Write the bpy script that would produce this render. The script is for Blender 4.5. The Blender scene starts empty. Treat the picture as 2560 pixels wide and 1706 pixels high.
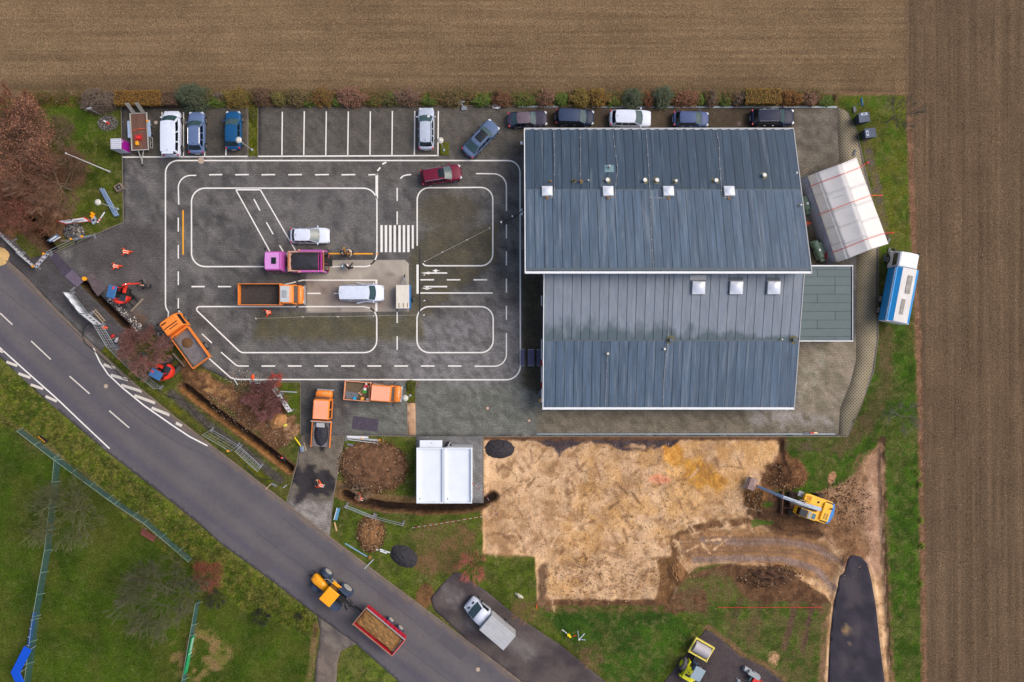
import bpy, math, random
import numpy as np
from mathutils import Vector, Matrix
from mathutils.geometry import delaunay_2d_cdt
random.seed(7)
sc = bpy.context.scene
COL = sc.collection
R = math.radians
H = 84.0      # camera height in metres
K = 22.0      # photo pixels per metre on the ground

# ---------------------------------------------------------------- camera, sky, sun, exposure
cd = bpy.data.cameras.new('camera'); cam = bpy.data.objects.new('camera', cd); COL.objects.link(cam)
cam.location = (0, 0, H); cam.rotation_euler = (0, 0, 0)
cd.sensor_width = 36; cd.lens = K*H/2560*36; cd.clip_start = 1; cd.clip_end = 2500
sc.camera = cam
world = bpy.data.worlds.new('World'); sc.world = world; world.use_nodes = True
wn = world.node_tree.nodes; wl = world.node_tree.links
sky = wn.new('ShaderNodeTexSky'); sky.sky_type = 'NISHITA'; sky.sun_disc = False
sky.sun_elevation = R(50); sky.sun_rotation = R(75); sky.air_density = 1.0; sky.dust_density = 6.0; sky.ozone_density = 1.0
wl.new(sky.outputs[0], wn['Background'].inputs[0]); wn['Background'].inputs[1].default_value = 0.15
sd_ = bpy.data.lights.new('sun', 'SUN'); sd_.energy = 1.15; sd_.angle = R(40); sd_.color = (1.0, 0.95, 0.88)
sun = bpy.data.objects.new('sun', sd_); COL.objects.link(sun); sun.rotation_euler = (0, R(40), R(15)); sun.location = (60, 20, 120)
sc.view_settings.view_transform = 'Standard'; sc.view_settings.look = 'None'
sc.view_settings.gamma = 1; sc.view_settings.use_curve_mapping = False; sc.view_settings.exposure = 0.06

# ---------------------------------------------------------------- helpers
def G(px, py, h=0.0):
    k = (H-h)/H/K
    return ((px-1280)*k, (853-py)*k)

def lin(c):
    return tuple(((v/255)/12.92 if v/255 <= .04045 else ((v/255+.055)/1.055)**2.4) for v in c[:3])

MATS = {}
def mat(name, col, rough=.65, metal=0., var=.12, scale=2.5, bump=0., bscale=25, coat=0., spec=.5, rnd=0., alpha=1., streak=None, layers=()):
    if name in MATS: return MATS[name]
    m = bpy.data.materials.new(name); m.use_nodes = True; MATS[name] = m
    nt = m.node_tree; N = nt.nodes; L = nt.links; b = N['Principled BSDF']
    b.inputs['Roughness'].default_value = rough; b.inputs['Metallic'].default_value = metal
    b.inputs['Specular IOR Level'].default_value = spec
    if coat: b.inputs['Coat Weight'].default_value = coat; b.inputs['Coat Roughness'].default_value = .08
    c = lin(col)
    geo = N.new('ShaderNodeNewGeometry')
    src = geo.outputs['Position']
    if streak:
        mp = N.new('ShaderNodeVectorMath'); mp.operation = 'MULTIPLY'; mp.inputs[1].default_value = streak
        L.new(src, mp.inputs[0]); src = mp.outputs[0]
    nz = N.new('ShaderNodeTexNoise'); nz.inputs['Scale'].default_value = scale; nz.inputs['Detail'].default_value = 6; nz.inputs['Roughness'].default_value = .65
    L.new(src, nz.inputs['Vector'])
    mr = N.new('ShaderNodeMapRange'); mr.inputs['From Min'].default_value = .25; mr.inputs['From Max'].default_value = .75
    mr.inputs['To Min'].default_value = 1-var; mr.inputs['To Max'].default_value = 1+var
    L.new(nz.outputs['Fac'], mr.inputs['Value'])
    val = mr.outputs[0]
    if rnd:
        oi = N.new('ShaderNodeObjectInfo'); r2 = N.new('ShaderNodeMapRange'); r2.inputs['To Min'].default_value = 1-rnd; r2.inputs['To Max'].default_value = 1+rnd
        L.new(oi.outputs['Random'], r2.inputs['Value']); mu = N.new('ShaderNodeMath'); mu.operation = 'MULTIPLY'
        L.new(val, mu.inputs[0]); L.new(r2.outputs[0], mu.inputs[1]); val = mu.outputs[0]
    vm = N.new('ShaderNodeVectorMath'); vm.operation = 'SCALE'; vm.inputs[0].default_value = c
    L.new(val, vm.inputs['Scale']); cur = vm.outputs[0]
    for lc, lv, lo, hi, amt in layers:      # further weathering: colour, stretch, noise window, strength
        mp = N.new('ShaderNodeVectorMath'); mp.operation = 'MULTIPLY'; mp.inputs[1].default_value = lv; L.new(geo.outputs['Position'], mp.inputs[0])
        n2 = N.new('ShaderNodeTexNoise'); n2.inputs['Scale'].default_value = 1; n2.inputs['Detail'].default_value = 5; n2.inputs['Roughness'].default_value = .65; L.new(mp.outputs[0], n2.inputs['Vector'])
        r3 = N.new('ShaderNodeMapRange'); r3.inputs['From Min'].default_value = lo; r3.inputs['From Max'].default_value = hi; r3.inputs['To Max'].default_value = amt; L.new(n2.outputs['Fac'], r3.inputs['Value'])
        mx = N.new('ShaderNodeMixRGB'); mx.inputs[2].default_value = (*lin(lc), 1); L.new(cur, mx.inputs[1]); L.new(r3.outputs[0], mx.inputs['Fac']); cur = mx.outputs[0]
    L.new(cur, b.inputs['Base Color'])
    if bump:
        bn = N.new('ShaderNodeTexNoise'); bn.inputs['Scale'].default_value = bscale; bn.inputs['Detail'].default_value = 4; L.new(geo.outputs['Position'], bn.inputs['Vector'])
        bp = N.new('ShaderNodeBump'); bp.inputs['Strength'].default_value = bump; bp.inputs['Distance'].default_value = .05
        L.new(bn.outputs['Fac'], bp.inputs['Height']); L.new(bp.outputs[0], b.inputs['Normal'])
    if alpha < 1: b.inputs['Alpha'].default_value = alpha
    return m

def attr_mat(name, rough=.9, noises=((9, .35), (40, .25)), bump=.4, bscale=12, brick=None, rowsx=None, spec=.3):
    """base colour from the mesh colour attribute, varied by procedural noise"""
    m = bpy.data.materials.new(name); m.use_nodes = True; MATS[name] = m
    nt = m.node_tree; N = nt.nodes; L = nt.links; b = N['Principled BSDF']
    b.inputs['Roughness'].default_value = rough; b.inputs['Specular IOR Level'].default_value = spec
    at = N.new('ShaderNodeVertexColor'); at.layer_name = 'Col'
    geo = N.new('ShaderNodeNewGeometry'); pos = geo.outputs['Position']
    cur = at.outputs['Color']; first = None
    for s, a in noises:
        v = pos
        if isinstance(s, tuple):
            mp = N.new('ShaderNodeVectorMath'); mp.operation = 'MULTIPLY'; mp.inputs[1].default_value = s; L.new(pos, mp.inputs[0]); v = mp.outputs[0]; sc_ = 1
        else: sc_ = s
        nz = N.new('ShaderNodeTexNoise'); nz.inputs['Scale'].default_value = sc_; nz.inputs['Detail'].default_value = 5; nz.inputs['Roughness'].default_value = .7; L.new(v, nz.inputs['Vector'])
        mr = N.new('ShaderNodeMapRange'); mr.inputs['From Min'].default_value = .2; mr.inputs['From Max'].default_value = .8; mr.inputs['To Min'].default_value = max(.05, 1-1.5*a); mr.inputs['To Max'].default_value = 1+1.5*a
        L.new(nz.outputs['Fac'], mr.inputs['Value'])
        vm = N.new('ShaderNodeVectorMath'); vm.operation = 'SCALE'; L.new(cur, vm.inputs[0]); L.new(mr.outputs[0], vm.inputs['Scale']); cur = vm.outputs[0]
        first = nz
    if brick:
        bw, bh, mort, dark, rot = brick
        mp = N.new('ShaderNodeMapping'); mp.inputs['Rotation'].default_value[2] = rot; L.new(pos, mp.inputs['Vector'])
        bt = N.new('ShaderNodeTexBrick'); bt.inputs['Scale'].default_value = 1; bt.inputs['Brick Width'].default_value = bw; bt.inputs['Row Height'].default_value = bh
        bt.inputs['Mortar Size'].default_value = mort; bt.inputs['Color1'].default_value = (1, 1, 1, 1); bt.inputs['Color2'].default_value = (.8, .8, .8, 1); bt.inputs['Mortar'].default_value = (dark, dark, dark, 1)
        L.new(mp.outputs[0], bt.inputs['Vector'])
        vm = N.new('ShaderNodeVectorMath'); vm.operation = 'MULTIPLY'; L.new(cur, vm.inputs[0]); L.new(bt.outputs['Color'], vm.inputs[1]); cur = vm.outputs[0]
    L.new(cur, b.inputs['Base Color'])
    if bump:
        bn = N.new('ShaderNodeTexNoise'); bn.inputs['Scale'].default_value = bscale; bn.inputs['Detail'].default_value = 5; L.new(pos, bn.inputs['Vector'])
        bp = N.new('ShaderNodeBump'); bp.inputs['Strength'].default_value = bump; bp.inputs['Distance'].default_value = .12
        L.new(bn.outputs['Fac'], bp.inputs['Height']); L.new(bp.outputs[0], b.inputs['Normal'])
    return m

def tag(o, label=None, cat=None, group=None, kind=None):
    if label: o['label'] = label
    if cat: o['category'] = cat
    if group: o['group'] = group
    if kind: o['kind'] = kind
    return o

def root(name, label, cat, px, py, ang=0, h=0, group=None, z=0.02):
    o = bpy.data.objects.new(name, None); COL.objects.link(o); o.empty_display_size = .3
    x, y = G(px, py, h); o.location = (x, y, z); o.rotation_euler = (0, 0, R(ang))
    return tag(o, label, cat, group)

class MB:
    def __init__(s, M=None): s.v = []; s.f = []; s.M = M; s.c = None
    def add(s, vs, fs, M=None):
        n = len(s.v)
        M = M if M is not None else s.M
        s.v += [tuple(M @ Vector(v)) for v in vs] if M is not None else [tuple(v) for v in vs]
        s.f += [tuple(i+n for i in f) for f in fs]
        return s
    def box(s, x, y, z, sx, sy, sz, rz=0, M=None, tx=1., ty=1.):
        a, b, c = sx/2, sy/2, sz/2
        vs = [(-a, -b, -c), (a, -b, -c), (a, b, -c), (-a, b, -c), (-a*tx, -b*ty, c), (a*tx, -b*ty, c), (a*tx, b*ty, c), (-a*tx, b*ty, c)]
        cr, sr = math.cos(rz), math.sin(rz)
        vs = [(x+p*cr-q*sr, y+p*sr+q*cr, z+r) for p, q, r in vs]
        return s.add(vs, [(0, 3, 2, 1), (4, 5, 6, 7), (0, 1, 5, 4), (1, 2, 6, 5), (2, 3, 7, 6), (3, 0, 4, 7)], M)
    def bar(s, p, q, w, t=None, n=4):
        """square or round bar between two points"""
        p, q = Vector(p), Vector(q); d = q-p
        if d.length < 1e-6: return s
        d.normalize(); up = Vector((0, 0, 1)) if abs(d.z) < .9 else Vector((0, 1, 0))
        u = d.cross(up).normalized(); v = u.cross(d); t = w if t is None else t
        vs = []
        for o, e in ((p, w), (q, t)):
            for k in range(n):
                a = 2*math.pi*(k+.5)/n; vs.append(o+(u*math.cos(a)+v*math.sin(a))*e*(.5 if n > 4 else .707))
        fs = [(k, (k+1) % n, n+(k+1) % n, n+k) for k in range(n)] + [tuple(range(n))[::-1], tuple(range(n, 2*n))]
        return s.add(vs, fs)
    def path(s, pts, w, n=5):
        for a, b in zip(pts[:-1], pts[1:]): s.bar(a, b, w, w, n)
        return s
    def cyl(s, x, y, z, r, h, n=16, r2=None, axis='z'):
        r2 = r if r2 is None else r2
        vs = []
        for k in range(2):
            for i in range(n):
                a = 2*math.pi*i/n; rr = (r, r2)[k]; p = (rr*math.cos(a), rr*math.sin(a), (k-.5)*h)
                if axis == 'y': p = (p[0], p[2], p[1])
                if axis == 'x': p = (p[2], p[0], p[1])
                vs.append((x+p[0], y+p[1], z+p[2]))
        return s.add(vs, [(i, (i+1) % n, n+(i+1) % n, n+i) for i in range(n)]+[tuple(range(n))[::-1], tuple(range(n, 2*n))])
    def prism(s, pts, z0, z1):
        n = len(pts); area = sum(pts[i][0]*pts[(i+1) % n][1]-pts[(i+1) % n][0]*pts[i][1] for i in range(n))
        if area < 0: pts = pts[::-1]
        vs = [(p[0], p[1], z0 if not hasattr(z0, '__len__') else z0[i]) for i, p in enumerate(pts)]+[(p[0], p[1], z1 if not hasattr(z1, '__len__') else z1[i]) for i, p in enumerate(pts)]
        return s.add(vs, [tuple(range(n))[::-1], tuple(range(n, 2*n))]+[(i, (i+1) % n, n+(i+1) % n, n+i) for i in range(n)])
    def loft(s, rings, cap=True, closed=True):
        n = len(rings[0]); vs = [p for r in rings for p in r]; fs = []
        for j in range(len(rings)-1):
            for i in range(n if closed else n-1):
                fs.append((j*n+i, j*n+(i+1) % n, (j+1)*n+(i+1) % n, (j+1)*n+i))
        if cap: fs += [tuple(range(n))[::-1], tuple(range((len(rings)-1)*n, len(rings)*n))]
        return s.add(vs, fs)
    def dome(s, x, y, z, rx, ry, rz, n=14, m=5, full=False, lump=0., seed=0):
        rg = random.Random(seed); vs = []; lo = -math.pi/2 if full else 0.
        for j in range(m):
            a = lo+(math.pi/2-lo)*j/m
            for i in range(n):
                b = 2*math.pi*i/n; q = 1+lump*(rg.random()-.5)
                vs.append((x+rx*math.cos(a)*math.cos(b)*q, y+ry*math.cos(a)*math.sin(b)*q, z+rz*math.sin(a)*q))
        vs.append((x, y, z+rz)); t = len(vs)-1
        fs = [(j*n+i, j*n+(i+1) % n, (j+1)*n+(i+1) % n, (j+1)*n+i) for j in range(m-1) for i in range(n)]+[((m-1)*n+i, (m-1)*n+(i+1) % n, t) for i in range(n)]
        return s.add(vs, fs)
    def build(s, name, m, parent=None, bevel=0, smooth=False, subd=0, solid=0):
        me = bpy.data.meshes.new(name); me.from_pydata(s.v, [], s.f); me.update()
        if m: me.materials.append(m)
        if smooth: me.polygons.foreach_set('use_smooth', [True]*len(me.polygons))
        o = bpy.data.objects.new(name, me); COL.objects.link(o)
        if parent: o.parent = parent
        if solid: md = o.modifiers.new('s', 'SOLIDIFY'); md.thickness = solid; md.offset = 0
        if bevel: md = o.modifiers.new('b', 'BEVEL'); md.width = bevel; md.segments = 2; md.limit_method = 'ANGLE'
        if subd: md = o.modifiers.new('d', 'SUBSURF'); md.levels = subd; md.render_levels = subd
        return o

def fixn(o):
    import bmesh
    bm = bmesh.new(); bm.from_mesh(o.data); bmesh.ops.recalc_face_normals(bm, faces=bm.faces); bm.to_mesh(o.data); bm.free()
    return o

def Bx(par, name, m, *a, bevel=0, **k): return MB().box(*a, **k).build(name, m, par, bevel=bevel)

def copy_tree(o, parent=None):
    c = o.copy(); COL.objects.link(c); c.parent = parent
    for ch in list(o.children): copy_tree(ch, c)
    return c

def np_mesh(name, V, F, m, col=None, smooth=False, parent=None):
    """V (n,3), F (k,3|4) numpy"""
    me = bpy.data.meshes.new(name); k = F.shape[1]
    me.vertices.add(len(V)); me.vertices.foreach_set('co', V.astype(np.float32).ravel())
    me.loops.add(F.size); me.loops.foreach_set('vertex_index', F.astype(np.int32).ravel())
    me.polygons.add(len(F)); me.polygons.foreach_set('loop_start', np.arange(0, F.size, k, dtype=np.int32))
    me.update(calc_edges=True)
    if smooth: me.polygons.foreach_set('use_smooth', np.ones(len(F), dtype=bool))
    if col is not None:
        a = me.color_attributes.new('Col', 'FLOAT_COLOR', 'POINT'); c4 = np.ones((len(V), 4), np.float32); c4[:, :3] = col; a.data.foreach_set('color', c4.ravel())
    me.materials.append(m)
    o = bpy.data.objects.new(name, me); COL.objects.link(o)
    if parent: o.parent = parent
    return o

# ---- numpy noise and painting in photo-pixel ground coordinates
_T = np.random.default_rng(3).random((256, 256))
def vnoise(x, y, s, seed=0):
    x = x/s+seed*17.3; y = y/s+seed*31.7; xi = np.floor(x).astype(int); yi = np.floor(y).astype(int); fx = x-xi; fy = y-yi
    fx = fx*fx*(3-2*fx); fy = fy*fy*(3-2*fy); a = _T[xi & 255, yi & 255]; b = _T[(xi+1) & 255, yi & 255]; c = _T[xi & 255, (yi+1) & 255]; d = _T[(xi+1) & 255, (yi+1) & 255]
    return (a*(1-fx)+b*fx)*(1-fy)+(c*(1-fx)+d*fx)*fy
def fbm(x, y, s, seed=0, o=4):
    r = 0; a = .5; t = 0
    for i in range(o): r = r+a*vnoise(x, y, s/2**i, seed+i); t += a; a *= .55
    return r/t
def sdist(poly, x, y):
    """signed distance, positive inside"""
    d = np.full(x.shape, 1e9); ins = np.zeros(x.shape, bool); n = len(poly)
    for i in range(n):
        (x0, y0), (x1, y1) = poly[i], poly[(i+1) % n]
        ex, ey = x1-x0, y1-y0; wx, wy = x-x0, y-y0
        t = np.clip((wx*ex+wy*ey)/(ex*ex+ey*ey+1e-9), 0, 1)
        d = np.minimum(d, (wx-ex*t)**2+(wy-ey*t)**2)
        if y0 != y1: ins ^= ((y0 > y) != (y1 > y)) & (x < (x1-x0)*(y-y0)/(y1-y0)+x0)
    d = np.sqrt(d); return np.where(ins, d, -d)
def ldist(pl, x, y):
    d = np.full(x.shape, 1e9)
    for (x0, y0), (x1, y1) in zip(pl[:-1], pl[1:]):
        ex, ey = x1-x0, y1-y0; wx, wy = x-x0, y-y0; t = np.clip((wx*ex+wy*ey)/(ex*ex+ey*ey+1e-9), 0, 1)
        d = np.minimum(d, (wx-ex*t)**2+(wy-ey*t)**2)
    return np.sqrt(d)
def smooth(v): v = np.clip(v, 0, 1); return v*v*(3-2*v)

class Paint:
    def __init__(s, x, y):
        s.x = x; s.y = y; s.c = np.zeros((len(x), 3)); s.seed = 0
    def base(s, c): s.c[:] = lin(c)
    def _sel(s, pts, m):
        a = np.array(pts); return np.nonzero((s.x > a[:, 0].min()-m) & (s.x < a[:, 0].max()+m) & (s.y > a[:, 1].min()-m) & (s.y < a[:, 1].max()+m))[0]
    def put(s, i, m, c, c2, ts):
        s.seed += 3
        C = np.array(lin(c))[None]
        if c2 is not None: t = smooth(fbm(s.x[i], s.y[i], ts, s.seed)*2.2-.6)[:, None]; C = C*(1-t)+np.array(lin(c2))[None]*t
        m = m[:, None]; s.c[i] = s.c[i]*(1-m)+C*m
    def area(s, poly, c, c2=None, ts=25, soft=5, warp=6, ws=25, a=1., patch=None):
        i = s._sel(poly, soft+warp+2); 
        if not len(i): return
        s.seed += 1; x, y = s.x[i], s.y[i]
        d = sdist(poly, x, y)+(fbm(x, y, ws, s.seed+50)-.5)*2*warp
        m = smooth(d/soft+.5)*a
        if patch: m = m*smooth((fbm(x, y, patch[0], s.seed+90)-patch[1])*patch[2]+.5)
        s.put(i, m, c, c2, ts)
    def blob(s, cx, cy, rx, ry, c, c2=None, ang=0, **k):
        ca, sa = math.cos(R(ang)), math.sin(R(ang))
        s.area([(cx+rx*math.cos(t)*ca-ry*math.sin(t)*sa, cy+rx*math.cos(t)*sa+ry*math.sin(t)*ca) for t in [j*math.pi/8 for j in range(16)]], c, c2, **k)
    def line(s, pl, w, c, c2=None, ts=20, soft=3, warp=2, ws=15, a=1., patch=None):
        i = s._sel(pl, w+soft+warp); 
        if not len(i): return
        s.seed += 1; x, y = s.x[i], s.y[i]
        d = w/2-ldist(pl, x, y)+(fbm(x, y, ws, s.seed+50)-.5)*2*warp; m = smooth(d/soft+.5)*a
        if patch: m = m*smooth((fbm(x, y, patch[0], s.seed+90)-patch[1])*patch[2]+.5)
        s.put(i, m, c, c2, ts)

def sheet(name, poly, z, m, holes=(), grid=.6, thick=.04, paint=None, parent=None, kind='structure'):
    P = [G(*p) for p in poly]; pts = []; edges = []
    def loop(Q):
        b = len(pts)
        for i in range(len(Q)):
            (x0, y0), (x1, y1) = Q[i], Q[(i+1) % len(Q)]; k = max(1, int(math.hypot(x1-x0, y1-y0)/max(grid, .6)))
            for j in range(k): pts.append((x0+(x1-x0)*j/k, y0+(y1-y0)*j/k))
        n = len(pts)-b; edges.extend((b+i, b+(i+1) % n) for i in range(n))
    loop(P); HS = [[G(*p) for p in h] for h in holes]
    for h in HS: loop(h)
    A = np.array(P); gx, gy = np.meshgrid(np.arange(A[:, 0].min(), A[:, 0].max(), grid), np.arange(A[:, 1].min(), A[:, 1].max(), grid)); gx = gx.ravel(); gy = gy.ravel()
    ok = sdist(P, gx, gy) > grid*.3
    for h in HS: ok &= sdist(h, gx, gy) < -grid*.3
    pts += list(zip(gx[ok], gy[ok]))
    r = delaunay_2d_cdt([Vector(p) for p in pts], edges, [], 0, 1e-4)
    V = np.array([tuple(v) for v in r[0]]); F = np.array(r[2])
    c = V[F].mean(axis=1); ok = sdist(P, c[:, 0], c[:, 1]) > 0
    for h in HS: ok &= sdist(h, c[:, 0], c[:, 1]) < 0
    F = F[ok]
    a = V[F]; cr = (a[:, 1, 0]-a[:, 0, 0])*(a[:, 2, 1]-a[:, 0, 1])-(a[:, 1, 1]-a[:, 0, 1])*(a[:, 2, 0]-a[:, 0, 0])
    F = F[np.abs(cr) > 1e-8]; cr = cr[np.abs(cr) > 1e-8]; F[cr < 0] = F[cr < 0][:, ::-1]
    V3 = np.column_stack([V, np.full(len(V), z)])
    # skirt
    from collections import Counter
    cn = Counter(); 
    for f in F.tolist():
        for i in range(3): cn[(f[i], f[(i+1) % 3])] += 1
    bd = [(p, q) for (p, q) in cn if (q, p) not in cn]
    n = len(V3); V3 = np.vstack([V3, V3-[0, 0, thick]]); sk = []
    for p, q in bd: sk += [(q, p, p+n), (q, p+n, q+n)]
    F = np.vstack([F, np.array(sk)]) if sk else F
    col = None
    if paint:
        pt = Paint(V3[:, 0]*K+1280, 853-V3[:, 1]*K); paint(pt); col = pt.c
    o = np_mesh(name, V3, F, m, col, parent=parent)
    if not parent: tag(o, kind=kind)
    return o
# ---------------------------------------------------------------- regions (photo pixels on the ground)
KERB = [(-160, 500), (-60, 590), (22, 657), (62, 692), (130, 765), (200, 835), (250, 882), (330, 955), (430, 1038), (520, 1108), (620, 1185), (716, 1260), (830, 1348), (950, 1440), (1060, 1522), (1180, 1612), (1310, 1712), (1480, 1850)]
ROADSW = [(1180, 1850), (1010, 1716), (890, 1610), (790, 1537), (650, 1430), (560, 1366), (500, 1312), (400, 1232), (270, 1132), (150, 1030), (95, 982), (30, 922), (-60, 835), (-160, 745)]
ROAD = KERB+ROADSW
YARD = [(303, 266), (620, 266), (620, 392), (645, 392), (645, 265), (2095, 268), (2118, 280), (2142, 330), (2160, 420), (2180, 500), (2193, 600), (2193, 850), (2182, 930), (2152, 1015), (2118, 1090), (1208, 1091), (1040, 1091), (862, 1089), (752, 1088),
        (752, 956), (640, 955), (575, 952), (520, 925), (480, 905), (440, 862), (400, 838), (350, 842), (300, 878), (262, 866), (250, 882), (200, 835), (130, 765), (62, 692), (22, 657), (-60, 590), (-90, 540), (0, 578), (30, 597), (76, 645), (130, 634), (235, 588), (309, 556), (306, 400)]
DRIVE = [(752, 1088), (861, 1089), (834, 1240), (824, 1343), (716, 1260), (742, 1160), (750, 1100)]
PAD = [(1040, 1091), (1208, 1091), (1208, 1258), (1040, 1258)]
SLAB = [(762, 651), (1012, 650), (1022, 660), (1023, 779), (1013, 779), (762, 783)]
LOT = [(1085, 1525), (1076, 1497), (1100, 1466), (1135, 1432), (1150, 1432), (1180, 1455), (1215, 1478), (1290, 1540), (1400, 1612), (1530, 1718), (1640, 1800), (1440, 1820), (1310, 1712), (1180, 1612)]
LOT2 = [(1765, 1573), (1800, 1596), (1850, 1640), (1910, 1668), (1965, 1710), (2050, 1800), (1560, 1800), (1660, 1706), (1683, 1676), (1720, 1630)]
PATH = [(792, 1540), (800, 1575), (798, 1610), (790, 1650), (780, 1800), (836, 1800), (843, 1660), (852, 1628), (890, 1610)]
FIELD = [(-900, -900), (3400, -900), (3400, 2600), (2340, 2600), (2312, 1706), (2305, 1500), (2303, 1250), (2300, 1100), (2297, 950), (2290, 800), (2280, 600), (2270, 400), (2264, 236), (1500, 232), (900, 232), (300, 236), (0, 246), (-900, 250)]
SAND = [(1208, 1093), (1958, 1093), (1962, 1150), (1975, 1185), (1960, 1205), (1905, 1225), (1900, 1290), (1960, 1325), (2060, 1335), (2110, 1300), (2140, 1230), (2180, 1130), (2200, 1112), (2205, 1250), (2212, 1450), (2222, 1600), (2228, 1800), (2060, 1800),
        (2068, 1600), (2080, 1510), (2066, 1490), (1990, 1440), (1900, 1415), (1790, 1408), (1740, 1420), (1700, 1450), (1672, 1512), (1345, 1513), (1337, 1392), (1207, 1385)]
ASPH = [(2130, 1390), (2152, 1394), (2168, 1410), (2180, 1450), (2192, 1520), (2200, 1600), (2214, 1720), (2222, 1800), (2062, 1800), (2070, 1706), (2074, 1600), (2083, 1515), (2096, 1470), (2100, 1440), (2112, 1432), (2120, 1400)]
TA = [(50, 520), (85, 565), (112, 602), (135, 632), (205, 705), (265, 765), (330, 832)]
TB = [(462, 968), (520, 1015), (600, 1075), (680, 1135), (725, 1172)]
TC = [(862, 1236), (905, 1255), (960, 1266), (1060, 1273), (1150, 1271), (1200, 1262), (1233, 1243)]

# ---------------------------------------------------------------- open ground: one fine grid, cut into field, lawn and dug area
st = .16
gx = np.arange(-68, 68.01, st); gy = np.arange(-47, 47.01, st); NX, NY = len(gx), len(gy)
XX, YY = np.meshgrid(gx, gy); X = XX.ravel(); Y = YY.ravel(); px = X*K+1280; py = 853-Y*K
P = Paint(px, py)
P.base((72, 86, 30))
big = [(-900, -900), (3400, -900), (3400, 2600), (-900, 2600)]
P.area(big, (92, 100, 38), (60, 74, 24), ts=60, warp=0)
P.area(big, (96, 86, 54), None, warp=0, a=.55, patch=(38, .54, 6))
P.area(big, (116, 112, 62), None, warp=0, a=.5, patch=(14, .6, 9))
# sports lawn, lower left
lawn = [(-900, 1060), (0, 1062), (100, 1130), (160, 1150), (300, 1260), (500, 1412), (530, 1460), (600, 1480), (800, 1600), (800, 2000), (-900, 2000)]
P.area(lawn, (68, 88, 24), (54, 72, 20), ts=70, soft=20, warp=10)
P.area(lawn, (84, 84, 36), None, soft=14, a=.4, patch=(60, .58, 8))
P.blob(500, 1640, 80, 70, (112, 108, 56), (140, 112, 80), ts=20, soft=30, warp=22, a=.8, patch=(20, .5, 5))
P.blob(230, 1280, 130, 60, (70, 76, 28), None, ang=35, soft=40, a=.6)
# road verge with taller yellow-green grass
verge = [(-900, 880), (-20, 905), (95, 990), (270, 1140), (500, 1320), (650, 1440), (800, 1550), (800, 1600), (600, 1520), (430, 1400), (280, 1260), (150, 1140), (60, 1080), (-900, 900)]
P.area(verge, (102, 114, 40), (74, 92, 32), ts=16, soft=10)
P.area(verge, (124, 116, 66), None, soft=14, a=.55, patch=(11, .57, 10))
P.line([(0, 1045), (90, 1100), (160, 1150), (330, 1290), (420, 1360)], 14, (128, 116, 84), (90, 88, 50), soft=10, warp=6, a=.7)
P.area([(855, 1610), (900, 1612), (1040, 1740), (840, 1760)], (100, 112, 44), (60, 80, 26), ts=14, soft=10)
P.line([(790, 1560), (782, 1640), (770, 1720)], 16, (96, 96, 50), (120, 100, 70), soft=10)
# left grass around the trees
P.area([(0, 240), (120, 240), (310, 250), (310, 556), (240, 590), (80, 640), (0, 600)], (82, 92, 34), (60, 72, 24), ts=25, soft=12)
P.blob(200, 300, 90, 50, (70, 92, 26), None, soft=30, a=.7)
P.blob(235, 520, 70, 60, (84, 96, 32), (66, 78, 24), soft=30, a=.8)
for b in ((60, 470, 95, 110), (100, 580, 60, 50), (30, 560, 60, 50), (150, 445, 70, 35), (50, 330, 70, 90)):
    P.blob(*b, (104, 76, 62), (84, 66, 52), soft=34, warp=20, a=.9, ts=14)
P.blob(125, 560, 50, 42, (112, 84, 60), (84, 64, 48), soft=14, warp=10, ts=10)
P.blob(268, 308, 24, 20, (98, 92, 86), (72, 68, 62), soft=3, warp=1, ts=6)
P.line([(30, 585), (85, 640)], 34, (84, 92, 34), (66, 70, 32), soft=8)
P.blob(150, 325, 38, 32, (88, 76, 52), None, soft=24, a=.7)
# hedge strip
P.area([(0, 236), (2230, 236), (2230, 268), (0, 268)], (78, 88, 32), (92, 78, 40), ts=18, soft=4, warp=3)
P.area([(60, 238), (2200, 238), (2200, 252), (60, 252)], (86, 70, 46), None, soft=8, patch=(22, .5, 8))
P.area([(622, 266), (644, 266), (644, 391), (622, 391)], (88, 92, 22), (66, 74, 16), ts=10, soft=2, warp=1)
# middle patch between road and yard
mid = [(345, 845), (400, 835), (440, 860), (480, 905), (520, 925), (575, 952), (640, 955), (752, 956), (750, 1090), (742, 1160), (716, 1258), (620, 1180), (430, 1035), (330, 950), (262, 868)]
P.area(mid, (82, 90, 36), (70, 72, 34), ts=25, soft=5, warp=2)
P.line([(262, 872), (340, 945), (440, 1025), (540, 1100), (700, 1225)], 10, (98, 98, 24), (74, 84, 22), soft=5)
P.line([(430, 985), (520, 1060), (640, 1150), (700, 1200)], 20, (86, 80, 76), (72, 68, 62), soft=6, warp=5, ts=10)
P.area([(455, 900), (500, 925), (560, 955), (650, 965), (720, 990), (740, 1090), (690, 1130), (640, 1080), (560, 1020), (470, 960), (440, 920)], (112, 82, 60), (88, 64, 46), ts=16, soft=9, warp=12)
P.area([(460, 905), (510, 930), (560, 960), (600, 1000), (560, 1010), (480, 950)], (168, 130, 88), (120, 86, 56), ts=12, soft=9, warp=9, patch=(18, .46, 5))
P.blob(700, 1045, 42, 26, (128, 98, 72), (92, 66, 50), soft=12, warp=8, ts=10)
P.blob(725, 1075, 30, 20, (176, 142, 110), (110, 80, 58), soft=10, warp=9, ts=8)
P.area([(700, 960), (750, 960), (750, 1030), (720, 1040)], (76, 92, 28), None, soft=6)
P.area([(580, 952), (690, 956), (690, 985), (590, 985)], (92, 82, 60), (70, 66, 44), ts=8, soft=6)
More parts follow.
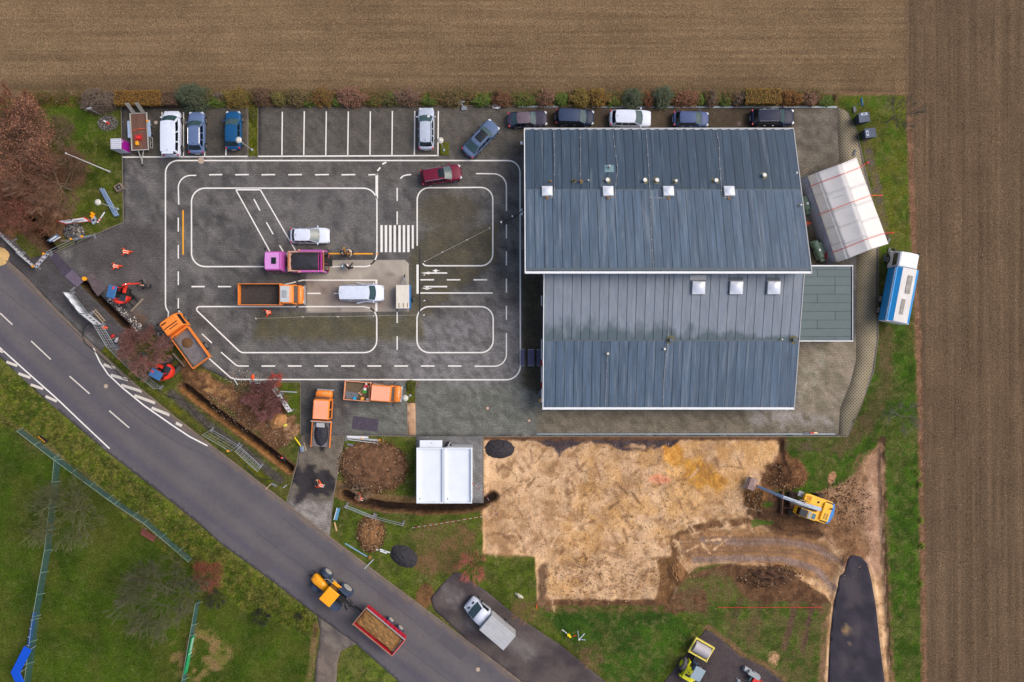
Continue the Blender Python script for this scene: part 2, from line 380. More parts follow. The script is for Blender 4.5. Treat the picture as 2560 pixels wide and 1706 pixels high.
# south triangle by the road
tri = [(862, 1092), (1040, 1092), (1040, 1258), (1208, 1258), (1208, 1390), (1337, 1395), (1342, 1515), (1672, 1515), (1765, 1570), (1660, 1706), (1530, 1712), (1290, 1538), (1140, 1430), (1070, 1500), (1090, 1540), (1060, 1520), (830, 1348), (836, 1240)]
P.area(tri, (84, 98, 34), (66, 80, 28), ts=22, soft=4, warp=2)
P.blob(935, 1170, 86, 74, (110, 88, 56), (86, 84, 40), soft=14, warp=8, ts=12)
P.blob(1110, 1375, 92, 60, (112, 88, 62), (90, 86, 46), ang=-30, soft=24, warp=26, ts=14)
P.blob(1090, 1330, 70, 26, (106, 92, 60), (88, 90, 44), ang=-8, soft=20, warp=16, ts=12)
P.line([(850, 1225), (900, 1248), (1000, 1262), (1150, 1262), (1225, 1245)], 44, (124, 98, 70), (100, 82, 54), soft=9, warp=7, ts=12)
P.blob(885, 1225, 40, 18, (64, 58, 48), None, soft=16, warp=8, a=.8)
P.blob(1060, 1490, 22, 34, (120, 88, 58), (92, 70, 48), ang=20, soft=8, warp=6)
P.line([(835, 1355), (950, 1445), (1060, 1525)], 12, (104, 100, 52), (116, 104, 72), soft=6)
P.area([(1350, 1518), (1665, 1518), (1700, 1530), (1560, 1545), (1350, 1530)], (110, 88, 66), (78, 82, 36), ts=14, soft=6, warp=6)
P.blob(1315, 1530, 40, 24, (112, 96, 60), (90, 92, 44), ang=30, soft=16, warp=10, a=.8)
P.blob(1480, 1645, 34, 40, (112, 92, 64), None, ang=-30, soft=20, warp=10, a=.6)
P.area([(1350, 1530), (1680, 1530), (1740, 1570), (1640, 1700), (1540, 1706), (1440, 1620)], (66, 94, 30), (48, 74, 26), ts=40, soft=14, warp=10)
# grass south-east of the dug area
se = [(1672, 1512), (1700, 1450), (1760, 1420), (1830, 1430), (1845, 1500), (2080, 1505), (2075, 1600), (2070, 1712), (1960, 1706), (1860, 1640), (1770, 1570)]
P.area(se, (74, 96, 34), (66, 80, 34), ts=22, soft=6)
P.area([(1672, 1476), (1768, 1476), (1770, 1530), (1672, 1532)], (100, 82, 64), (74, 78, 38), ts=10, soft=6, warp=5)
P.blob(1920, 1440, 90, 34, (74, 54, 40), (100, 74, 50), soft=12, warp=14, ts=10)
for a, b in (((1995, 1470), (1960, 1620)), ((2035, 1480), (2005, 1625)), ((1850, 1500), (1820, 1600)), ((1905, 1490), (1875, 1600))):
    P.line([a, ((a[0]+b[0])/2+3, (a[1]+b[1])/2), b], 15, (98, 76, 64), (78, 62, 50), soft=4, warp=5, ts=8, a=.95 if a[0] > 1950 else .6)
P.line([(1770, 1575), (1850, 1632), (1960, 1700)], 22, (126, 98, 74), (92, 86, 50), soft=9, warp=6, ts=9)
P.area([(1640, 1500), (1672, 1478), (1700, 1440), (1770, 1420), (1850, 1405), (1990, 1436), (2085, 1480), (2082, 1530), (2040, 1528), (1990, 1512), (1870, 1500), (1840, 1470), (1780, 1476), (1768, 1530), (1680, 1534)], (110, 82, 60), (82, 60, 44), ts=12, soft=12, warp=20)
P.area([(1700, 1446), (1830, 1440), (1845, 1500), (1770, 1510), (1766, 1474), (1700, 1474)], (78, 98, 34), (88, 84, 46), ts=10, soft=8, warp=8)
P.area(se, (104, 88, 62), None, soft=14, a=.6, patch=(20, .5, 6))
P.blob(1934, 1650, 13, 20, (184, 146, 112), (90, 90, 46), soft=5, warp=7, ts=8)
P.line([(2070, 1520), (2062, 1600), (2055, 1706)], 20, (126, 100, 76), (88, 86, 48), soft=8, warp=6)
# grass island north-east of excavator
P.area([(1960, 1095), (2120, 1092), (2150, 1030), (2190, 900), (2200, 700), (2240, 700), (2290, 900), (2300, 1200), (2310, 1800), (2225, 1800), (2212, 1450), (2203, 1120), (2140, 1180), (2070, 1250), (1960, 1240), (1950, 1200)], (70, 98, 30), (54, 78, 24), ts=26, soft=7)
P.area([(1960, 1096), (2080, 1096), (2060, 1130), (1965, 1125)], (88, 80, 60), (74, 84, 34), ts=14, soft=10, warp=5)
P.line([(2215, 830), (2215, 960), (2185, 1030), (2150, 1080), (2100, 1120)], 40, (96, 84, 58), (78, 78, 44), soft=22, warp=14, ts=14)
P.line([(2165, 1150), (2150, 1190), (2130, 1220)], 40, (124, 92, 72), (80, 90, 40), soft=9, warp=14, ts=10)
P.blob(2080, 1195, 10, 18, (168, 126, 96), ang=15, soft=4, warp=4)
P.line([(2205, 1100), (2205, 1300), (2214, 1500), (2226, 1800)], 18, (88, 64, 50), (66, 50, 40), soft=5, warp=4, ts=10)
P.line([(2216, 1250), (2226, 1500), (2236, 1800)], 8, (120, 92, 70), (80, 90, 36), soft=5, warp=5, ts=10)
# strip right of the yard, upper part
P.area([(2090, 236), (2264, 236), (2270, 400), (2284, 680), (2210, 700), (2195, 560), (2165, 400), (2120, 275)], (74, 96, 30), (92, 96, 36), ts=24, soft=6)
P.line([(2165, 360), (2185, 430), (2200, 520), (2215, 590)], 22, (92, 84, 78), (98, 92, 52), soft=7, warp=8, ts=14)
P.line([(2200, 690), (2200, 760), (2200, 820)], 30, (70, 74, 34), (56, 60, 30), soft=14, warp=8)  # shade left of the tarpaulin truck, painted into the grass colour
for ls, th, cc in ((30, .57, (92, 88, 50)), (11, .62, (112, 108, 66)), (18, .60, (50, 62, 26))):   # uneven turf everywhere
    gm = (P.c[:, 1] > P.c[:, 0]*1.05)*smooth((fbm(px, py, ls, ls+7)-th)*9+.5)*(.42-.27*smooth(sdist(lawn, px, py)/20)); P.c = P.c*(1-gm[:, None])+np.array(lin(cc))[None]*gm[:, None]
# ploughed field
fmask = (sdist(FIELD, px, py)+(fbm(px, py, 22, 9)-.5)*6)
fm = smooth(fmask/4+.5)
right = smooth((px-2262)/6+.5)
streak_t = .5*vnoise(px/70, py, 3.2, 2)+.3*vnoise(px/40, py, 7, 5)+.2*vnoise(px/30, py, 24, 6)
streak_r = .5*vnoise(px, py/70, 3.2, 12)+.3*vnoise(px, py/40, 9, 15)+.2*vnoise(px, py/40, 30, 16)
s_ = (1-right)*streak_t+right*streak_r
lf = fbm(px, py, 160, 21)
fc = np.array(lin((122, 103, 78)))[None]*(1-lf[:, None])+np.array(lin((112, 93, 70)))[None]*lf[:, None]
fc = fc*(1-right[:, None]*np.array([.31, .31, .25]))
fc = fc*(.70+.60*s_)[:, None]*(.84+.32*fbm(px, py, 60, 31))[:, None]
fc[:, 1] *= .985
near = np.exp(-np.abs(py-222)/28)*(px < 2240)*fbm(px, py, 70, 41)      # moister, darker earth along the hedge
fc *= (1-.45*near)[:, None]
for bx in range(2300, 2700, 39): fc *= (1+.10*np.exp(-((px-bx-(py-200)*.015)/3.)**2)*right)[:, None]
fc *= (1+.22*np.exp(-((px-2267)/4.)**2)*(py < 240))[:, None]
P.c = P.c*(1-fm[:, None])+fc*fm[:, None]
P.line([(2272, 300), (2282, 560), (2293, 800), (2299, 1000), (2305, 1300), (2310, 1706)], 14, (138, 104, 82), (110, 80, 62), soft=8, warp=5, ts=10, a=.8)
P.line([(2080, 236), (2264, 236)], 8, (128, 98, 78), None, soft=6, a=.6)
# dug sandy area
P.area(SAND, (212, 177, 138), (188, 153, 116), ts=26, soft=4, warp=3, ws=14)
P.area(SAND, (146, 112, 80), None, soft=8, a=.75, patch=(15, .56, 9))
P.area(SAND, (166, 130, 92), (150, 116, 84), soft=14, a=.6, warp=20, patch=(70, .53, 5))
P.area(SAND, (214, 180, 146), None, soft=8, a=.5, patch=(34, .55, 6))
P.area([(1480, 1092), (1960, 1092), (1960, 1200), (1860, 1220), (1700, 1330), (1500, 1400), (1450, 1500), (1345, 1505), (1400, 1350)], (198, 152, 92), None, soft=40, a=.5, warp=40, ws=60, patch=(40, .48, 4))
P.blob(1680, 1130, 22, 42, (214, 160, 84), (186, 130, 60), ang=-25, soft=12, warp=14, ts=14)
P.blob(1760, 1190, 60, 34, (196, 144, 66), (164, 118, 62), ang=20, soft=22, warp=22, ts=14)
P.blob(1650, 1200, 30, 10, (220, 150, 118), (214, 130, 100), soft=8, warp=8, ts=8, a=.8)
P.blob(1690, 1180, 26, 14, (226, 178, 118), None, soft=10, warp=8, a=.8)
P.area([(1280, 1094), (1720, 1094), (1700, 1110), (1640, 1122), (1560, 1130), (1520, 1112), (1460, 1108), (1420, 1120), (1400, 1140), (1380, 1118), (1320, 1104)], (84, 72, 74), (64, 56, 60), ts=12, soft=5, warp=12, ws=22)
P.line([(1208, 1096), (1960, 1096)], 12, (116, 84, 62), (90, 66, 52), soft=6, warp=5, ts=14)
P.line([(1345, 1508), (1672, 1508)], 14, (112, 82, 58), (86, 64, 48), soft=6, warp=4, ts=12)
P.line([(1358, 1420), (1356, 1505)], 22, (124, 98, 76), (104, 82, 64), soft=8, warp=8, ts=12)
P.area([(1640, 1400), (1700, 1390), (1725, 1440), (1690, 1470), (1672, 1515), (1640, 1500), (1650, 1450)], (124, 92, 62), (104, 76, 50), ts=14, soft=8, warp=8)
P.line([(1690, 1400), (1684, 1350), (1730, 1325), (1800, 1310), (1900, 1300), (1960, 1310)], 18, (120, 88, 62), (96, 70, 48), soft=8, warp=8, ts=12)
P.area([(1700, 1340), (1780, 1325), (1960, 1325), (2060, 1350), (2100, 1400), (2080, 1470), (1990, 1432), (1900, 1410), (1780, 1404), (1715, 1404)], (160, 122, 86), (132, 100, 72), ts=14, soft=12, warp=8)
for pl in ([(1760, 1352), (1850, 1358), (1960, 1356), (2040, 1370), (2110, 1410)], [(1740, 1402), (1850, 1398), (1960, 1400), (2040, 1425), (2085, 1470)]):
    P.line(pl, 16, (140, 122, 116), (124, 104, 94), soft=6, warp=3, ts=10, a=.85)
P.blob(1980, 1185, 40, 40, (120, 86, 62), (90, 62, 44), soft=14, warp=12, ts=10)
P.line([(1955, 1096), (1958, 1180)], 14, (70, 50, 40), (96, 70, 50), soft=5, warp=3)
P.area([(1880, 1215), (1960, 1240), (2060, 1270), (2110, 1300), (2070, 1345), (1960, 1340), (1890, 1310), (1860, 1270)], (108, 80, 58), (84, 62, 46), ts=14, soft=12, warp=12)
P.blob(1888, 1245, 28, 32, (160, 116, 66), (120, 84, 52), soft=10, warp=10, ts=8)
for g in ((1918, 1262, 16, 8), (1912, 1308, 22, 8), (1890, 1310, 12, 10)): P.blob(*g, (78, 100, 36), soft=5, warp=5)
P.area([(2060, 1290), (2130, 1290), (2130, 1340), (2080, 1360)], (120, 84, 58), (150, 110, 80), ts=14, soft=14, warp=10)
P.area([(2120, 1250), (2185, 1135), (2198, 1120), (2203, 1400), (2188, 1450), (2160, 1400), (2130, 1330)], (186, 152, 128), (158, 124, 102), ts=14, soft=8, warp=6)
for a, b in (((2110, 1310), (2140, 1370)), ((2095, 1318), (2124, 1375))): P.line([a, b], 8, (112, 82, 62), soft=4, warp=2)
P.area([(2040, 1230), (2100, 1215), (2150, 1165), (2185, 1110), (2205, 1100), (2206, 1300), (2170, 1380), (2120, 1390), (2060, 1350)], (128, 98, 74), (160, 128, 100), ts=18, soft=16, warp=22)
P.area([(2150, 1240), (2196, 1130), (2203, 1300), (2206, 1440), (2190, 1430)], (184, 150, 124), (156, 122, 98), ts=16, soft=18, warp=14)
P.line([(2080, 1290), (2110, 1330), (2135, 1385)], 70, (142, 108, 78), (112, 82, 60), soft=26, warp=22, ts=16)
P.area([(1950, 1130), (1995, 1150), (2010, 1190), (1985, 1225), (1940, 1225), (1900, 1240), (1900, 1190)], (124, 90, 64), (92, 64, 46), ts=12, soft=14, warp=16)
for o in (0, 9, 26, 35):   # wheel ruts curving to the asphalt
    P.line([(1700+o*.2, 1352+o), (1800, 1346+o), (1900, 1345+o), (2000, 1352+o), (2070, 1372+o), (2112-o*.3, 1410+o*.8)], 5, (118, 92, 76), None, soft=3, warp=2, a=.7)
rr = random.Random(5)
for k in range(260):   # scrape and tooth marks of the digger
    x0 = rr.uniform(1220, 1880); y0 = rr.uniform(1110, 1500)
    a = rr.choice([-50, 50, 60, 5, 80, -20])+rr.uniform(-15, 15); l = rr.uniform(8, 42)
    if sdist(SAND, np.array([x0]), np.array([y0]))[0] < 12: continue
    P.line([(x0, y0), (x0+l*math.cos(R(a)), y0+l*math.sin(R(a)))], rr.uniform(2, 7), rr.choice([(134, 102, 74), (150, 116, 84), (120, 90, 66), (214, 178, 140)]), soft=4, warp=4, ws=8, a=rr.uniform(.5, .95))
# trench earth
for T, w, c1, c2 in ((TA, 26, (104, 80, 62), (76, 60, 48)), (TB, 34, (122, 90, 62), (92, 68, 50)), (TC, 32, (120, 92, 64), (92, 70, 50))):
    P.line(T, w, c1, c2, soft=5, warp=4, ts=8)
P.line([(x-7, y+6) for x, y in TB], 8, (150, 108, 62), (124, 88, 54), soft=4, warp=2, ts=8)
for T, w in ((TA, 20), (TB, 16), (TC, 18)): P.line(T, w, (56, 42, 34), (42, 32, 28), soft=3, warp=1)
col = P.c
# heights
Z = (fbm(px, py, 40, 61)-.5)*.10+(fbm(px, py, 9, 63)-.5)*.05
Z += fm*((s_-.5)*.10+(fbm(px, py, 6, 65)-.5)*.06)
ms = smooth(sdist(SAND, px, py)/7+.3); Z = Z*(1-ms)+ms*(-.28+(fbm(px, py, 26, 67)-.5)*.28+(fbm(px, py, 8, 68)-.5)*.12)
vm_ = smooth(sdist(verge, px, py)/20); Z += vm_*.10*fbm(px, py, 10, 70)
for cx, cy, rx, ry, hh in ((1980, 1180, 40, 38, .5), (1925, 1440, 90, 30, .55), (500, 945, 60, 28, .35), (700, 1040, 44, 28, .35), (725, 1078, 30, 20, .3), (125, 560, 45, 38, .3), (1690, 1430, 22, 34, .35), (2070, 1300, 34, 22, .25)):
    d = ((px-cx)/rx)**2+((py-cy)/ry)**2; Z += hh*smooth(1-d)*(.7+.6*fbm(px, py, 9, 71))
for poly in (YARD, DRIVE, PAD, ROAD, LOT, LOT2, PATH, ASPH):
    d = sdist(poly, px, py); t = smooth((d+3)/4); Z = Z*(1-t)-.07*t
    e = smooth((d+16)/14)*(1-t); Z = Z*(1-e)+.0*e
for T, w, dp in ((TA, 21, 1.5), (TB, 17, 1.0), (TC, 20, .8)):
    d = ldist(T, px, py)+(fbm(px, py, 9, 73)-.5)*2.2; t = smooth((w/2-d)/3.4+.5); Z = Z*(1-t)-dp*t*(1-.12*fbm(px, py, 14, 75))
V = np.column_stack([X, Y, Z])
I = np.arange(NX*NY).reshape(NY, NX); Q = np.stack([I[:-1, :-1], I[:-1, 1:], I[1:, 1:], I[1:, :-1]], -1).reshape(-1, 4)
qx = px[Q].mean(1); qy = py[Q].mean(1)
inf = sdist(FIELD, qx, qy)+(fbm(qx, qy, 22, 9)-.5)*6 > 0
ins = (sdist(SAND, qx, qy) > 0) & ~inf
g_field = attr_mat('ploughed earth', noises=((6, .55), (13, .5), (1.5, .12)), bump=.8, bscale=9, spec=.08)
g_grass = attr_mat('grass turf', noises=((5, .5), (11, .55), (1.4, .2)), bump=.9, bscale=9, spec=.05)
g_sand = attr_mat('sandy subsoil', noises=((5, .2), (11, .26), (1.2, .12)), bump=.9, bscale=5, spec=.1)
def cut(name, sel, m):
    f = Q[sel]; u, inv = np.unique(f, return_inverse=True)
    return tag(np_mesh(name, V[u], inv.reshape(-1, 4), m, col[u], smooth=True), kind='structure')
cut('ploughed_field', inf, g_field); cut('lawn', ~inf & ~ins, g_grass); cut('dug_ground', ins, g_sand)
def pick(cx, cy):   # ground colour and height near a photo pixel
    ix = np.clip(((cx-1280)/K+68)/st, 0, NX-1).astype(int); iy = np.clip(((853-cy)/K+47)/st, 0, NY-1).astype(int)
    k = iy*NX+ix; return col[k], Z[k]
# countryside beyond
ox0, ox1, oy0, oy1 = gx[0], gx[-1], gy[0], gy[-1]; B = 900
oc = MB()
MO = mat('far earth', (112, 92, 72), .95, var=.25, scale=.2, bump=.5, bscale=3)
MG = mat('far grass', (74, 88, 34), .95, var=.3, scale=.3, bump=.5, bscale=3)
def rect(mb, x0, y0, x1, y1, z=-.02): mb.add([(x0, y0, z), (x1, y0, z), (x1, y1, z), (x0, y1, z)], [(0, 1, 2, 3)])
o1 = MB(); rect(o1, -B, oy1, B, B); rect(o1, ox1, -B, B, oy1); tag(o1.build('distant_field', MO), kind='structure')
o2 = MB(); rect(o2, -B, -B, ox0, oy1); rect(o2, ox0, -B, ox1, oy0); tag(o2.build('distant_grassland', MG), kind='structure')

# ---------------------------------------------------------------- hard surfaces
def paint_yard(p):
    p.base((90, 88, 86)); b = [(-500, 0), (2700, 0), (2700, 1800), (-500, 1800)]
    p.area(b, (100, 98, 97), (82, 81, 82), ts=30, warp=0)
    p.area(b, (120, 117, 114), None, warp=0, a=.6, patch=(26, .57, 7))
    p.area(b, (62, 60, 60), None, warp=0, a=.5, patch=(16, .6, 8))
    p.area([(640, 440), (960, 440), (960, 620), (640, 620)], (108, 106, 106), None, soft=40, warp=30, a=.6, patch=(30, .5, 5))
    p.area([(303, 266), (1330, 266), (1330, 392), (303, 392)], (86, 80, 72), (68, 66, 62), ts=26, soft=14)
    p.area([(1280, 266), (2110, 266), (2110, 330), (1280, 330)], (82, 70, 56), (70, 60, 50), ts=30, soft=20)
    p.area([(0, 600), (130, 640), (400, 830), (300, 900), (0, 640)], (80, 77, 80), (70, 67, 68), ts=30, soft=14)
    p.area([(940, 810), (1320, 760), (1330, 970), (980, 970)], (134, 132, 134), (96, 94, 95), ts=9, soft=40, warp=30, ws=60, a=.9)
    p.area([(640, 840), (960, 800), (960, 940), (660, 940)], (112, 110, 108), (86, 84, 84), ts=9, soft=40, warp=30, a=.7)
    p.area([(640, 266), (1300, 266), (1300, 460), (640, 460)], (104, 100, 95), (80, 77, 74), ts=10, soft=30, warp=20, a=.6)
    p.area([(1000, 960), (1400, 960), (1400, 1090), (860, 1090), (900, 1000)], (116, 118, 112), (92, 94, 88), ts=9, soft=24, warp=14)
    p.area([(1340, 1025), (2120, 1025), (2120, 1090), (1340, 1090)], (124, 116, 102), (98, 92, 78), ts=9, soft=16, warp=8)
    p.area([(1840, 1022), (2140, 990), (2140, 1060), (1900, 1070)], (150, 144, 140), None, soft=14, warp=12, a=.8, patch=(13, .52, 6))
    p.area([(1990, 850), (2190, 850), (2150, 1050), (1990, 1030)], (146, 134, 120), (114, 108, 92), ts=12, soft=16, warp=10)
    p.area([(2000, 900), (2060, 870), (2060, 980), (2000, 1000)], (150, 148, 134), None, soft=12, warp=10, a=.7, patch=(7, .5, 8))
    p.area([(1985, 266), (2100, 270), (2140, 420), (2060, 600), (1985, 600)], (114, 108, 98), (88, 82, 74), ts=16, soft=16, warp=12)
    p.area([(1995, 560), (2110, 620), (2110, 664), (2030, 664)], (76, 72, 58), (64, 60, 50), ts=20, soft=14, warp=10)
    p.area([(1302, 690), (1356, 690), (1356, 1000), (1306, 960)], (74, 68, 54), (62, 60, 50), ts=20, soft=20, warp=10)  # low building's shade plus moss, painted dark along its west wall
    p.area([(640, 785), (1060, 785), (1060, 850), (640, 850)], (92, 86, 58), (78, 76, 58), ts=26, soft=22, warp=14, a=.8)
    p.area([(1030, 600), (1070, 580), (1240, 560), (1240, 650), (1060, 790), (1024, 790), (1024, 650)], (92, 84, 58), (76, 72, 58), ts=22, soft=18, warp=12, a=.7)
    p.blob(1120, 530, 80, 50, (84, 78, 62), None, soft=40, a=.7)
    p.area([(150, 560), (410, 560), (410, 800), (250, 740)], (94, 90, 90), (78, 74, 74), ts=40, soft=40)
    p.blob(372, 830, 30, 22, (66, 60, 58), None, soft=14, warp=8, a=.8)
    p.blob(340, 800, 26, 20, (100, 76, 58), None, soft=12, warp=8, a=.7)
    p.area([(760, 960), (830, 960), (830, 1085), (756, 1085)], (78, 78, 76), (68, 68, 66), ts=16, soft=10)
    p.line([(700, 630), (790, 645), (960, 650)], 30, (70, 66, 66), None, soft=14, a=.6)
    p.c *= 1.14   # dry block paving
m_pave = attr_mat('concrete block paving', rough=.8, noises=((1.2, .10), (5, .22), (10, .34)), bump=.3, bscale=14, spec=.2, brick=(.4, .2, .03, .72, 0))
HOLE = [(198, 710), (212, 697), (262, 748), (338, 824), (326, 838), (256, 768)]
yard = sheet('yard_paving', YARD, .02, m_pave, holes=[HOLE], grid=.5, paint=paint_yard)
def paint_drive(p):
    p.base((124, 114, 102)); p.area([(700, 1080), (870, 1080), (870, 1350), (700, 1350)], (132, 122, 110), (104, 98, 90), ts=12, warp=0)
    p.area([(700, 1250), (840, 1260), (840, 1350), (740, 1300)], (170, 164, 160), (126, 120, 116), ts=8, soft=18, warp=14)
    p.blob(786, 1206, 72, 34, (48, 45, 50), (66, 62, 64), ang=14, soft=9, warp=22, ws=16, ts=12)
    p.blob(750, 1245, 12, 26, (60, 56, 60), None, ang=40, soft=8, warp=8)
    p.blob(806, 1122, 8, 10, (54, 50, 52), None, soft=5, warp=4)
m_drive = attr_mat('driveway block paving', rough=.85, noises=((4, .12), (10, .25)), bump=.25, bscale=18, brick=(.36, .2, .05, .62, .15))
sheet('driveway', DRIVE, .018, m_drive, grid=.3, paint=paint_drive)
def paint_pad(p): p.base((132, 132, 134)); p.area(PAD, (142, 142, 146), (112, 112, 112), ts=12, warp=0)
sheet('garage_forecourt', PAD, .018, m_drive, grid=.4, paint=paint_pad)
def paint_slab(p):
    p.base((158, 150, 140)); p.area(SLAB, (168, 160, 148), (142, 134, 126), ts=30, warp=0)
    p.area([(762, 700), (1000, 700), (1000, 770), (762, 770)], (136, 124, 116), (150, 140, 130), ts=22, soft=20, warp=16)
    for q in ((780, 706, 10, 8), (808, 726, 8, 9), (975, 688, 12, 9), (848, 775, 6, 6)): p.blob(*q, (106, 92, 82), soft=8, warp=5, a=.6)
m_conc = attr_mat('screeded concrete', rough=.75, noises=((2, .06), (12, .08), (50, .08)), bump=.1)
sheet('concrete_slab', SLAB, .026, m_conc, grid=.4, paint=paint_slab)
def paint_road(p):
    p.base((96, 93, 98)); b = [(-500, 300), (1700, 300), (1700, 2000), (-500, 2000)]
    p.area(b, (98, 95, 99), (90, 87, 93), ts=70, warp=0)
    d = ldist(KERB, p.x, p.y)
    for off, w, cc, a in ((28, 22, (84, 80, 90), .4), (60, 20, (106, 100, 100), .45), (92, 16, (86, 83, 94), .5), (118, 20, (105, 100, 101), .4), (146, 14, (78, 76, 92), .6), (172, 30, (90, 86, 94), .4)):
        m = np.exp(-((d-off)/w*1.6)**2)*a*(.6+.8*fbm(p.x, p.y, 60, 44+off)); m = np.clip(m, 0, 1)[:, None]
        p.c = p.c*(1-m)+np.array(lin(cc))[None]*m
    m = np.clip((d < 11)*.8, 0, 1)[:, None]*(.5+.5*fbm(p.x, p.y, 12, 5))[:, None]; p.c = p.c*(1-m)+np.array(lin((118, 104, 94)))[None]*m
    p.area([(780, 1500), (900, 1560), (900, 1620), (780, 1560)], (84, 80, 84), None, soft=12, warp=8, a=.7)
m_road = attr_mat('worn asphalt', rough=.85, noises=((1.5, .08), (8, .16), (18, .2)), bump=.2, bscale=30, spec=.2)
road = sheet('road', ROAD, .0, m_road, grid=.45, paint=paint_road)
def paint_lot(p):
    p.base((84, 76, 76)); p.area([(900, 1300), (2200, 1300), (2200, 1900), (900, 1900)], (90, 82, 80), (70, 63, 66), ts=30, warp=0)
    for q in ((1130, 1490, 30, 24), (1300, 1610, 50, 26), (1170, 1560, 20, 14)): p.blob(*q, (128, 122, 122), (96, 90, 90), ang=30, soft=20, warp=20, ts=5, a=.6)
    p.area(LOT2, (62, 55, 60), (76, 68, 70), ts=26, soft=12, warp=4, ws=12)
    p.line([(1775, 1640), (1750, 1706)], 8, (54, 48, 54), soft=8, a=.7)
m_lot = attr_mat('rolled tarmac', rough=.85, noises=((3, .12), (9, .25), (18, .25)), bump=.3, bscale=30, spec=.2)
sheet('parking_bay', LOT, .006, m_lot, grid=.4, paint=paint_lot)
sheet('tarmac_patch', LOT2, .03, m_lot, grid=.4, paint=paint_lot)
def paint_path(p): p.base((112, 100, 92)); p.area(PATH, (120, 108, 100), (96, 88, 84), ts=14, warp=0); p.area([(780, 1500), (900, 1580), (900, 1640), (780, 1600)], (88, 82, 82), (120, 112, 104), ts=10, soft=12, warp=9)
sheet('footpath', PATH, -.004, m_lot, grid=.4, paint=paint_path)
# tan bedding strip and mossy planting strips
def paint_t(p): p.base((192, 156, 124)); p.area([(1010, 1000), (1050, 1000), (1050, 1100), (1010, 1100)], (198, 162, 132), (170, 134, 104), ts=10, warp=0)
m_tan = attr_mat('tan bedding grit', noises=((8, .12), (40, .15)), bump=.3)
sheet('grit_strip', [(1018, 1008), (1038, 1008), (1040, 1088), (1020, 1088)], .028, m_tan, grid=.4, paint=paint_t)
# loose fresh asphalt on the dug ground
def paint_as(p): p.base((50, 47, 58)); p.area(ASPH, (58, 54, 66), (42, 40, 52), ts=24, warp=0); p.area([(2110, 1420), (2140, 1410), (2160, 1500), (2150, 1700), (2110, 1700), (2100, 1500)], (84, 76, 78), None, soft=22, a=.5, patch=(40, .5, 5)); p.blob(2115, 1575, 10, 12, (140, 116, 84), soft=6, warp=6); p.line([(2120, 1545), (2128, 1620)], 20, (110, 96, 80), soft=4, warp=4, patch=(5, .66, 14))
m_as = attr_mat('loose black asphalt', rough=.8, noises=((4, .12), (22, .3)), bump=.8, bscale=14)
sheet('asphalt_layer', [(x+random.uniform(-2, 2), y+random.uniform(-2, 2)) for x, y in ASPH], .0, m_as, grid=.35, thick=.35, paint=paint_as)
# lattice grass pavers
m_lat = bpy.data.materials.new('grass paver lattice'); m_lat.use_nodes = True
N = m_lat.node_tree.nodes; L = m_lat.node_tree.links; b_ = N['Principled BSDF']; b_.inputs['Roughness'].default_value = .9
ge = N.new('ShaderNodeNewGeometry'); mp = N.new('ShaderNodeMapping'); mp.inputs['Rotation'].default_value[2] = R(45); mp.inputs['Scale'].default_value = (3.9, 3.9, 3.9); L.new(ge.outputs['Position'], mp.inputs['Vector'])
bt = N.new('ShaderNodeTexBrick'); bt.offset = 0; bt.inputs['Scale'].default_value = 1; bt.inputs['Brick Width'].default_value = 1; bt.inputs['Row Height'].default_value = 1; bt.inputs['Mortar Size'].default_value = .26; bt.inputs['Mortar Smooth'].default_value = .4
bt.inputs['Color1'].default_value = (*lin((86, 80, 62)), 1); bt.inputs['Color2'].default_value = (*lin((94, 88, 64)), 1); bt.inputs['Mortar'].default_value = (*lin((142, 132, 112)), 1)
L.new(mp.outputs[0], bt.inputs['Vector']); nz = N.new('ShaderNodeTexNoise'); nz.inputs['Scale'].default_value = .35; nz.inputs['Detail'].default_value = 5; L.new(ge.outputs['Position'], nz.inputs['Vector'])
mr = N.new('ShaderNodeMapRange'); mr.inputs['From Min'].default_value = .3; mr.inputs['From Max'].default_value = .7; mr.inputs['To Min'].default_value = .7; mr.inputs['To Max'].default_value = 1.25; L.new(nz.outputs['Fac'], mr.inputs['Value'])
vm = N.new('ShaderNodeVectorMath'); vm.operation = 'SCALE'; L.new(bt.outputs['Color'], vm.inputs[0]); L.new(mr.outputs[0], vm.inputs['Scale']); L.new(vm.outputs[0], b_.inputs['Base Color'])
sheet('grass_paver_strip', [(2094, 270), (2114, 277), (2139, 330), (2157, 420), (2177, 500), (2190, 600), (2190, 850), (2179, 930), (2149, 1015), (2116, 1087), (2096, 1087), (2100, 1020), (2125, 960), (2140, 900), (2142, 560), (2100, 440), (2094, 330)], .027, m_lat, grid=2)
def paint_m(p): p.base((86, 90, 22)); p.area([(600, 200), (1100, 200), (1100, 1100), (600, 1100)], (96, 98, 24), (62, 68, 16), ts=7, warp=0)
m_moss = attr_mat('moss cushion', noises=((9, .3), (40, .4)), bump=.9, bscale=14)
for q in (((1098, 356), (1123, 356), (1122, 389), (1099, 389)), ((1015, 955), (1038, 955), (1038, 1008), (1018, 1006))):
    sheet('moss_bed', q, .06, m_moss, grid=.25, paint=paint_m)

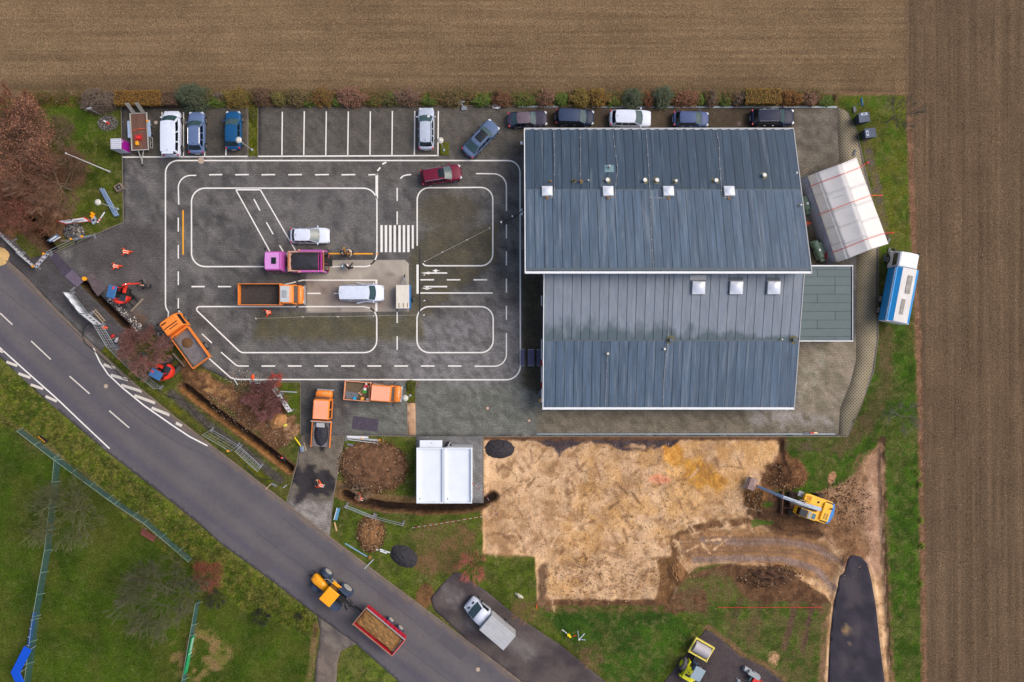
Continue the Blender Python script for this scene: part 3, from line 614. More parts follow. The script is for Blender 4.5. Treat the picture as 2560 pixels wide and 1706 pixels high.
# ---------------------------------------------------------------- edging and kerb stones
m_kerb = mat('kerb stone', (122, 108, 98), .9, var=.25, scale=3, rnd=.12, bump=.3)
m_edge = mat('concrete edging', (120, 112, 100), .9, var=.2, scale=4)
kst = MB().box(0, 0, 0, .98, .16, .22).build('kerb_stone', m_kerb, road, bevel=.012)
first = True
def along(pl, stepm):
    d = 0; pts = [Vector(G(*p)) for p in pl]; out = []
    for a, b in zip(pts[:-1], pts[1:]):
        l = (b-a).length; u = (b-a)/l
        while d < l: out.append((a+u*d, math.atan2(u.y, u.x))); d += stepm
        d -= l
    return out
for p, a in along([k for k in KERB if -130 < k[0] < 1400], 1.0):
    if not (-60 < p.x < 8): continue
    o = kst if first else kst.copy()
    if not first: COL.objects.link(o)
    first = False; n_ = Vector((-math.sin(a), math.cos(a)))
    q = p+Vector((math.cos(a), math.sin(a)))*.5+n_*.02
    o.location = (q.x, q.y, -.03); o.rotation_euler = (0, 0, a)
eg = MB()
for pl in ([(303, 266), (306, 400), (309, 556), (235, 588), (130, 634)], [(752, 956), (752, 1088)], [(640, 955), (752, 956)], [(862, 1089), (1040, 1091)], [(862, 1089), (834, 1240), (824, 1338)], [(750, 1100), (742, 1160), (716, 1258)], [(1208, 1091), (1208, 1258)], [(1208, 1092), (2118, 1092)], [(2118, 1092), (2152, 1016), (2184, 930), (2195, 850), (2195, 600), (2182, 500), (2162, 420), (2143, 330), (2118, 280)], [(645, 264), (2095, 266)], [(620, 266), (620, 392), (645, 392), (645, 266)], [(303, 264), (620, 264)], [(1018, 955), (1018, 1088)], [(1040, 1008), (1040, 1090)]):
    p3 = [(*G(*p), .0) for p in pl]
    for a, b in zip(p3[:-1], p3[1:]): 
        d = Vector(b)-Vector(a); eg.box((a[0]+b[0])/2, (a[1]+b[1])/2, .0, d.length, .08, .08, rz=math.atan2(d.y, d.x))
eg.build('edging_strip', m_edge, yard)
for a, b in (((1297, 267.5), (1395, 267.5)), ((1480, 268.5), (2092, 268.5)), ((1342, 1085.5), (1925, 1085.5)), ((1925, 1085.5), (2088, 1085.5))):   # drainage gutters
    (x0, y0), (x1, y1) = G(*a), G(*b); n = int((x1-x0)/2)
    MB().box((x0+x1)/2, (y0+y1)/2, .03, x1-x0, .16, .03).build('gutter', mat('gutter metal', (126, 140, 152), .5, .3, var=.2), yard)

# ---------------------------------------------------------------- painted markings
m_wht = mat('road paint white', (228, 226, 222), .7, var=.10, scale=14)
m_wrn = mat('worn road paint', (206, 200, 190), .8, var=.25, scale=10)
m_yel = mat('road paint yellow', (232, 160, 20), .7, var=.1, scale=8)
def mark(name, pl, w, m=m_wht, z=.026, closed=False, par=None):
    """flat painted band; w in photo pixels"""
    pts = [Vector((*G(*p), z)) for p in pl]
    if closed: pts.append(pts[0])
    mb = MB(); hw = w/K/2; L_ = []; 
    for i, p in enumerate(pts):
        if closed and i in (0, len(pts)-1): a, b = pts[-2], pts[1]
        else: a, b = pts[max(i-1, 0)], pts[min(i+1, len(pts)-1)]
        d = (b-a).normalized(); n = Vector((-d.y, d.x, 0))*hw; L_.append((p+n, p-n))
    vs = [v for pr in L_ for v in pr]; fs = [(2*i, 2*i+1, 2*i+3, 2*i+2) for i in range(len(L_)-1)]
    return mb.add(vs, fs).build(name, m, par or yard)
def arc(cx, cy, r, a0, a1, n=8): return [(cx+r*math.cos(R(a0+(a1-a0)*i/n)), cy+r*math.sin(R(a0+(a1-a0)*i/n))) for i in range(n+1)]
def rrect(x0, y0, x1, y1, r): return arc(x0+r, y0+r, r, 180, 270)+arc(x1-r, y0+r, r, 270, 360)+arc(x1-r, y1-r, r, 0, 90)+arc(x0+r, y1-r, r, 90, 180)
W = 3.3
mark('lane_line', arc(445, 433, 31, 180, 270)+arc(1270, 432, 30, 270, 360)+arc(1265, 914, 36, 0, 90)+[(600, 949), (586, 948), (575, 943), (520, 894), (440, 830), (420, 803)]+arc(446, 760, 32, 140, 180, 4), W, closed=True)
mark('lane_line', [(447, 512)]+arc(477, 470, 31, 180, 270)+[(491, 439)], 3)
for x0, x1 in ((523, 556), (588, 622), (654, 688), (721, 755), (788, 822), (854, 888), (921, 944)): mark('lane_dash', [(x0, 437.5), (x1, 437)], W)
mark('lane_line', [(942, 435), (942, 497)], 6.5)
for pl in ([(944, 428), (951, 419)], [(956, 411), (966, 406)]): mark('lane_dash', pl, 4)
mark('lane_line', [(1001, 447), (1007, 441), (1016, 438), (1028, 437)], W)
for y0, y1 in ((470, 503), (529, 562), (774, 808), (841, 875)): mark('lane_dash', [(993, y0), (993, y1)], 3)
mark('lane_line', [(1190, 434.5), (1232, 435)]+arc(1234, 467, 32, 275, 360)+[(1266, 528)], 3)
for y0, y1 in ((562, 597), (629, 664), (697, 732), (765, 800)): mark('lane_dash', [(1266, y0), (1266, y1)], 3)
mark('lane_line', [(1266, 833)]+arc(1236, 886, 30, 0, 90)+[(1187, 916)], 3)
for x0 in (654, 720, 786, 853, 919, 986, 1052, 1120): mark('lane_dash', [(x0, 915.5), (x0+34, 915.5)], W)
mark('lane_line', [(553, 881), (590, 913), (597, 915.5), (622, 915.5)], 3)
for y0, y1 in ((545, 580), (613, 647), (679, 713)): mark('lane_dash', [(446, y0), (446, y1)], 3)
mark('lane_dash', [(446, 746), (446, 772), (449, 783)], 3); mark('lane_dash', [(505, 835), (530, 858)], 3)
for x0 in (479, 545): mark('lane_dash', [(x0, 717), (x0+33, 717)], W)
mark('lane_line', rrect(479, 471, 942.5, 667, 34), W, closed=True)
mark('lane_line', [(590, 474), (650, 474)], 5)
mark('lane_line', [(590, 475), (675, 629)], 3); mark('lane_line', [(651, 475), (739, 627)], 3)
for pl in ([(635, 498), (650, 527)], [(666, 556), (683, 586)], [(699, 614), (708, 629)]): mark('lane_dash', pl, 3)
mark('yellow_line', [(458, 526), (458, 637)], 3.6, m_yel, z=.030); mark('yellow_line', [(700, 634), (933, 635)], 3.6, m_yel, z=.030)
mark('yellow_line', [(939.5, 635), (945.5, 635)], 3.4, m_yel, z=.034)
mark('lane_line', [(1043, 615), (1043, 500)]+arc(1073, 500, 30, 180, 270)+arc(1202, 499, 30, 270, 360)+arc(1202, 635, 30, 0, 90)+[(1070, 665), (1062, 664), (1057, 659)], W)
mark('stop_line', [(1044, 662), (1044, 735)], 5.6)
for x0 in (1051, 1117, 1184): mark('lane_dash', [(x0, 700), (x0+34, 700)], W)
mark('lane_line', [(1050, 733), (1232, 733)], W)
mark('lane_line', rrect(1042.5, 767, 1233, 882, 31), W, closed=True)
mark('lane_line', arc(499, 774, 7, 150, 270)+arc(911, 798, 31, 270, 360)+arc(911, 851, 31, 0, 90)+[(606, 882), (598, 878)], W, closed=True)
mark('lane_line', [(708, 713), (757, 701), (941, 701)], W, z=.031); mark('stop_line', [(941, 700), (941, 779)], 5.6, z=.035)
for a, b in ((768, 802), (835, 870)): mark('lane_dash', [(a, 734), (b, 734)], W, z=.031)
# pieces of line crossing the concrete slab lie on top of it
mark('lane_line', [(768, 667), (911, 667)]+arc(911, 636, 31, 90, 60, 3), W, z=.0315); mark('lane_line', [(763, 767), (911, 767), (925, 770.5)], W, z=.0315)
for i, x0 in enumerate((954, 965, 976, 987, 999, 1010, 1021, 1032)): mark('zebra_stripe', [(x0, 563.5), (x0, 631 if i < 7 else 622)], 6 if i < 7 else 5, m_wht)
for fl, y0 in ((1, 683), (-1, 717)):
    mk = MB(); q = lambda x, y: (*G(x, y), .026)
    s = -1 if fl == 1 else 1
    mk.add([q(1074, y0-1.8), q(1118, y0-1.8), q(1118, y0+1.8), q(1074, y0+1.8)], [(0, 3, 2, 1)])
    if fl == 1:
        mk.add([q(1052, y0), q(1074, y0-3.4), q(1074, y0+3.4)], [(0, 2, 1)]); mk.add([q(1086, y0-2), q(1092, y0-2), q(1092, y0-5), q(1086, y0-5)], [(0, 1, 2, 3)]); mk.add([q(1080, y0-5), q(1100, y0-5), q(1089, y0-9.5)], [(0, 1, 2)])
    else:
        mk.add([q(1064, y0-1.8), q(1074, y0-1.8), q(1070, y0+5), q(1064, y0+5)], [(0, 3, 2, 1)]); mk.add([q(1054, y0+3.5), q(1082, y0+3.5), q(1067, y0+8)], [(0, 2, 1)])
    mk.build('arrow_marking', m_wht, yard)
mark('parking_line', [(305, 393.5), (620, 391.5)], 3); mark('parking_line', [(646, 391.5), (1097, 389.5)], W)
for x0, x1, y0, y1 in ((706, 705, 280, 391), (761, 759.5, 279, 391), (816, 814.5, 279, 391), (871, 869.5, 279, 391), (926, 925, 279, 391), (981, 980, 278, 390), (1037, 1036, 278, 390), (1096, 1095, 278, 390), (405.5, 405.5, 281, 393), (459, 459, 281, 393), (512, 512, 320, 392), (565, 565, 365, 392)):
    mark('parking_line', [(x0, y0), (x1, y1)], 3)
def rmark(pl, w, m=m_wht): return mark('road_marking', pl, w, m, z=.004, par=road)
for pl in ([(-60, 725), (-34, 750)], [(0, 783), (31, 812)], [(78, 853), (127, 899)], [(174, 941), (224, 985)], [(273, 1027), (323, 1070)]): rmark(pl, 3.2, m_wrn)
rmark([(-120, 755), (0, 870), (60, 924), (140, 995), (210, 1062), (274, 1122)], 3.3)
for pl in ([(-22, 868), (8, 880)], [(16, 905), (43, 915)], [(46, 934), (76, 945)], [(77, 962), (108, 973)], [(114, 991), (142, 1004)]): rmark(pl, 6.5, m_wrn)
rmark([(234, 870), (240, 885), (250, 906), (270, 936), (305, 969), (360, 1014), (430, 1063), (474, 1092), (519, 1115)], 3.5)
for pl in ([(259, 912), (288, 921)], [(277, 938), (320, 950)], [(303, 963), (355, 979)], [(336, 989), (388, 1008)], [(379, 1020), (424, 1038)], [(440, 1058), (455, 1065)]): rmark(pl, 7, m_wrn)
m_tar = mat('tar seam', (66, 62, 70), .6, var=.2)
for pl in ([(-40, 690), (30, 745), (120, 820), (180, 868), (230, 905), (238, 905)], [(60, 700), (130, 775), (205, 845)], [(300, 1005), (360, 1055), (450, 1110), (560, 1160), (578, 1178), (572, 1184)], [(640, 1330), (760, 1420), (900, 1540), (1040, 1640), (1130, 1706)], [(700, 1290), (830, 1392), (960, 1492), (1080, 1590)]): mark('tar_seam', pl, 1.3, m_tar, z=.003, par=road)
for q in (((620, 1400), (660, 1432), (690, 1410), (648, 1376)), ((1090, 1600), (1150, 1650), (1172, 1632), (1110, 1582))): rp_ = MB().add([(*G(*p), .003) for p in q][::-1], [(0, 1, 2, 3)]).build('road_patch', mat('newer asphalt', (84, 80, 86), .85, var=.15, scale=6), road)
# manhole covers
m_iron = mat('cast iron', (96, 78, 72), .7, .4, var=.2, scale=20); m_mc = mat('manhole concrete', (176, 158, 142), .9, var=.12, scale=12)
for px_, py_, r, ring, lb in ((390, 307, .21, 0, 'small pinkish round manhole cover beside the plank-floored car trailer'), (503, 402, .36, 0, 'big round manhole cover interrupting the white lane line below the parked cars'), (265, 966, .23, 0, 'round concrete manhole cover in the road beside the hatched markings'), (1145, 347, .26, 1, 'dark iron manhole cover left of the diagonally parked grey car'),
                       (1292, 376, .3, 1, 'dark manhole cover by the north-west corner of the big building'), (1848, 309, .28, 1, 'round manhole cover between the small blue-grey hatchback and the black estate behind the building'), (1323, 1052, .3, 1, 'manhole cover with dark ring south of the low roof corner'), (1219, 1021, .3, 1, 'manhole cover with dark ring above the white garages'),
                       (1195, 1674, .24, 0, 'pale round manhole cover in the road near the bottom edge'), (7, 612, .42, 1, 'large manhole cover beside the printed barrier at the picture edge'), (1093, 467, .0, 0, '')):
    if not r: continue
    rt = root('manhole_cover', lb, 'manhole cover', px_, py_, z=.0)
    MB().cyl(0, 0, .016, r, .04, 20).build('cover_ring', m_iron if ring else m_mc, rt)
    MB().cyl(0, 0, .022, r*.62, .04, 18).build('lid', m_mc if r > .2 and ring != 1 or px_ in (1323, 1219) else mat('manhole grey', (92, 84, 82), .8, var=.2, scale=14), rt)
rt = root('drain_grate', 'small square drain grate at the end of the white yard line by the moss bed', 'drain', 1044, 959)
MB().box(0, 0, .015, .42, .42, .03).build('frame', m_iron, rt)
for k in range(4): MB().box(-.13+k*.085, 0, .034, .05, .34, .02).build('bar', m_kerb, rt)
rt = tag(MB().box(*G(1049.5, 705), .03, .14, 7.3, .03).build('drainage_channel', mat('channel iron', (50, 48, 52), .7, .3)), 'long thin dark drainage channel crossing the yard beside the stop line', 'drain')
# ---------------------------------------------------------------- the two-level building
def plane(y0p, z0, y1p, z1):
    """roof plane: height z0 at true ground row y0p, z1 at y1p -> function pixel -> world point"""
    Y0, Y1 = (853-y0p)/K, (853-y1p)/K; b = (z1-z0)/(Y1-Y0); a = z0-b*Y0
    def at(px, py, dz=0.):
        yy = (853-py)/K; z = (a+b*yy)/(1+b*yy/H); k = (H-z)/H/K
        return (Vector(((px-1280)*k, (853-py)*k, z+dz)))
    def zz(y): return a+b*y
    return at, zz, Y0, Y1, b
UP, uz, UY0, UY1, ub = plane(342, 3.0, 699, 7.95)
LO, lz, LY0, LY1, lb_ = plane(700, 5.95, 1014, 3.2)
m_felt = mat('dark roofing felt', (54, 73, 92), .55, var=.3, scale=1.2, rnd=.10, streak=(3.2, .22, .3), bump=.15, bscale=30, layers=(((112, 124, 134), (2.6, .16, .1), .55, .72, .55), ((46, 60, 78), (1.3, .10, .1), .54, .70, .5)))
m_felt2 = mat('blue roofing felt', (76, 95, 116), .55, var=.36, scale=1.3, rnd=.10, streak=(4.2, .25, .3), bump=.15, bscale=30, layers=(((126, 138, 150), (3.2, .14, .1), .52, .70, .65), ((50, 62, 82), (1.8, .12, .1), .55, .70, .55), ((92, 98, 84), (2.4, .2, .1), .62, .74, .5)))
m_felt3 = mat('pale weathered felt', (120, 130, 144), .7, var=.16, scale=1.2, rnd=.05, streak=(1.6, .3, .3), bump=.15, bscale=30, layers=(((146, 152, 162), (1.6, .3, .1), .52, .72, .6), ((104, 108, 116), (2.4, .3, .1), .58, .72, .5)))
m_felt4 = mat('green grey felt', (84, 100, 104), .65, var=.08, scale=1.5, rnd=.05, bump=.15, bscale=30)
m_trim = mat('white roof trim', (222, 226, 232), .5, var=.05)
m_trimg = mat('grey roof trim', (168, 172, 176), .6, var=.12)
m_wall = mat('rendered wall', (196, 192, 184), .85, var=.08)
m_dark = mat('dark glass', (20, 26, 32), .08, spec=.8, var=.02)
m_seam = mat('bitumen seam', (40, 50, 60), .7)
m_flash = mat('roof flashing', (78, 90, 98), .6, var=.15)
# stains on the pale roof are painted on the sheets: darker, damp bands with ragged edges near the ridge
def stain_mat():
    m = m_felt3; nt = m.node_tree; N = nt.nodes; L = nt.links; b = N['Principled BSDF']; src = b.inputs['Base Color'].links[0].from_socket
    ge = N.new('ShaderNodeNewGeometry'); sp = N.new('ShaderNodeSeparateXYZ'); L.new(ge.outputs['Position'], sp.inputs[0])
    mp = N.new('ShaderNodeVectorMath'); mp.operation = 'MULTIPLY'; mp.inputs[1].default_value = (1.1, .45, .1); L.new(ge.outputs['Position'], mp.inputs[0])
    nz = N.new('ShaderNodeTexNoise'); nz.inputs['Scale'].default_value = 1; nz.inputs['Detail'].default_value = 6; L.new(mp.outputs[0], nz.inputs['Vector'])
    # distance north of ridge
    a = N.new('ShaderNodeMath'); a.operation = 'SUBTRACT'; L.new(sp.outputs[1], a.inputs[0]); a.inputs[1].default_value = RID
    x_ = N.new('ShaderNodeMapRange'); x_.inputs['From Min'].default_value = 3; x_.inputs['From Max'].default_value = 30; x_.inputs['To Min'].default_value = 4.2; x_.inputs['To Max'].default_value = .8; L.new(sp.outputs[0], x_.inputs['Value'])
    d = N.new('ShaderNodeMath'); d.operation = 'DIVIDE'; L.new(a.outputs[0], d.inputs[0]); L.new(x_.outputs[0], d.inputs[1])
    e = N.new('ShaderNodeMath'); e.operation = 'SUBTRACT'; L.new(nz.outputs['Fac'], e.inputs[0]); 
    h = N.new('ShaderNodeMath'); h.operation = 'MULTIPLY'; L.new(d.outputs[0], h.inputs[0]); h.inputs[1].default_value = .6; L.new(h.outputs[0], e.inputs[1])
    mr = N.new('ShaderNodeMapRange'); mr.inputs['From Min'].default_value = .08; mr.inputs['From Max'].default_value = .34; L.new(e.outputs[0], mr.inputs['Value'])
    mx = N.new('ShaderNodeMixRGB'); mx.inputs[2].default_value = (*lin((78, 94, 104)), 1); L.new(src, mx.inputs[1]); L.new(mr.outputs[0], mx.inputs['Fac']); L.new(mx.outputs[0], b.inputs['Base Color'])
bx, by = G(1650, 780)
hall = bpy.data.objects.new('sports_hall', None); COL.objects.link(hall); hall.location = (0, 0, 0)
hall.name = 'large_building'
tag(hall, 'large two-level building with two sloping grey-blue felt roofs and white trim', 'building')
XL, XR = (1310-1280)/K, (1958-1280)/K     # upper roof extents
XL2 = (1354-1280)/K
RU = UP(1500, 475).y; RL = LO(1500, 852).y; RID = RL
stain_mat()
def strips(x0, x1, n, ya, yb, zz, m, off=0., lap=.05, th=.02, rise=.06, name='roof_sheet', mixm=None):
    """overlapping felt sheets running up the slope, each raised at one side where it laps its neighbour"""
    w = (x1-x0)/n; me = None
    xs = [x0]+[x0+(i+off)*w for i in range(1, n)]+[x1]
    for i in range(len(xs)-1):
        a, b = xs[i]+.0, xs[i+1]-(.055 if i < len(xs)-2 else 0)
        ya_, yb_ = ya, yb; za, zb = zz(ya), zz(yb)
        vs = [(a, ya_, za+.02), (b, ya_, za+.02+rise), (b, yb_, zb+.02+rise), (a, yb_, zb+.02)]
        vs2 = [(x, y, z-th-.03) for x, y, z in vs]
        if ya_ > yb_: fs = [(0, 3, 2, 1), (4, 5, 6, 7), (0, 1, 5, 4), (1, 2, 6, 5), (2, 3, 7, 6), (3, 0, 4, 7)]
        else: fs = [(0, 1, 2, 3), (7, 6, 5, 4), (0, 4, 5, 1), (1, 5, 6, 2), (2, 6, 7, 3), (3, 7, 4, 0)]
        mb = MB().add(vs+vs2, fs); fixn(mb.build(name, m if not mixm else mixm(i), hall))
strips(XL+.12, XR-.05, 30, UY0, RU, uz, m_felt, 0.)
strips(XL+.12, XR-.05, 31, RU-.02, UY1+.28, uz, m_felt2, .0)
strips(XL2+.12, XR-.05, 28, LY0+.5, RL, lz, m_felt3, .0, rise=.012)
strips(XL2+.12, XR-.05, 28, RL-.02, LY1+.1, lz, m_felt2, .3)
# body of the roofs, walls
def slopebox(name, m, x0, x1, y0, y1, zz, t0, t1):
    mb = MB(); vs = [(x, y, zz(y)+t) for t in (t0, t1) for x, y in ((x0, y0), (x1, y0), (x1, y1), (x0, y1))]
    mb.add(vs, [(0, 1, 2, 3), (7, 6, 5, 4), (0, 4, 5, 1), (1, 5, 6, 2), (2, 6, 7, 3), (3, 7, 4, 0)]); return fixn(mb.build(name, m, hall))
slopebox('roof_deck', m_seam, XL+.02, XR-.02, UY0, UY1, uz, -.35, -.035)
slopebox('roof_deck', m_seam, XL2+.02, XR-.02, LY0+.55, LY1, lz, -.35, -.035)
# trims: north eave, south eave gutter, verges
def slopebar(name, m, x, y0, y1, zz, w, t0, t1): return slopebox(name, m, x-w/2, x+w/2, y0, y1, zz, t0, t1)
MB().box((XL+XR)/2, UY0+.02, uz(UY0)-.08, XR-XL+.1, .22, .3).build('eave_trim', m_trimg, hall, bevel=.02)
MB().box((XL+XR)/2, UY1+.05, uz(UY1)-.1, XR-XL+.1, .24, .3).build('eave_trim', m_trim, hall, bevel=.03)
MB().box((XL+XR)/2, UY1+.38, uz(UY1+.38)+.04, XR-XL-.1, .3, .05).build('eave_flashing', m_flash, hall)
slopebar('verge_trim', m_trim, XL, UY0, UY1, uz, .1, -.3, .12); slopebar('verge_trim', m_trimg, XR, UY0, UY1, uz, .09, -.3, .12)
slopebar('verge_trim', m_trim, XL2+.02, LY0+.5, LY1, lz, .1, -.3, .1); slopebar('verge_trim', m_trimg, XR, LY0+.5, LY1, lz, .09, -.3, .1)
MB().box((XL2+XR)/2, LY1-.05, lz(LY1)-.08, XR-XL2+.1, .26, .28).build('eave_trim', m_trim, hall, bevel=.03)
MB().box((XL+XR)/2, RU, uz(RU)+.035, XR-XL-.2, .14, .05).build('cross_seam', m_flash, hall); MB().box((XL2+XR)/2, RL, lz(RL)+.035, XR-XL2-.2, .12, .05).build('cross_seam', m_flash, hall)
def wallbox(x0, y0, x1, y1, za, zb):
    mb = MB(); vs = [(x0, y0, 0), (x1, y0, 0), (x1, y1, 0), (x0, y1, 0), (x0, y0, za), (x1, y0, za), (x1, y1, zb), (x0, y1, zb)]
    mb.add(vs, [(0, 3, 2, 1), (4, 5, 6, 7), (0, 1, 5, 4), (1, 2, 6, 5), (2, 3, 7, 6), (3, 0, 4, 7)]); return fixn(mb.build('wall', m_wall, hall))
wallbox(XL+.25, UY0-.35, XR-.25, UY1+.6, uz(UY0)-.36, uz(UY1)-.36)
wallbox(XL2+.25, UY1+.6, XR-.26, LY1+.35, lz(LY0)-.36, lz(LY1)-.36)
for k in range(9):
    for (x, y, sx, sy, z) in ((XL+2.5+k*3.2, UY0-.36, 1.5, .08, 1.6), (XL2+2+k*3.1, LY1+.34, 1.6, .08, 1.5)):
        w = MB().box(x, y, z, sx, sy+.04, 1.2).build('window', m_trim, hall); MB().box(0, 0, 0, sx-.16, sy+.1, 1.04).build('pane', m_dark, w).location = (x, y, z)
for y in (18, 14, 11): w = MB().box(XL+.26, y, 1.8, .1, 1.8, 1.3).build('window', m_trim, hall); MB().box(XL+.25, y, 1.8, .14, 1.6, 1.1).build('pane', m_dark, w)
w = MB().box(XL2+.25, 1.2, 1.15, .1, 2.2, 2.3).build('door', m_dark, hall); MB().box(XL2+.17, .4, 1.1, .06, .05, .5).build('handle', m_trimg, w)
# white fascia boards with red fields along the west face
m_red = mat('signal red', (196, 24, 44), .5)
for y0, y1, mm in ((736, 762, m_trim), (848, 900, m_trim), (900, 916, m_red), (917, 957, m_trim), (958, 972, m_red), (973, 1008, m_trim)):
    a = LO(1357, y0); b = LO(1357, y1); MB().box(XL2-.12, (a.y+b.y)/2, 2.9, .1, abs(a.y-b.y)-.02, .5).build('fascia_sign', mm, hall)
# skylights
m_dome = mat('acrylic dome', (208, 216, 232), .12, var=.05, spec=.8, coat=.5)
def frame_on(at, px_, py_, sl): 
    p = at(px_, py_); return Matrix.Translation(p) @ Matrix.Rotation(math.atan(sl), 4, 'X')
def skylight(at, sl, px_, py_, s):
    M = frame_on(at, px_, py_, sl)
    k = MB(M).box(0, 0, .12, s+.12, s+.12, .36).build('skylight', m_trimg, hall, bevel=.02)
    MB(M).box(0, 0, .33, s, s, .08).build('frame', m_trim, k, bevel=.015)
    mb = MB(M); n = 8; vs = []
    for i in range(n+1):
        for j in range(n+1): u, v = i/n*2-1, j/n*2-1; vs.append((u*(s/2-.05), v*(s/2-.05), .372+.16*(1-u*u)*(1-v*v)))
    mb.add(vs, [(i*(n+1)+j, (i+1)*(n+1)+j, (i+1)*(n+1)+j+1, i*(n+1)+j+1) for i in range(n) for j in range(n)]); mb.build('dome', m_dome, k, smooth=True)
for x in (1367.6, 1519.5, 1670, 1821.5): skylight(UP, ub, x, 481, 1.05)
for x in (1745, 1839, 1932.5): skylight(LO, lb_, x, 719, 1.3)
M = frame_on(LO, 1745, 694, lb_); MB(M).box(0, 0, .06, 1.7, .5, .1).build('cover_plate', m_trimg, hall)
for x in (1839, 1932): M = frame_on(LO, x, 697, lb_); MB(M).box(0, 0, .06, 1.5, .24, .12).build('cover_plate', m_flash, hall)
m_vw = mat('white vent cap', (224, 224, 220), .5, var=.05); m_moss_ = mat('lichen ring', (104, 102, 72), .9, var=.3, scale=9); m_vb = mat('rusty vent', (126, 96, 66), .8, var=.3, scale=8)
def vent(at, sl, px_, py_, r, mm, hh=.4, ring=1):
    M = frame_on(at, px_, py_, 0); v = MB(M).cyl(0, 0, hh/2+.05, r*.7, hh, 12).build('vent_pipe', mm, hall)
    MB(M).cyl(0, 0, hh+.06, r, .1, 14, r*.8).build('vent_cap', mm, v)
    if ring: MB(frame_on(at, px_, py_, sl)).cyl(0, 0, .045, r*1.9, .02, 16).build('flashing_ring', m_moss_, v)
for x, y, r, mm in ((1376, 455, .13, m_vb), (1435, 453, .14, m_dark), (1451, 455, .16, m_vb), (1470, 453, .10, m_trimg), (1517.5, 452, .23, m_vw), (1610.5, 452.5, .23, m_vw), (1641, 452.5, .23, m_vw), (1688.5, 454.5, .16, m_vw), (1788, 453, .23, m_vw), (1908, 440, .23, m_vw), (1999, 514.5, .1, m_vw)): vent(UP, ub, x, y, r, mm)
for x, y, r, mm in ((1676, 850, .26, m_flash), (1660, 873, .13, m_vw), (1518.5, 884.5, .13, m_vw), (1983, 850, .24, m_flash), (1952, 849, .08, m_vw)): vent(LO, lb_, x, y, r, mm)
M = frame_on(UP, 1523, 423, ub); pd = MB(M).box(0, 0, .05, 1.0, .85, .06).build('vent_pad', mat('pad felt', (108, 138, 146), .6, var=.15, scale=5), hall); MB(M).cyl(0, .1, .3, .12, .5, 10).build('vent_pipe', m_trimg, pd)
for x, y in ((1368, 495.5), (1520, 495.5), (1671, 496.5), (1822, 496.5)): M = frame_on(UP, x, y, 0); c = MB(M).cyl(0, 0, .1, .17, .14, 10).build('rod_foot', m_vb, hall); MB(M).cyl(0, 0, .6, .012, 1.0, 6).build('rod', m_trimg, c)
m_wire = mat('conductor wire', (150, 152, 156), .5, .4)
def conductor(at, pts):
    mb = MB(); P_ = [at(*p, .12) for p in pts]; mb.path(P_, .03, 4)
    for a, b in zip(P_[:-1], P_[1:]):
        n = max(1, int((b-a).length/1.05))
        for k in range(n): q = a.lerp(b, (k+.5)/n); mb.box(q.x, q.y, q.z-.04, .09, .13, .1)
    mb.build('lightning_conductor', m_wire, hall)
conductor(UP, [(1384, 330), (1386, 400), (1385, 450), (1387, 494), (1370, 495)])
conductor(UP, [(1450, 330), (1451, 390), (1451, 452)])
conductor(UP, [(1532, 330), (1538, 380), (1544, 425), (1540, 450), (1537, 494), (1520, 495)])
conductor(UP, [(1615, 330), (1620, 400), (1624, 480), (1627, 560), (1631, 640), (1634, 672)])
conductor(UP, [(1624, 496), (1671, 496)])
conductor(UP, [(1791, 330), (1797, 360), (1798, 410), (1802, 460), (1804, 494), (1822, 497)])
conductor(LO, [(1675, 690), (1674, 740), (1671, 800), (1669, 850), (1668, 873), (1664, 900), (1657, 970), (1657, 1014)])
conductor(LO, [(1518, 888), (1516, 940), (1513, 1014)])
for x, y in ((1364, 1016), (1657.5, 1017), (1975, 1018)): M = frame_on(LO, x, y, 0); MB(M).cyl(0, 0, .2, .05, .06, 8).build('outlet', m_dark, hall)
for x, y in ((1311, 352), (1312, 513), (1311, 521)): p = UP(x, y); MB().box(p.x-.28, p.y, 2.4, .3, .3, .35).build('wall_lamp', m_trim, hall, bevel=.02)
pt = UP(1992, 433); MB().bar(pt, pt+Vector((.35, -.1, -.2)), .05).bar(pt, pt+Vector((-.25, -.2, .1)), .05).box(pt.x, pt.y, pt.z+.05, .2, .25, .1).build('floodlight', m_trimg, hall)

# flat-roofed side annex
HA = 3.0; ax0, ay0 = G(2003, 665, HA); ax1, ay1 = G(2131, 853, HA); ax0 = XR+.06
ann = bpy.data.objects.new('side_annex', None); COL.objects.link(ann); tag(ann, 'flat green-grey felt roofed annex on the east side of the large building', 'annex')
MB().box((ax0+ax1)/2, (ay0+ay1)/2, HA-.3, ax1-ax0-.1, ay0-ay1-.1, .5).build('roof_deck', m_seam, ann)
rows = [665, 674.5, 692.5, 714, 736, 757.5, 779, 800.5, 822, 842, 853]
cuts = [[.72], [.41], [.1, .72], [.72], [.41], [.1], [.72], [.41], [.1], [.1, .72]]
for i in range(10):
    ya = G(0, rows[i], HA)[1]; yb = G(0, rows[i+1], HA)[1]; cs = [0]+cuts[i]+[1]
    for a, b in zip(cs[:-1], cs[1:]):
        xa = ax0+(ax1-ax0-.15)*a+.025; xb = ax0+(ax1-ax0-.15)*b-.02
        vs = [(xa, yb+.02, HA-.03), (xb, yb+.02, HA-.03), (xb, ya-.02, HA-.03), (xa, ya-.02, HA-.03), (xa, yb+.02, HA), (xb, yb+.02, HA+.004), (xb, ya-.02, HA+.018), (xa, ya-.02, HA+.014)]
        MB().add(vs, [(0, 3, 2, 1), (4, 5, 6, 7), (0, 1, 5, 4), (1, 2, 6, 5), (2, 3, 7, 6), (3, 0, 4, 7)]).build('roof_sheet', m_felt4, ann)
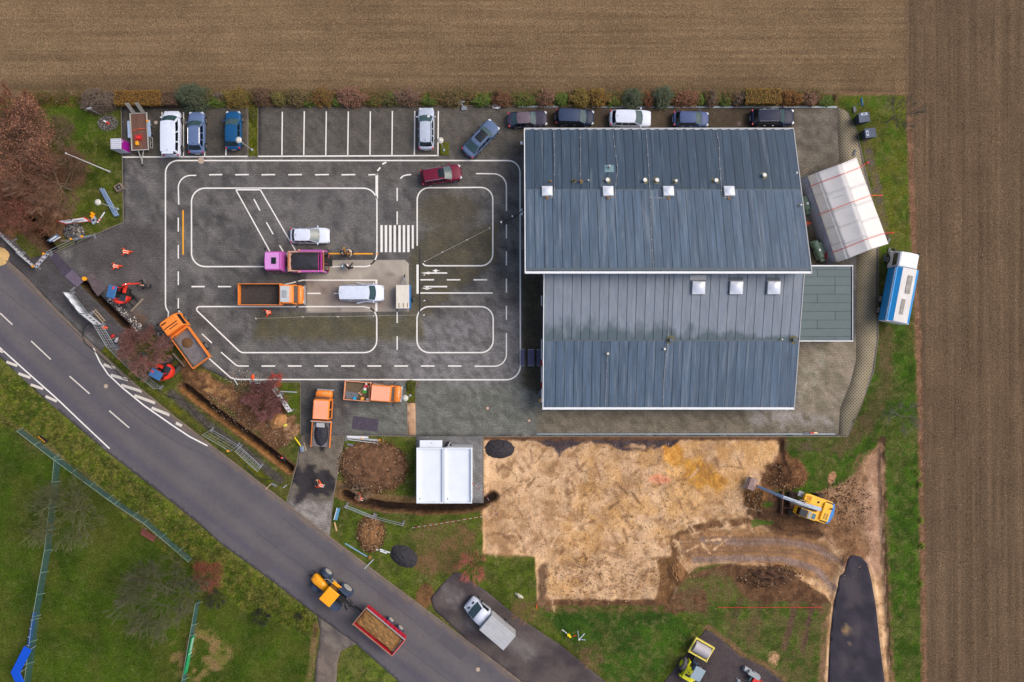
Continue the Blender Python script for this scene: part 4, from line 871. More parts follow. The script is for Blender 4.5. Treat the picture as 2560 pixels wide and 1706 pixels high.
for (x, y, sx, sy) in (((ax0+ax1)/2, ay0, ax1-ax0+.1, .12), ((ax0+ax1)/2, ay1, ax1-ax0+.1, .1), (ax1, (ay0+ay1)/2, .1, ay0-ay1-.12)): MB().box(x, y, HA-.08, sx, sy, .32).build('edge_trim', m_trim if sy < 1 else m_trimg, ann)
MB().box((ax0+ax1)/2, (ay0+ay1)/2, (HA-.5)/2, ax1-ax0-.5, ay0-ay1-.5, HA-.5).build('wall', m_wall, ann)

# ---------------------------------------------------------------- twin garages
HG = 2.6; m_gar = mat('white garage roof', (218, 226, 236), .55, var=.05, scale=.8); m_garw = mat('garage wall', (206, 208, 212), .7, var=.06)
def garage(xa, xb, ya, yb, lab, opened):
    (x0, y0), (x1, y1) = G(xa, ya, HG), G(xb, yb, HG); cx, cy = (x0+x1)/2, (y0+y1)/2
    g = bpy.data.objects.new('garage', None); COL.objects.link(g); g.location = (cx, cy, 0.02); tag(g, lab, 'garage', 'prefabricated white garages'); w, d = x1-x0, y0-y1
    MB().box(0, 0, HG-.32, w-.02, d-.02, .1).build('roof', m_gar, g)
    for a, b, sx, sy in ((0, d/2-.07, w, .14), (0, -d/2+.07, w, .14), (-w/2+.07, 0, .14, d-.285), (w/2-.07, 0, .14, d-.285)): MB().box(a, b, HG-.14, sx, sy, .28).build('parapet', m_gar, g, bevel=.015)
    for a, b, sx, sy in ((0, -d/2+.09, w-.1, .12), (-w/2+.1, 0, .12, d-.4), (w/2-.1, 0, .12, d-.4)): MB().box(a, b, (HG-.38)/2, sx, sy, HG-.38).build('wall', m_garw, g)
    MB().box(-w/2+.35, -d/2+.45, HG-.262, .12, .12, .015).build('drain', m_dark, g)
    if opened:
        dr = MB().add([(-w/2+.3, d/2-.3, 2.02), (w/2-.2, d/2-.3, 2.02), (w/2-.2, d/2+.75, 1.95), (-w/2+.3, d/2+.75, 1.95)], [(0, 1, 2, 3)]).build('door', m_gar, g, solid=.06)
        MB().box(.1, d/2+.45, 2.02, .16, .04, .04).build('handle', m_dark, dr)
    else:
        MB().box(0, d/2-.06, 2.05, w-.2, .1, .24).build('door_frame', m_garw, g); MB().bar((-w/2+.3, d/2-.1, 2.0), (-w/2+.65, d/2+.55, 1.9), .1).build('door_arm', m_trimg, g); MB().box(.2, d/2+.0, 1.1, w-.5, .06, 2.1).build('door', m_garw, g)
    return g
garage(1041, 1109, 1120, 1259, 'white flat-roofed garage with its front door swung open, western of the pair', True)
garage(1110, 1180, 1120, 1259, 'white flat-roofed garage with closed front, beside the sandy building site', False)

# ---------------------------------------------------------------- white marquee held down with straps
m_tent = mat('tent fabric', (214, 212, 212), .75, var=.06, scale=.9, bump=.15, bscale=3); m_tentg = mat('tent side cloth', (112, 118, 138), .8, var=.2, scale=2)
tn = bpy.data.objects.new('tent', None); COL.objects.link(tn); tag(tn, 'white fabric marquee lashed down with red and orange straps beside the building', 'tent')
def TP(a, b, h):   # a: 0 west eave .. 3 east eave, b: 0 north .. 1 south
    W_ = {0: ((2019, 441), (2091, 657), 2.0), 1: ((2041, 432), (2119, 647), 3.1), 2: ((2100, 411), (2176, 624), 4.2), 3: ((2141, 394), (2221, 610), 2.9)}
    i = int(min(a, 2.999)); f = a-i; out = []
    for q in (i, i+1):
        (x0, y0), (x1, y1), hh = W_[q]; sag = 0; x_, y_ = G(x0+(x1-x0)*b, y0+(y1-y0)*b, hh); out.append(Vector((x_, y_, hh+h)))
    return out[0].lerp(out[1], f)
rg = random.Random(11); bays = [0, .235, .43, .62, .81, 1.0]
for s in range(3):
    for i in range(5):
        b0, b1 = bays[i]+(.03*s if i else 0), bays[i+1]+(.03*s if i < 4 else 0); n = 6; vs = []
        for u in range(n+1):
            for v in range(n+1):
                fu, fv = u/n, v/n; p = TP(s+fu*.9999, b0+(b1-b0)*fv, -.10*math.sin(math.pi*fv)*(1 if s else .5)*math.sin(math.pi*fu)+.02*rg.random()*(s == 0)+.012*(i % 2))
                vs.append(tuple(p))
        MB().add(vs, [(u*(n+1)+v, u*(n+1)+v+1, (u+1)*(n+1)+v+1, (u+1)*(n+1)+v) for u in range(n) for v in range(n)]).build('roof_panel', m_tent, tn, smooth=True, solid=.01)
mb = MB(); lo_ = []; hi_ = []
for k in range(15):
    p = TP(0, k/14, 0); q = p+Vector((-.35-.1*rg.random(), -.1, -1.9)); hi_.append(tuple(p)); m_ = p.lerp(q, .4)+Vector((-.25*rg.random(), 0, 0)); lo_.append((tuple(m_), tuple(q)))
vs = hi_+[a for a, b in lo_]+[b for a, b in lo_]; fs = [(i+r*15, i+1+r*15, i+16+r*15, i+15+r*15) for r in range(2) for i in range(14)]
mb.add(vs, fs).build('side_curtain', m_tentg, tn, smooth=True, solid=.01)
mb = MB(); e = [TP(3, k/6, -.02) for k in range(7)]; vs = [tuple(p) for p in e]+[(p.x-.1, p.y, .05) for p in e]; mb.add(vs, [(i, i+1, i+8, i+7) for i in range(6)]).build('side_curtain', m_tent, tn, solid=.01)
pm = MB()
for b in (0.01, .33, .66, .99):
    for a in (0, 3): p = TP(a, b, -.05); pm.bar(p, (p.x, p.y, .03), .07)
    pm.path([TP(a, b, -.08) for a in (0, 1, 2, 3)], .06, 4)
pm.build('pole_frame', m_trimg, tn)
m_str = mat('orange strap', (226, 92, 52), .6, var=.15, scale=3); m_strr = mat('red strap', (206, 40, 40), .6)
for (b, mm, e) in ((.115, m_strr, (2170, 406.5)), (.44, m_str, (2204, 489)), (.88, m_strr, (2232, 582))):
    P_ = [TP(a, b, .045) for a in (0, .5, 1, 1.5, 2, 2.5, 3)]; ex, ey = G(*e, .1); P_.append(Vector((ex, ey, .1))); p0 = P_[0]+Vector((-.3, -.12, -1.8)); P_.insert(0, p0)
    MB().path(P_, .055, 4).build('strap', mm, tn)
    MB().box(ex, ey, .12, .25, .12, .12).build('strap_anchor', m_strr, tn)
# ---------------------------------------------------------------- passenger cars
m_tyre = mat('tyre rubber', (34, 36, 40), .8, var=.15, scale=8); m_rim = mat('alloy rim', (168, 170, 174), .35, .6); m_plas = mat('black plastic', (30, 32, 36), .6)
m_glass = mat('car glass', (58, 80, 86), .12, spec=.5, var=.35, scale=3, coat=.1); m_glassd = mat('tinted side glass', (12, 20, 26), .08, spec=.8, var=.05); m_lamp = mat('headlamp glass', (206, 214, 222), .15, coat=.6); m_tail = mat('tail lamp', (190, 20, 26), .3, coat=.5)
m_chrome = mat('chrome', (190, 194, 200), .25, .8)
def paintm(n, c, metal=.1): return mat('car paint '+n, c, .5, metal*.3, var=.08, scale=2, coat=.08, spec=.2)
def wheel(par, x, y, r, w, side, rim=.62, m=m_rim, name='wheel'):
    t = MB().cyl(x, y, r, r, w, 22, axis='y').build(name, m_tyre, par, bevel=.02)
    MB().cyl(x, y+side*(w/2+.002), r, r*rim, .03, 18, axis='y').build('rim', m, t); MB().cyl(x, y+side*(w/2+.02), r, r*.16, .05, 10, axis='y').build('hub', m_plas, t)
    return t
def car(name, label, px_, py_, ang, Ln, Wd, Hh, pm, f, belt=.95, rails=False, sun=None, roofm=None, top=.74, group='cars parked in the yard', hood=.86, cat='car', railm=None, trunk=False):
    rt = root(name, label, cat, px_, py_, ang, h=.9, group=group); hl = Ln/2; X_ = lambda t: hl-Ln*t
    fh, fs, fr, fg = f; zh = hood*Hh/1.45 if Hh < 1.7 else hood*1.15; zb = belt*Hh/1.45 if Hh < 1.7 else belt*1.2
    wf = [(0, .70), (.012, .82), (.04, .92), (.1, .975), (.2, 1), (.5, 1), (.8, .99), (.9, .965), (.965, .90), (.99, .80), (1, .72)]
    def wid(t):
        for (a, b), (c, d) in zip(wf[:-1], wf[1:]):
            if t <= c: return b+(d-b)*(t-a)/(c-a)
        return wf[-1][1]
    def zt(t):
        if t < fh: return (zh-.20)+(.20)*min(1, (t/.10))**.5+(zb-zh)*(t/fh)**2
        if t > fg: k = (t-fg)/(1-fg+1e-6); return zb-(.02 if trunk else .10)*k-.12*max(0, k-.7)
        return zb
    st_ = [0, .012, .04, .08, .14, fh, (fh+fs)/2, .45, .6, .72, .84, .92, .965, .99, 1]; st_ = sorted(set(min(1, s) for s in st_)); rings = []
    for t in st_:
        w = Wd/2*wid(t); z = zt(t); x = X_(t); lo_ = .32 if t in (0, 1) else .22
        rings.append([(x, -w*.9, lo_), (x, -w, .42), (x, -w, z-.34), (x, -w*.99, z-.16), (x, -w*.93, z-.05), (x, -w*.78, z), (x, -w*.4, z+.03), (x, 0, z+.04), (x, w*.4, z+.03), (x, w*.78, z), (x, w*.93, z-.05), (x, w*.99, z-.16), (x, w, z-.34), (x, w, .42), (x, w*.9, lo_)])
    b = fixn(MB().loft(rings).build('body', pm, rt, smooth=True, subd=1))
    # cabin
    xf0, xf1, xr1, xr0 = X_(fh), X_(fs), X_(fr), X_(fg); w0, w1 = Wd/2*.93, Wd/2*top; ztop = Hh-.05
    def pt(face, a, u, off=0.):
        uu = u; bul = .22*(1-.45*u); rb = .10; w = w0+(w1-w0)*uu**1.15; z = zb-.02+(ztop-zb+.02)*uu
        xf = xf0+(xf1-xf0)*uu; xr = xr0+(xr1-xr0)*uu
        if face == 'f': return (xf-bul*a*a+off*.8, a*w*.97, z+off)
        if face == 'r': return (xr+rb*a*a-off*.8, -a*w*.97, z+off)
        xa = xr+rb+(xf-bul-xr-rb)*a; s = 1 if face == 'l' else -1
        return (xa, s*(w*(1-.05*abs(2*a-1)**3)+off), z+off*.3)
    def ring(u):
        r = [pt('f', a, u) for a in (-1, -.7, -.35, 0, .35, .7, 1)]; r += [pt('l', a, u) for a in (.97, .8, .6, .4, .2, .03)]
        r += [pt('r', a, u) for a in (-1, -.6, 0, .6, 1)]; r += [pt('s', a, u) for a in (.03, .2, .4, .6, .8, .97)]; return r
    rs = [ring(u) for u in (0, .5, .85, .97, 1)]; rs[-1] = [(x*.985+(xf1+xr1)/2*.015, y*.96, z+.02) for x, y, z in rs[-1]]
    MB().loft(rs, cap=False).build('cabin', pm, rt, smooth=True)
    # roof panel with a crown
    n = 7; vs = []
    for i in range(n+1):
        for j in range(n+1):
            a = j/n*2-1; u = i/n; xF = pt('f', a, .985)[0]; xB = pt('r', -a, .985)[0]; w = w1*.975; x = xB+(xF-xB)*u
            vs.append((x, a*w, ztop+.015+.05*(1-a*a)*(1-.5*(2*u-1)**2)-.02*(2*u-1)**4))
    rf = MB().add(vs, [(i*(n+1)+j, (i+1)*(n+1)+j, (i+1)*(n+1)+j+1, i*(n+1)+j+1)[::-1] for i in range(n) for j in range(n)]).build('roof', roofm or pm, rt, smooth=True)
    fixn(rf)
    def patch(nm, face, a0, a1, u0, u1, m, parent=rt, off=.012, na=8, nu=4):
        vs = [pt(face, a0+(a1-a0)*i/na, u0+(u1-u0)*j/nu, off) for i in range(na+1) for j in range(nu+1)]
        return MB().add(vs, [(i*(nu+1)+j, (i+1)*(nu+1)+j, (i+1)*(nu+1)+j+1, i*(nu+1)+j+1) for i in range(na) for j in range(nu)]).build(nm, m, parent, smooth=True)
    ws = patch('windshield', 'f', -.93, .93, .02, .95, m_glass); patch('rear_window', 'r', -.88, .88, .12, .92, m_glassd if not trunk else m_glass)
    for k in (-.3, .25): a_ = pt('f', k, .03, .03); b_ = pt('f', k+.32, .22, .03); MB().bar(a_, b_, .025).build('wiper', m_plas, ws)
    for s in ('l', 's'):
        for a0, a1 in ((.06, .30), (.34, .60), (.64, .93)): patch('side_window', s, a0, a1, .14, .86, m_glassd, na=3, nu=2)
    for s in (-1, 1):
        for x in (hl-.19*Ln, -hl+.19*Ln):
            wheel(rt, x, s*(Wd/2-.085), .33, .2, s)
            MB().cyl(x, s*(Wd/2-.06), .36, .41, .14, 20, axis='y').build('wheel_arch', m_plas, rt)
        MB().box(xf0-.28, s*(Wd/2+.07), zb+.05, .14, .2, .13).build('mirror', pm, rt, bevel=.03)
        MB().box(0, s*(Wd/2*.97+.03), zb-.22, .2, .03, .03).build('door_handle', m_chrome, rt); MB().box(-.9, s*(Wd/2*.97+.03), zb-.22, .2, .03, .03).build('door_handle', m_chrome, rt)
        h = MB().box(hl-.20, s*Wd/2*.70, zh-.14, .30, .30, .13, rz=-s*.55).build('headlight', m_lamp, rt, bevel=.04)
        MB().box(-hl+.12, s*Wd/2*.80, zb-.13, .16, .22, .18, rz=s*.4).build('tail_light', m_tail, rt, bevel=.03)
        if rails: 
            a = xr1+.15; c = xf1-.25; MB().bar((a, s*w1*.93, ztop+.07), (c, s*w1*.93, ztop+.07), .045, n=6).bar((a, s*w1*.93, ztop+.07), (a-.05, s*w1*.93, ztop), .04).bar((c, s*w1*.93, ztop+.07), (c+.05, s*w1*.93, ztop), .04).build('roof_rail', railm or m_chrome, rt)
    MB().box(hl-.01, 0, .45, .05, Wd*.5, .22).build('grille', m_plas, rt, bevel=.02); MB().box(-hl-.01, 0, .5, .04, .52, .11).build('number_plate', m_wht, rt)
    MB().bar((xr1+.25, 0, ztop+.05), (xr1+.12, 0, ztop+.16), .035).build('antenna', m_plas, rt)
    MB().box(0, 0, .30, Ln*.8, Wd*.82, .2).build('underbody', m_plas, rt)
    if sun:
        vs = []; x0, x1 = sun; ww = w1*.68
        for i in range(5):
            for j in range(5): a = (j/4*2-1)*.7; u = i/4; vs.append((x0+(x1-x0)*u, a*w1*.975, ztop+.072-.05*a*a-.012*(2*u-1)**2))
        MB().add(vs, [(i*5+j, (i+1)*5+j, (i+1)*5+j+1, i*5+j+1) for i in range(4) for j in range(4)]).build('sunroof', m_glassd, rt, smooth=True)
    return rt
gN = 'cars parked in the marked bays'; gB = 'cars parked in a row behind the building'
p_white = paintm('white', (208, 216, 234), .0); p_silver = paintm('silver', (176, 186, 204), .4)
v = car('passenger_van', 'long white passenger van parked nose up beside the plank-floored trailer', 429, 334, 90, 5.1, 1.92, 1.95, p_white, (.11, .27, .955, .985), belt=.98, top=.86, group=gN, cat='van')
MB().box(-2.42, 0, 1.9, .22, 1.3, .05).build('roof_spoiler', p_white, v)
car('estate_car', 'blue-grey estate car with roof rails parked right of the white van', 490, 331, 90, 4.7, 1.84, 1.55, paintm('steel blue', (92, 112, 150)), (.22, .38, .84, .95), rails=True, group=gN)
car('hatchback_car', 'bright petrol-blue hatchback parked by the hedge divider and lamp post', 582, 325, 90, 4.3, 1.8, 1.5, paintm('petrol blue', (22, 78, 124)), (.20, .40, .84, .95), group=gN)
v = car('estate_car', 'silver-white estate car parked in the last marked bay', 1065, 321, 90, 4.72, 1.84, 1.5, p_silver, (.18, .37, .86, .955), rails=True, group=gN, railm=m_plas)
MB().box(1.25, -.3, 1.16, .2, .26, .01).build('permit_paper', m_wht, v)
car('saloon_car', 'grey-blue car with black glass roof parked at a slant beside the moss bed', 1202, 346, 47, 4.7, 1.88, 1.5, paintm('slate blue', (84, 104, 138)), (.22, .37, .70, .92), sun=(-.55, .75), group=gN, trunk=True)
car('estate_car', 'dark red car with sunroof turning on the white-lined lane', 1103, 437, 9, 4.6, 1.84, 1.7, paintm('dark red', (104, 22, 50)), (.22, .42, .92, .97), sun=(-.3, .42), group=gN, rails=True, top=.78)
car('hatchback_car', 'white hatchback standing inside the lined area above the purple truck', 774, 589, 0, 4.4, 1.8, 1.5, p_white, (.22, .46, .86, .95), group=gN)
car('saloon_car', 'dark purple-grey saloon with reddish tail, first in the row behind the building', 1319, 297, 3, 4.45, 1.75, 1.4, paintm('plum grey', (52, 50, 72)), (.27, .43, .78, .92), roofm=mat('plum roof', (92, 78, 92), .45, coat=.3), group=gB, trunk=True)
car('estate_car', 'navy blue van-like car, second in the row behind the building', 1437, 293, -2, 4.35, 1.78, 1.65, paintm('navy', (20, 34, 62)), (.19, .38, .93, .975), group=gB, top=.8, roofm=mat('navy roof', (26, 50, 84), .4, .2, coat=.4))
car('suv', 'white off-road style car parked behind the building', 1576, 296, -1, 4.65, 1.88, 1.68, p_white, (.20, .40, .88, .955), group=gB, top=.77)
car('hatchback_car', 'short blue-grey hatchback with red tail lights parked behind the building', 1728, 297, -1, 4.0, 1.72, 1.5, paintm('dusk blue', (70, 86, 128)), (.20, .40, .85, .95), group=gB)
car('suv', 'near-black estate with silver roof rails, last in the row behind the building', 1932, 293, 1, 4.85, 1.9, 1.6, paintm('midnight', (26, 34, 60)), (.22, .37, .88, .96), rails=True, group=gB)
v = car('passenger_van', 'white van with dark roof rails and open side doors on the concrete slab', 904, 733, 0, 5.0, 1.92, 1.95, p_white, (.16, .29, .965, .985), belt=.98, top=.86, rails=True, railm=m_plas, group=gN, cat='van')
for s in (-1, 1): d = MB().add([(.35, s*.98, .4), (1.25, s*1.02, .4), (1.25, s*1.02, 1.1), (.35, s*.98, 1.1), (-.5, s*1.18, .45), (-.5, s*1.16, 1.3)], [(0, 1, 2, 3), (0, 3, 5, 4)]).build('open_door', p_white, v, solid=.05)
for k in range(6): MB().box(-.7, -.5+k*.2, 1.963, 2.6, .025, .03).build('roof_rib', p_white, v)

# ---------------------------------------------------------------- trucks
m_or = mat('orange truck paint', (238, 134, 50), .5, var=.08, coat=.15); m_orp = mat('faded orange roof', (242, 160, 118), .5, var=.08, coat=.2); m_bed = mat('worn steel bed', (82, 72, 70), .7, .3, var=.35, scale=3); m_chas = mat('black chassis', (28, 28, 30), .7, var=.2)
m_beds = mat('scraped light steel bed', (128, 122, 124), .55, .4, var=.4, scale=2.2); m_rust = mat('brown scraped bed floor', (56, 53, 54), .8, .2, var=.35, scale=3); m_grey = mat('grey paint', (150, 156, 162), .5, var=.1)
def bed(rt, x0, x1, w, zf, zr, mside, mfloor, t=.07, tail=True, front=True):
    fl = MB().box((x0+x1)/2, 0, zf, x1-x0-.05, w-.05, .08).build('bed_floor', mfloor, rt)
    for s in (-1, 1): MB().box((x0+x1)/2, s*(w/2-t/2), (zf+zr)/2+.02, x1-x0, t, zr-zf).build('bed_side', mside, rt, bevel=.01)
    for s in (-1, 1): MB().box((x0+x1)/2, s*(w/2-t-.012), (zf+zr)/2-.02, x1-x0-.2, .02, zr-zf-.06).build('liner', mat('scuffed liner', (84, 72, 66), .8, .1, var=.35, scale=5), rt)
    if front: MB().box(x1-t/2, 0, (zf+zr)/2+.08, t, w-2*t-.004, zr-zf+.12).build('bed_front', mside, rt, bevel=.01)
    if tail: MB().box(x0+t/2, 0, (zf+zr)/2, t, w-2*t-.004, zr-zf-.04).build('tailgate', mside, rt, bevel=.01)
    MB().box((x0+x1)/2+.2, 0, zf-.22, x1-x0-.3, w*.4, .3).build('subframe', m_chas, rt)
def cab(rt, x0, x1, w, z1, pm, roofm, zlow=.6, slope=.25, nose=0., nosez=1.2, side_n=1):
    """box cab from x0 (back) to x1 (front) with windshield; nose adds a bonnet"""
    L0 = x1-nose
    v_ = MB(); rings = []
    for z, xx, ww in ((zlow, L0, w/2), (z1*.56, L0, w/2), (z1*.9, L0-slope*.8, w/2*.94), (z1-.04, L0-slope*1.1, w/2*.9), (z1, L0-slope*1.35, w/2*.84)):
        xb = x0 if z < z1*.9 else x0+.03; c = .12
        rings.append([(xb, -ww, z), (xx-c, -ww, z), (xx, -ww+c*1.4, z), (xx+.04, 0, z), (xx, ww-c*1.4, z), (xx-c, ww, z), (xb, ww, z)])
    fixn(v_.loft(rings).build('cab', pm, rt, smooth=False, bevel=.03))
    MB().box((x0+L0-slope*1.35)/2+.02, 0, z1+.012, (L0-slope*1.35-x0)-.1, w*.80, .03).build('cab_roof', roofm, rt, bevel=.01)
    MB().add([(L0+.035, -w/2*.84, z1*.58), (L0+.06, 0, z1*.58), (L0+.035, w/2*.84, z1*.58), (L0-slope*.8+.035, -w/2*.80, z1*.89), (L0-slope*.8+.065, 0, z1*.89), (L0-slope*.8+.035, w/2*.80, z1*.89)], [(0, 1, 4, 3), (1, 2, 5, 4)]).build('windshield', m_glass, rt)
    n = side_n
    for s in (-1, 1):
        for k in range(n):
            a = x0+.15+(L0-.35-x0)*k/n; b = x0+.05+(L0-.35-x0)*(k+1)/n
            MB().add([(a, s*(w/2+.012), z1*.58), (b, s*(w/2+.012), z1*.58), (b-.05, s*(w/2*.945+.012), z1*.87), (a+.02, s*(w/2*.945+.012), z1*.87)], [(0, 1, 2, 3)]).build('side_window', m_glassd, rt)
        MB().bar((L0-.1, s*w/2, z1*.75), (L0+.08, s*(w/2+.25), z1*.75), .04).box(L0+.08, s*(w/2+.28), z1*.68, .12, .18, .42).build('mirror', m_plas, rt)
        MB().box(x1-.03, s*w/2*.72, zlow+.25, .1, .26, .18).build('headlight', m_lamp, rt, bevel=.02)
    if nose:
        rr_ = []
        for x, ww, z in ((L0-.05, w/2*.97, z1*.57), (x1-.25, w/2*.93, nosez), (x1-.04, w/2*.86, nosez-.12), (x1, w/2*.8, nosez-.3)):
            rr_.append([(x, -ww, zlow-.1), (x, -ww, z-.1), (x, -ww*.85, z), (x, 0, z+.04), (x, ww*.85, z), (x, ww, z-.1), (x, ww, zlow-.1)])
        fixn(MB().loft(rr_).build('bonnet', pm, rt, smooth=True))
    MB().box(x1+.03, 0, zlow-.08, .16, w*.96, .28).build('bumper', m_grey, rt, bevel=.03)
# purple skip lorry, facing west
m_pur = mat('lilac truck paint', (180, 84, 168), .5, var=.08, coat=.15); m_purr = mat('lilac cab roof', (206, 140, 208), .45, var=.05, coat=.3); m_purd = mat('purple steel arm', (170, 44, 130), .5, var=.15)
x0 = 0; t = root('skip_lorry', 'purple skip lorry carrying a dark loaded skip at the centre of the yard', 'truck', 748, 655, 180, h=1.6, group='trucks in the yard')
cab(t, 1.62, 3.62, 2.25, 2.75, m_pur, m_purr, zlow=.55, slope=.12)
MB().box(2.45, .0, 2.80, .55, .72, .05).build('roof_hatch', m_dark, t, bevel=.02); MB().box(1.75, 0, 2.7, .25, 1.9, .22).build('cab_spoiler', m_pur, t, bevel=.05)
MB().box(-.2, 0, .85, 6.6, .9, .3).build('chassis', m_chas, t)
for x in (2.75, -1.6, -2.5): 
    for s in (-1, 1): wheel(t, x, s*.98, .5, .3, s)
MB().cyl(1.15, -.82, .95, .33, .8, 16, axis='x').build('fuel_tank', m_grey, t); MB().box(1.2, .78, .9, .75, .5, .7).build('battery_box', mat('tank blue grey', (84, 108, 128), .5), t, bevel=.05)
MB().box(1.25, .1, 1.2, .25, .9, .5).box(1.35, -.4, 1.3, .12, .3, .4).build('hydraulics', m_plas, t)
MB().box(-.75, 0, 1.06, 3.7, 1.9, .1).build('deck', m_chas, t)
for s in (-1, 1):
    MB().bar((.75, s*1.1, 1.25), (-.25, s*1.14, 2.35), .22).bar((-.25, s*1.14, 2.35), (-2.75, s*1.13, 2.3), .2).bar((-2.75, s*1.13, 2.3), (-3.05, s*1.16, 1.5), .16).build('lift_arm', m_pur, t, bevel=.02)
    MB().bar((.3, s*1.12, 1.2), (-1.2, s*1.16, 2.2), .12, n=8).build('hydraulic_cylinder', m_purr, t); MB().cyl(-.25, s*1.18, 2.4, .1, .2, 8).build('pivot', m_orp, t)
MB().box(-2.65, 0, 2.25, .18, 2.1, .14).box(-2.3, 0, 2.1, .1, 2.1, .1).build('cross_beam', m_purd, t); MB().box(-3.1, 0, .8, .1, 2.0, .14).bar((-2.6, .2, 2.2), (-3.1, .2, .9), .05).build('rear_bar', mat('rust red', (130, 66, 60), .7), t)
sk = root('skip_container', 'weathered skip with pinkish rim heaped with dark asphalt on the purple lorry', 'skip', 765, 653.5, 180, h=2.3, z=.02)
m_rimp = mat('chipped beige rim', (196, 156, 138), .8, var=.3, scale=6)
o = []
for z, a, b in ((1.15, 1.45, .82), (2.25, 1.95, 1.06)): o.append([(-a, -b, z), (a, -b, z), (a, b, z), (-a, b, z)])
MB().loft(o, cap=False).build('skip_wall', m_rimp, sk, solid=.06); MB().box(0, 0, 1.17, 2.8, 1.6, .06).build('skip_floor', m_bed, sk)
MB().box(0, 1.06, 2.27, 4.0, .13, .08).box(0, -1.06, 2.27, 4.0, .13, .08).build('skip_rim', m_rimp, sk, bevel=.015); MB().box(1.93, 0, 2.27, .18, 1.98, .07).box(-1.93, 0, 2.27, .12, 1.98, .07).build('skip_rim', mat('orange rust rim', (176, 112, 80), .8, var=.3, scale=5), sk)
def heap(name, m, par, x, y, z, rx, ry, rz, n=26, lump=.12, seed=1, power=1., sq=.75, col=None, fine=.0):
    rg = random.Random(seed); vs = []; S = [rg.uniform(0, 50) for _ in range(2)]; k_ = n
    for i in range(k_+1):
        for j in range(k_+1):
            u, v_ = i/k_*2-1, j/k_*2-1
            a, b = u*math.sqrt(1-sq*v_*v_/2), v_*math.sqrt(1-sq*u*u/2); d = min(1, a*a+b*b) if sq > .9 else min(1, max(abs(u), abs(v_))**2)
            hgt = (1-d)**power; nn = vnoise(np.array([u*6+S[0]]), np.array([v_*6+S[1]]), 1., 3)[0]-.5; n2 = vnoise(np.array([u*17+S[0]]), np.array([v_*17+S[1]]), 1., 4)[0]-.5
            vs.append((x+a*rx*(1+.10*nn), y+b*ry*(1+.10*nn), z+rz*hgt*(1+lump*4*nn*.5)+lump*n2*.5*(1 if d < .98 else 0)))
    mb = MB().add(vs, [(i*(k_+1)+j, (i+1)*(k_+1)+j, (i+1)*(k_+1)+j+1, i*(k_+1)+j+1) for i in range(k_) for j in range(k_)])
    return mb.build(name, m, par, smooth=True)
m_blk = mat('dark asphalt load', (44, 44, 54), .8, var=.2, scale=7, bump=.8, bscale=16)
heap('skip_load', m_blk, None, 0, 0, 0, 1.75, .93, .32, sq=.2, seed=4); ob = COL.objects['skip_load']; ob.location = (sk.location.x, sk.location.y, 2.02); tag(ob, 'dark asphalt filling the skip on the purple lorry', 'load')
# orange tipper, facing east
t = root('tipper_truck', 'orange tipper truck with empty brown bed, left of the concrete slab', 'truck', 677, 737, 0, h=1.5, group='trucks in the yard')
cab(t, 1.5, 3.5, 2.25, 2.55, m_or, m_orp, zlow=.6, slope=.22, nose=.55, nosez=1.5)
MB().box(1.9, 0, 2.62, .95, 1.75, .08).build('roof_panel', mat('pale aluminium', (196, 200, 204), .5, .2), t); MB().box(1.9, 0, 2.69, .5, .8, .08).build('roof_hatch', m_grey, t, bevel=.02)
bed(t, -3.5, 1.2, 2.4, 1.15, 2.0, m_or, m_rust); MB().box(1.32, 0, 1.9, .2, 2.4, .9).build('headboard', m_or, t)
MB().box(.2, 0, .75, 6.0, .8, .25).build('chassis', m_chas, t)
for x in (2.4, -2.0):
    for s in (-1, 1): wheel(t, x, s*.98, .48, .3, s)
MB().box(-1.2, 0, 1.2, 4.4, 2.1, .03).build('dirt_layer', mat('dried mud', (62, 56, 54), .95, var=.4, scale=2.4, bump=.6), t, bevel=.1)
# orange tipper at a slant
t = root('tipper_truck', 'bright orange tipper truck at a slant beside the red twiggy tree, light steel bed', 'truck', 466.5, 851, 126, h=1.3, group='trucks in the yard')
cab(t, 1.3, 3.1, 2.3, 2.5, m_or, m_or, zlow=.6, slope=.16)
MB().box(2.05, 0, 2.56, .09, 1.7, .03).box(1.75, -.2, 2.56, .08, 1.1, .03).build('roof_slot', m_dark, t); MB().box(2.6, .55, 2.56, .14, .6, .03).build('roof_slot', m_plas, t)
for y in (-.6, .6): MB().cyl(2.72, y, 2.6, .08, .1, 8).build('beacon', mat('amber lamp', (240, 150, 20), .3), t)
bed(t, -3.1, 1.05, 2.3, 1.1, 1.8, m_or, m_beds); MB().box(1.15, 0, 1.5, .12, 2.2, .5).build('headboard', m_or, t); MB().box(.2, 0, .7, 5.6, .8, .25).build('chassis', m_chas, t)
for x in (2.3, -1.6):
    for s in (-1, 1): wheel(t, x, s*1.04, .46, .28, s)
b = heap('sand_load', mat('damp brown sand', (104, 74, 46), .9, var=.3, scale=9), None, 0, 0, 0, .62, .62, .22, n=16, sq=1., seed=2)
p = t.matrix_basis @ Vector((-.25, .15, 1.13)); b.location = p; tag(b, 'small brown sand heap lying in the slanted orange tipper bed', 'sand')
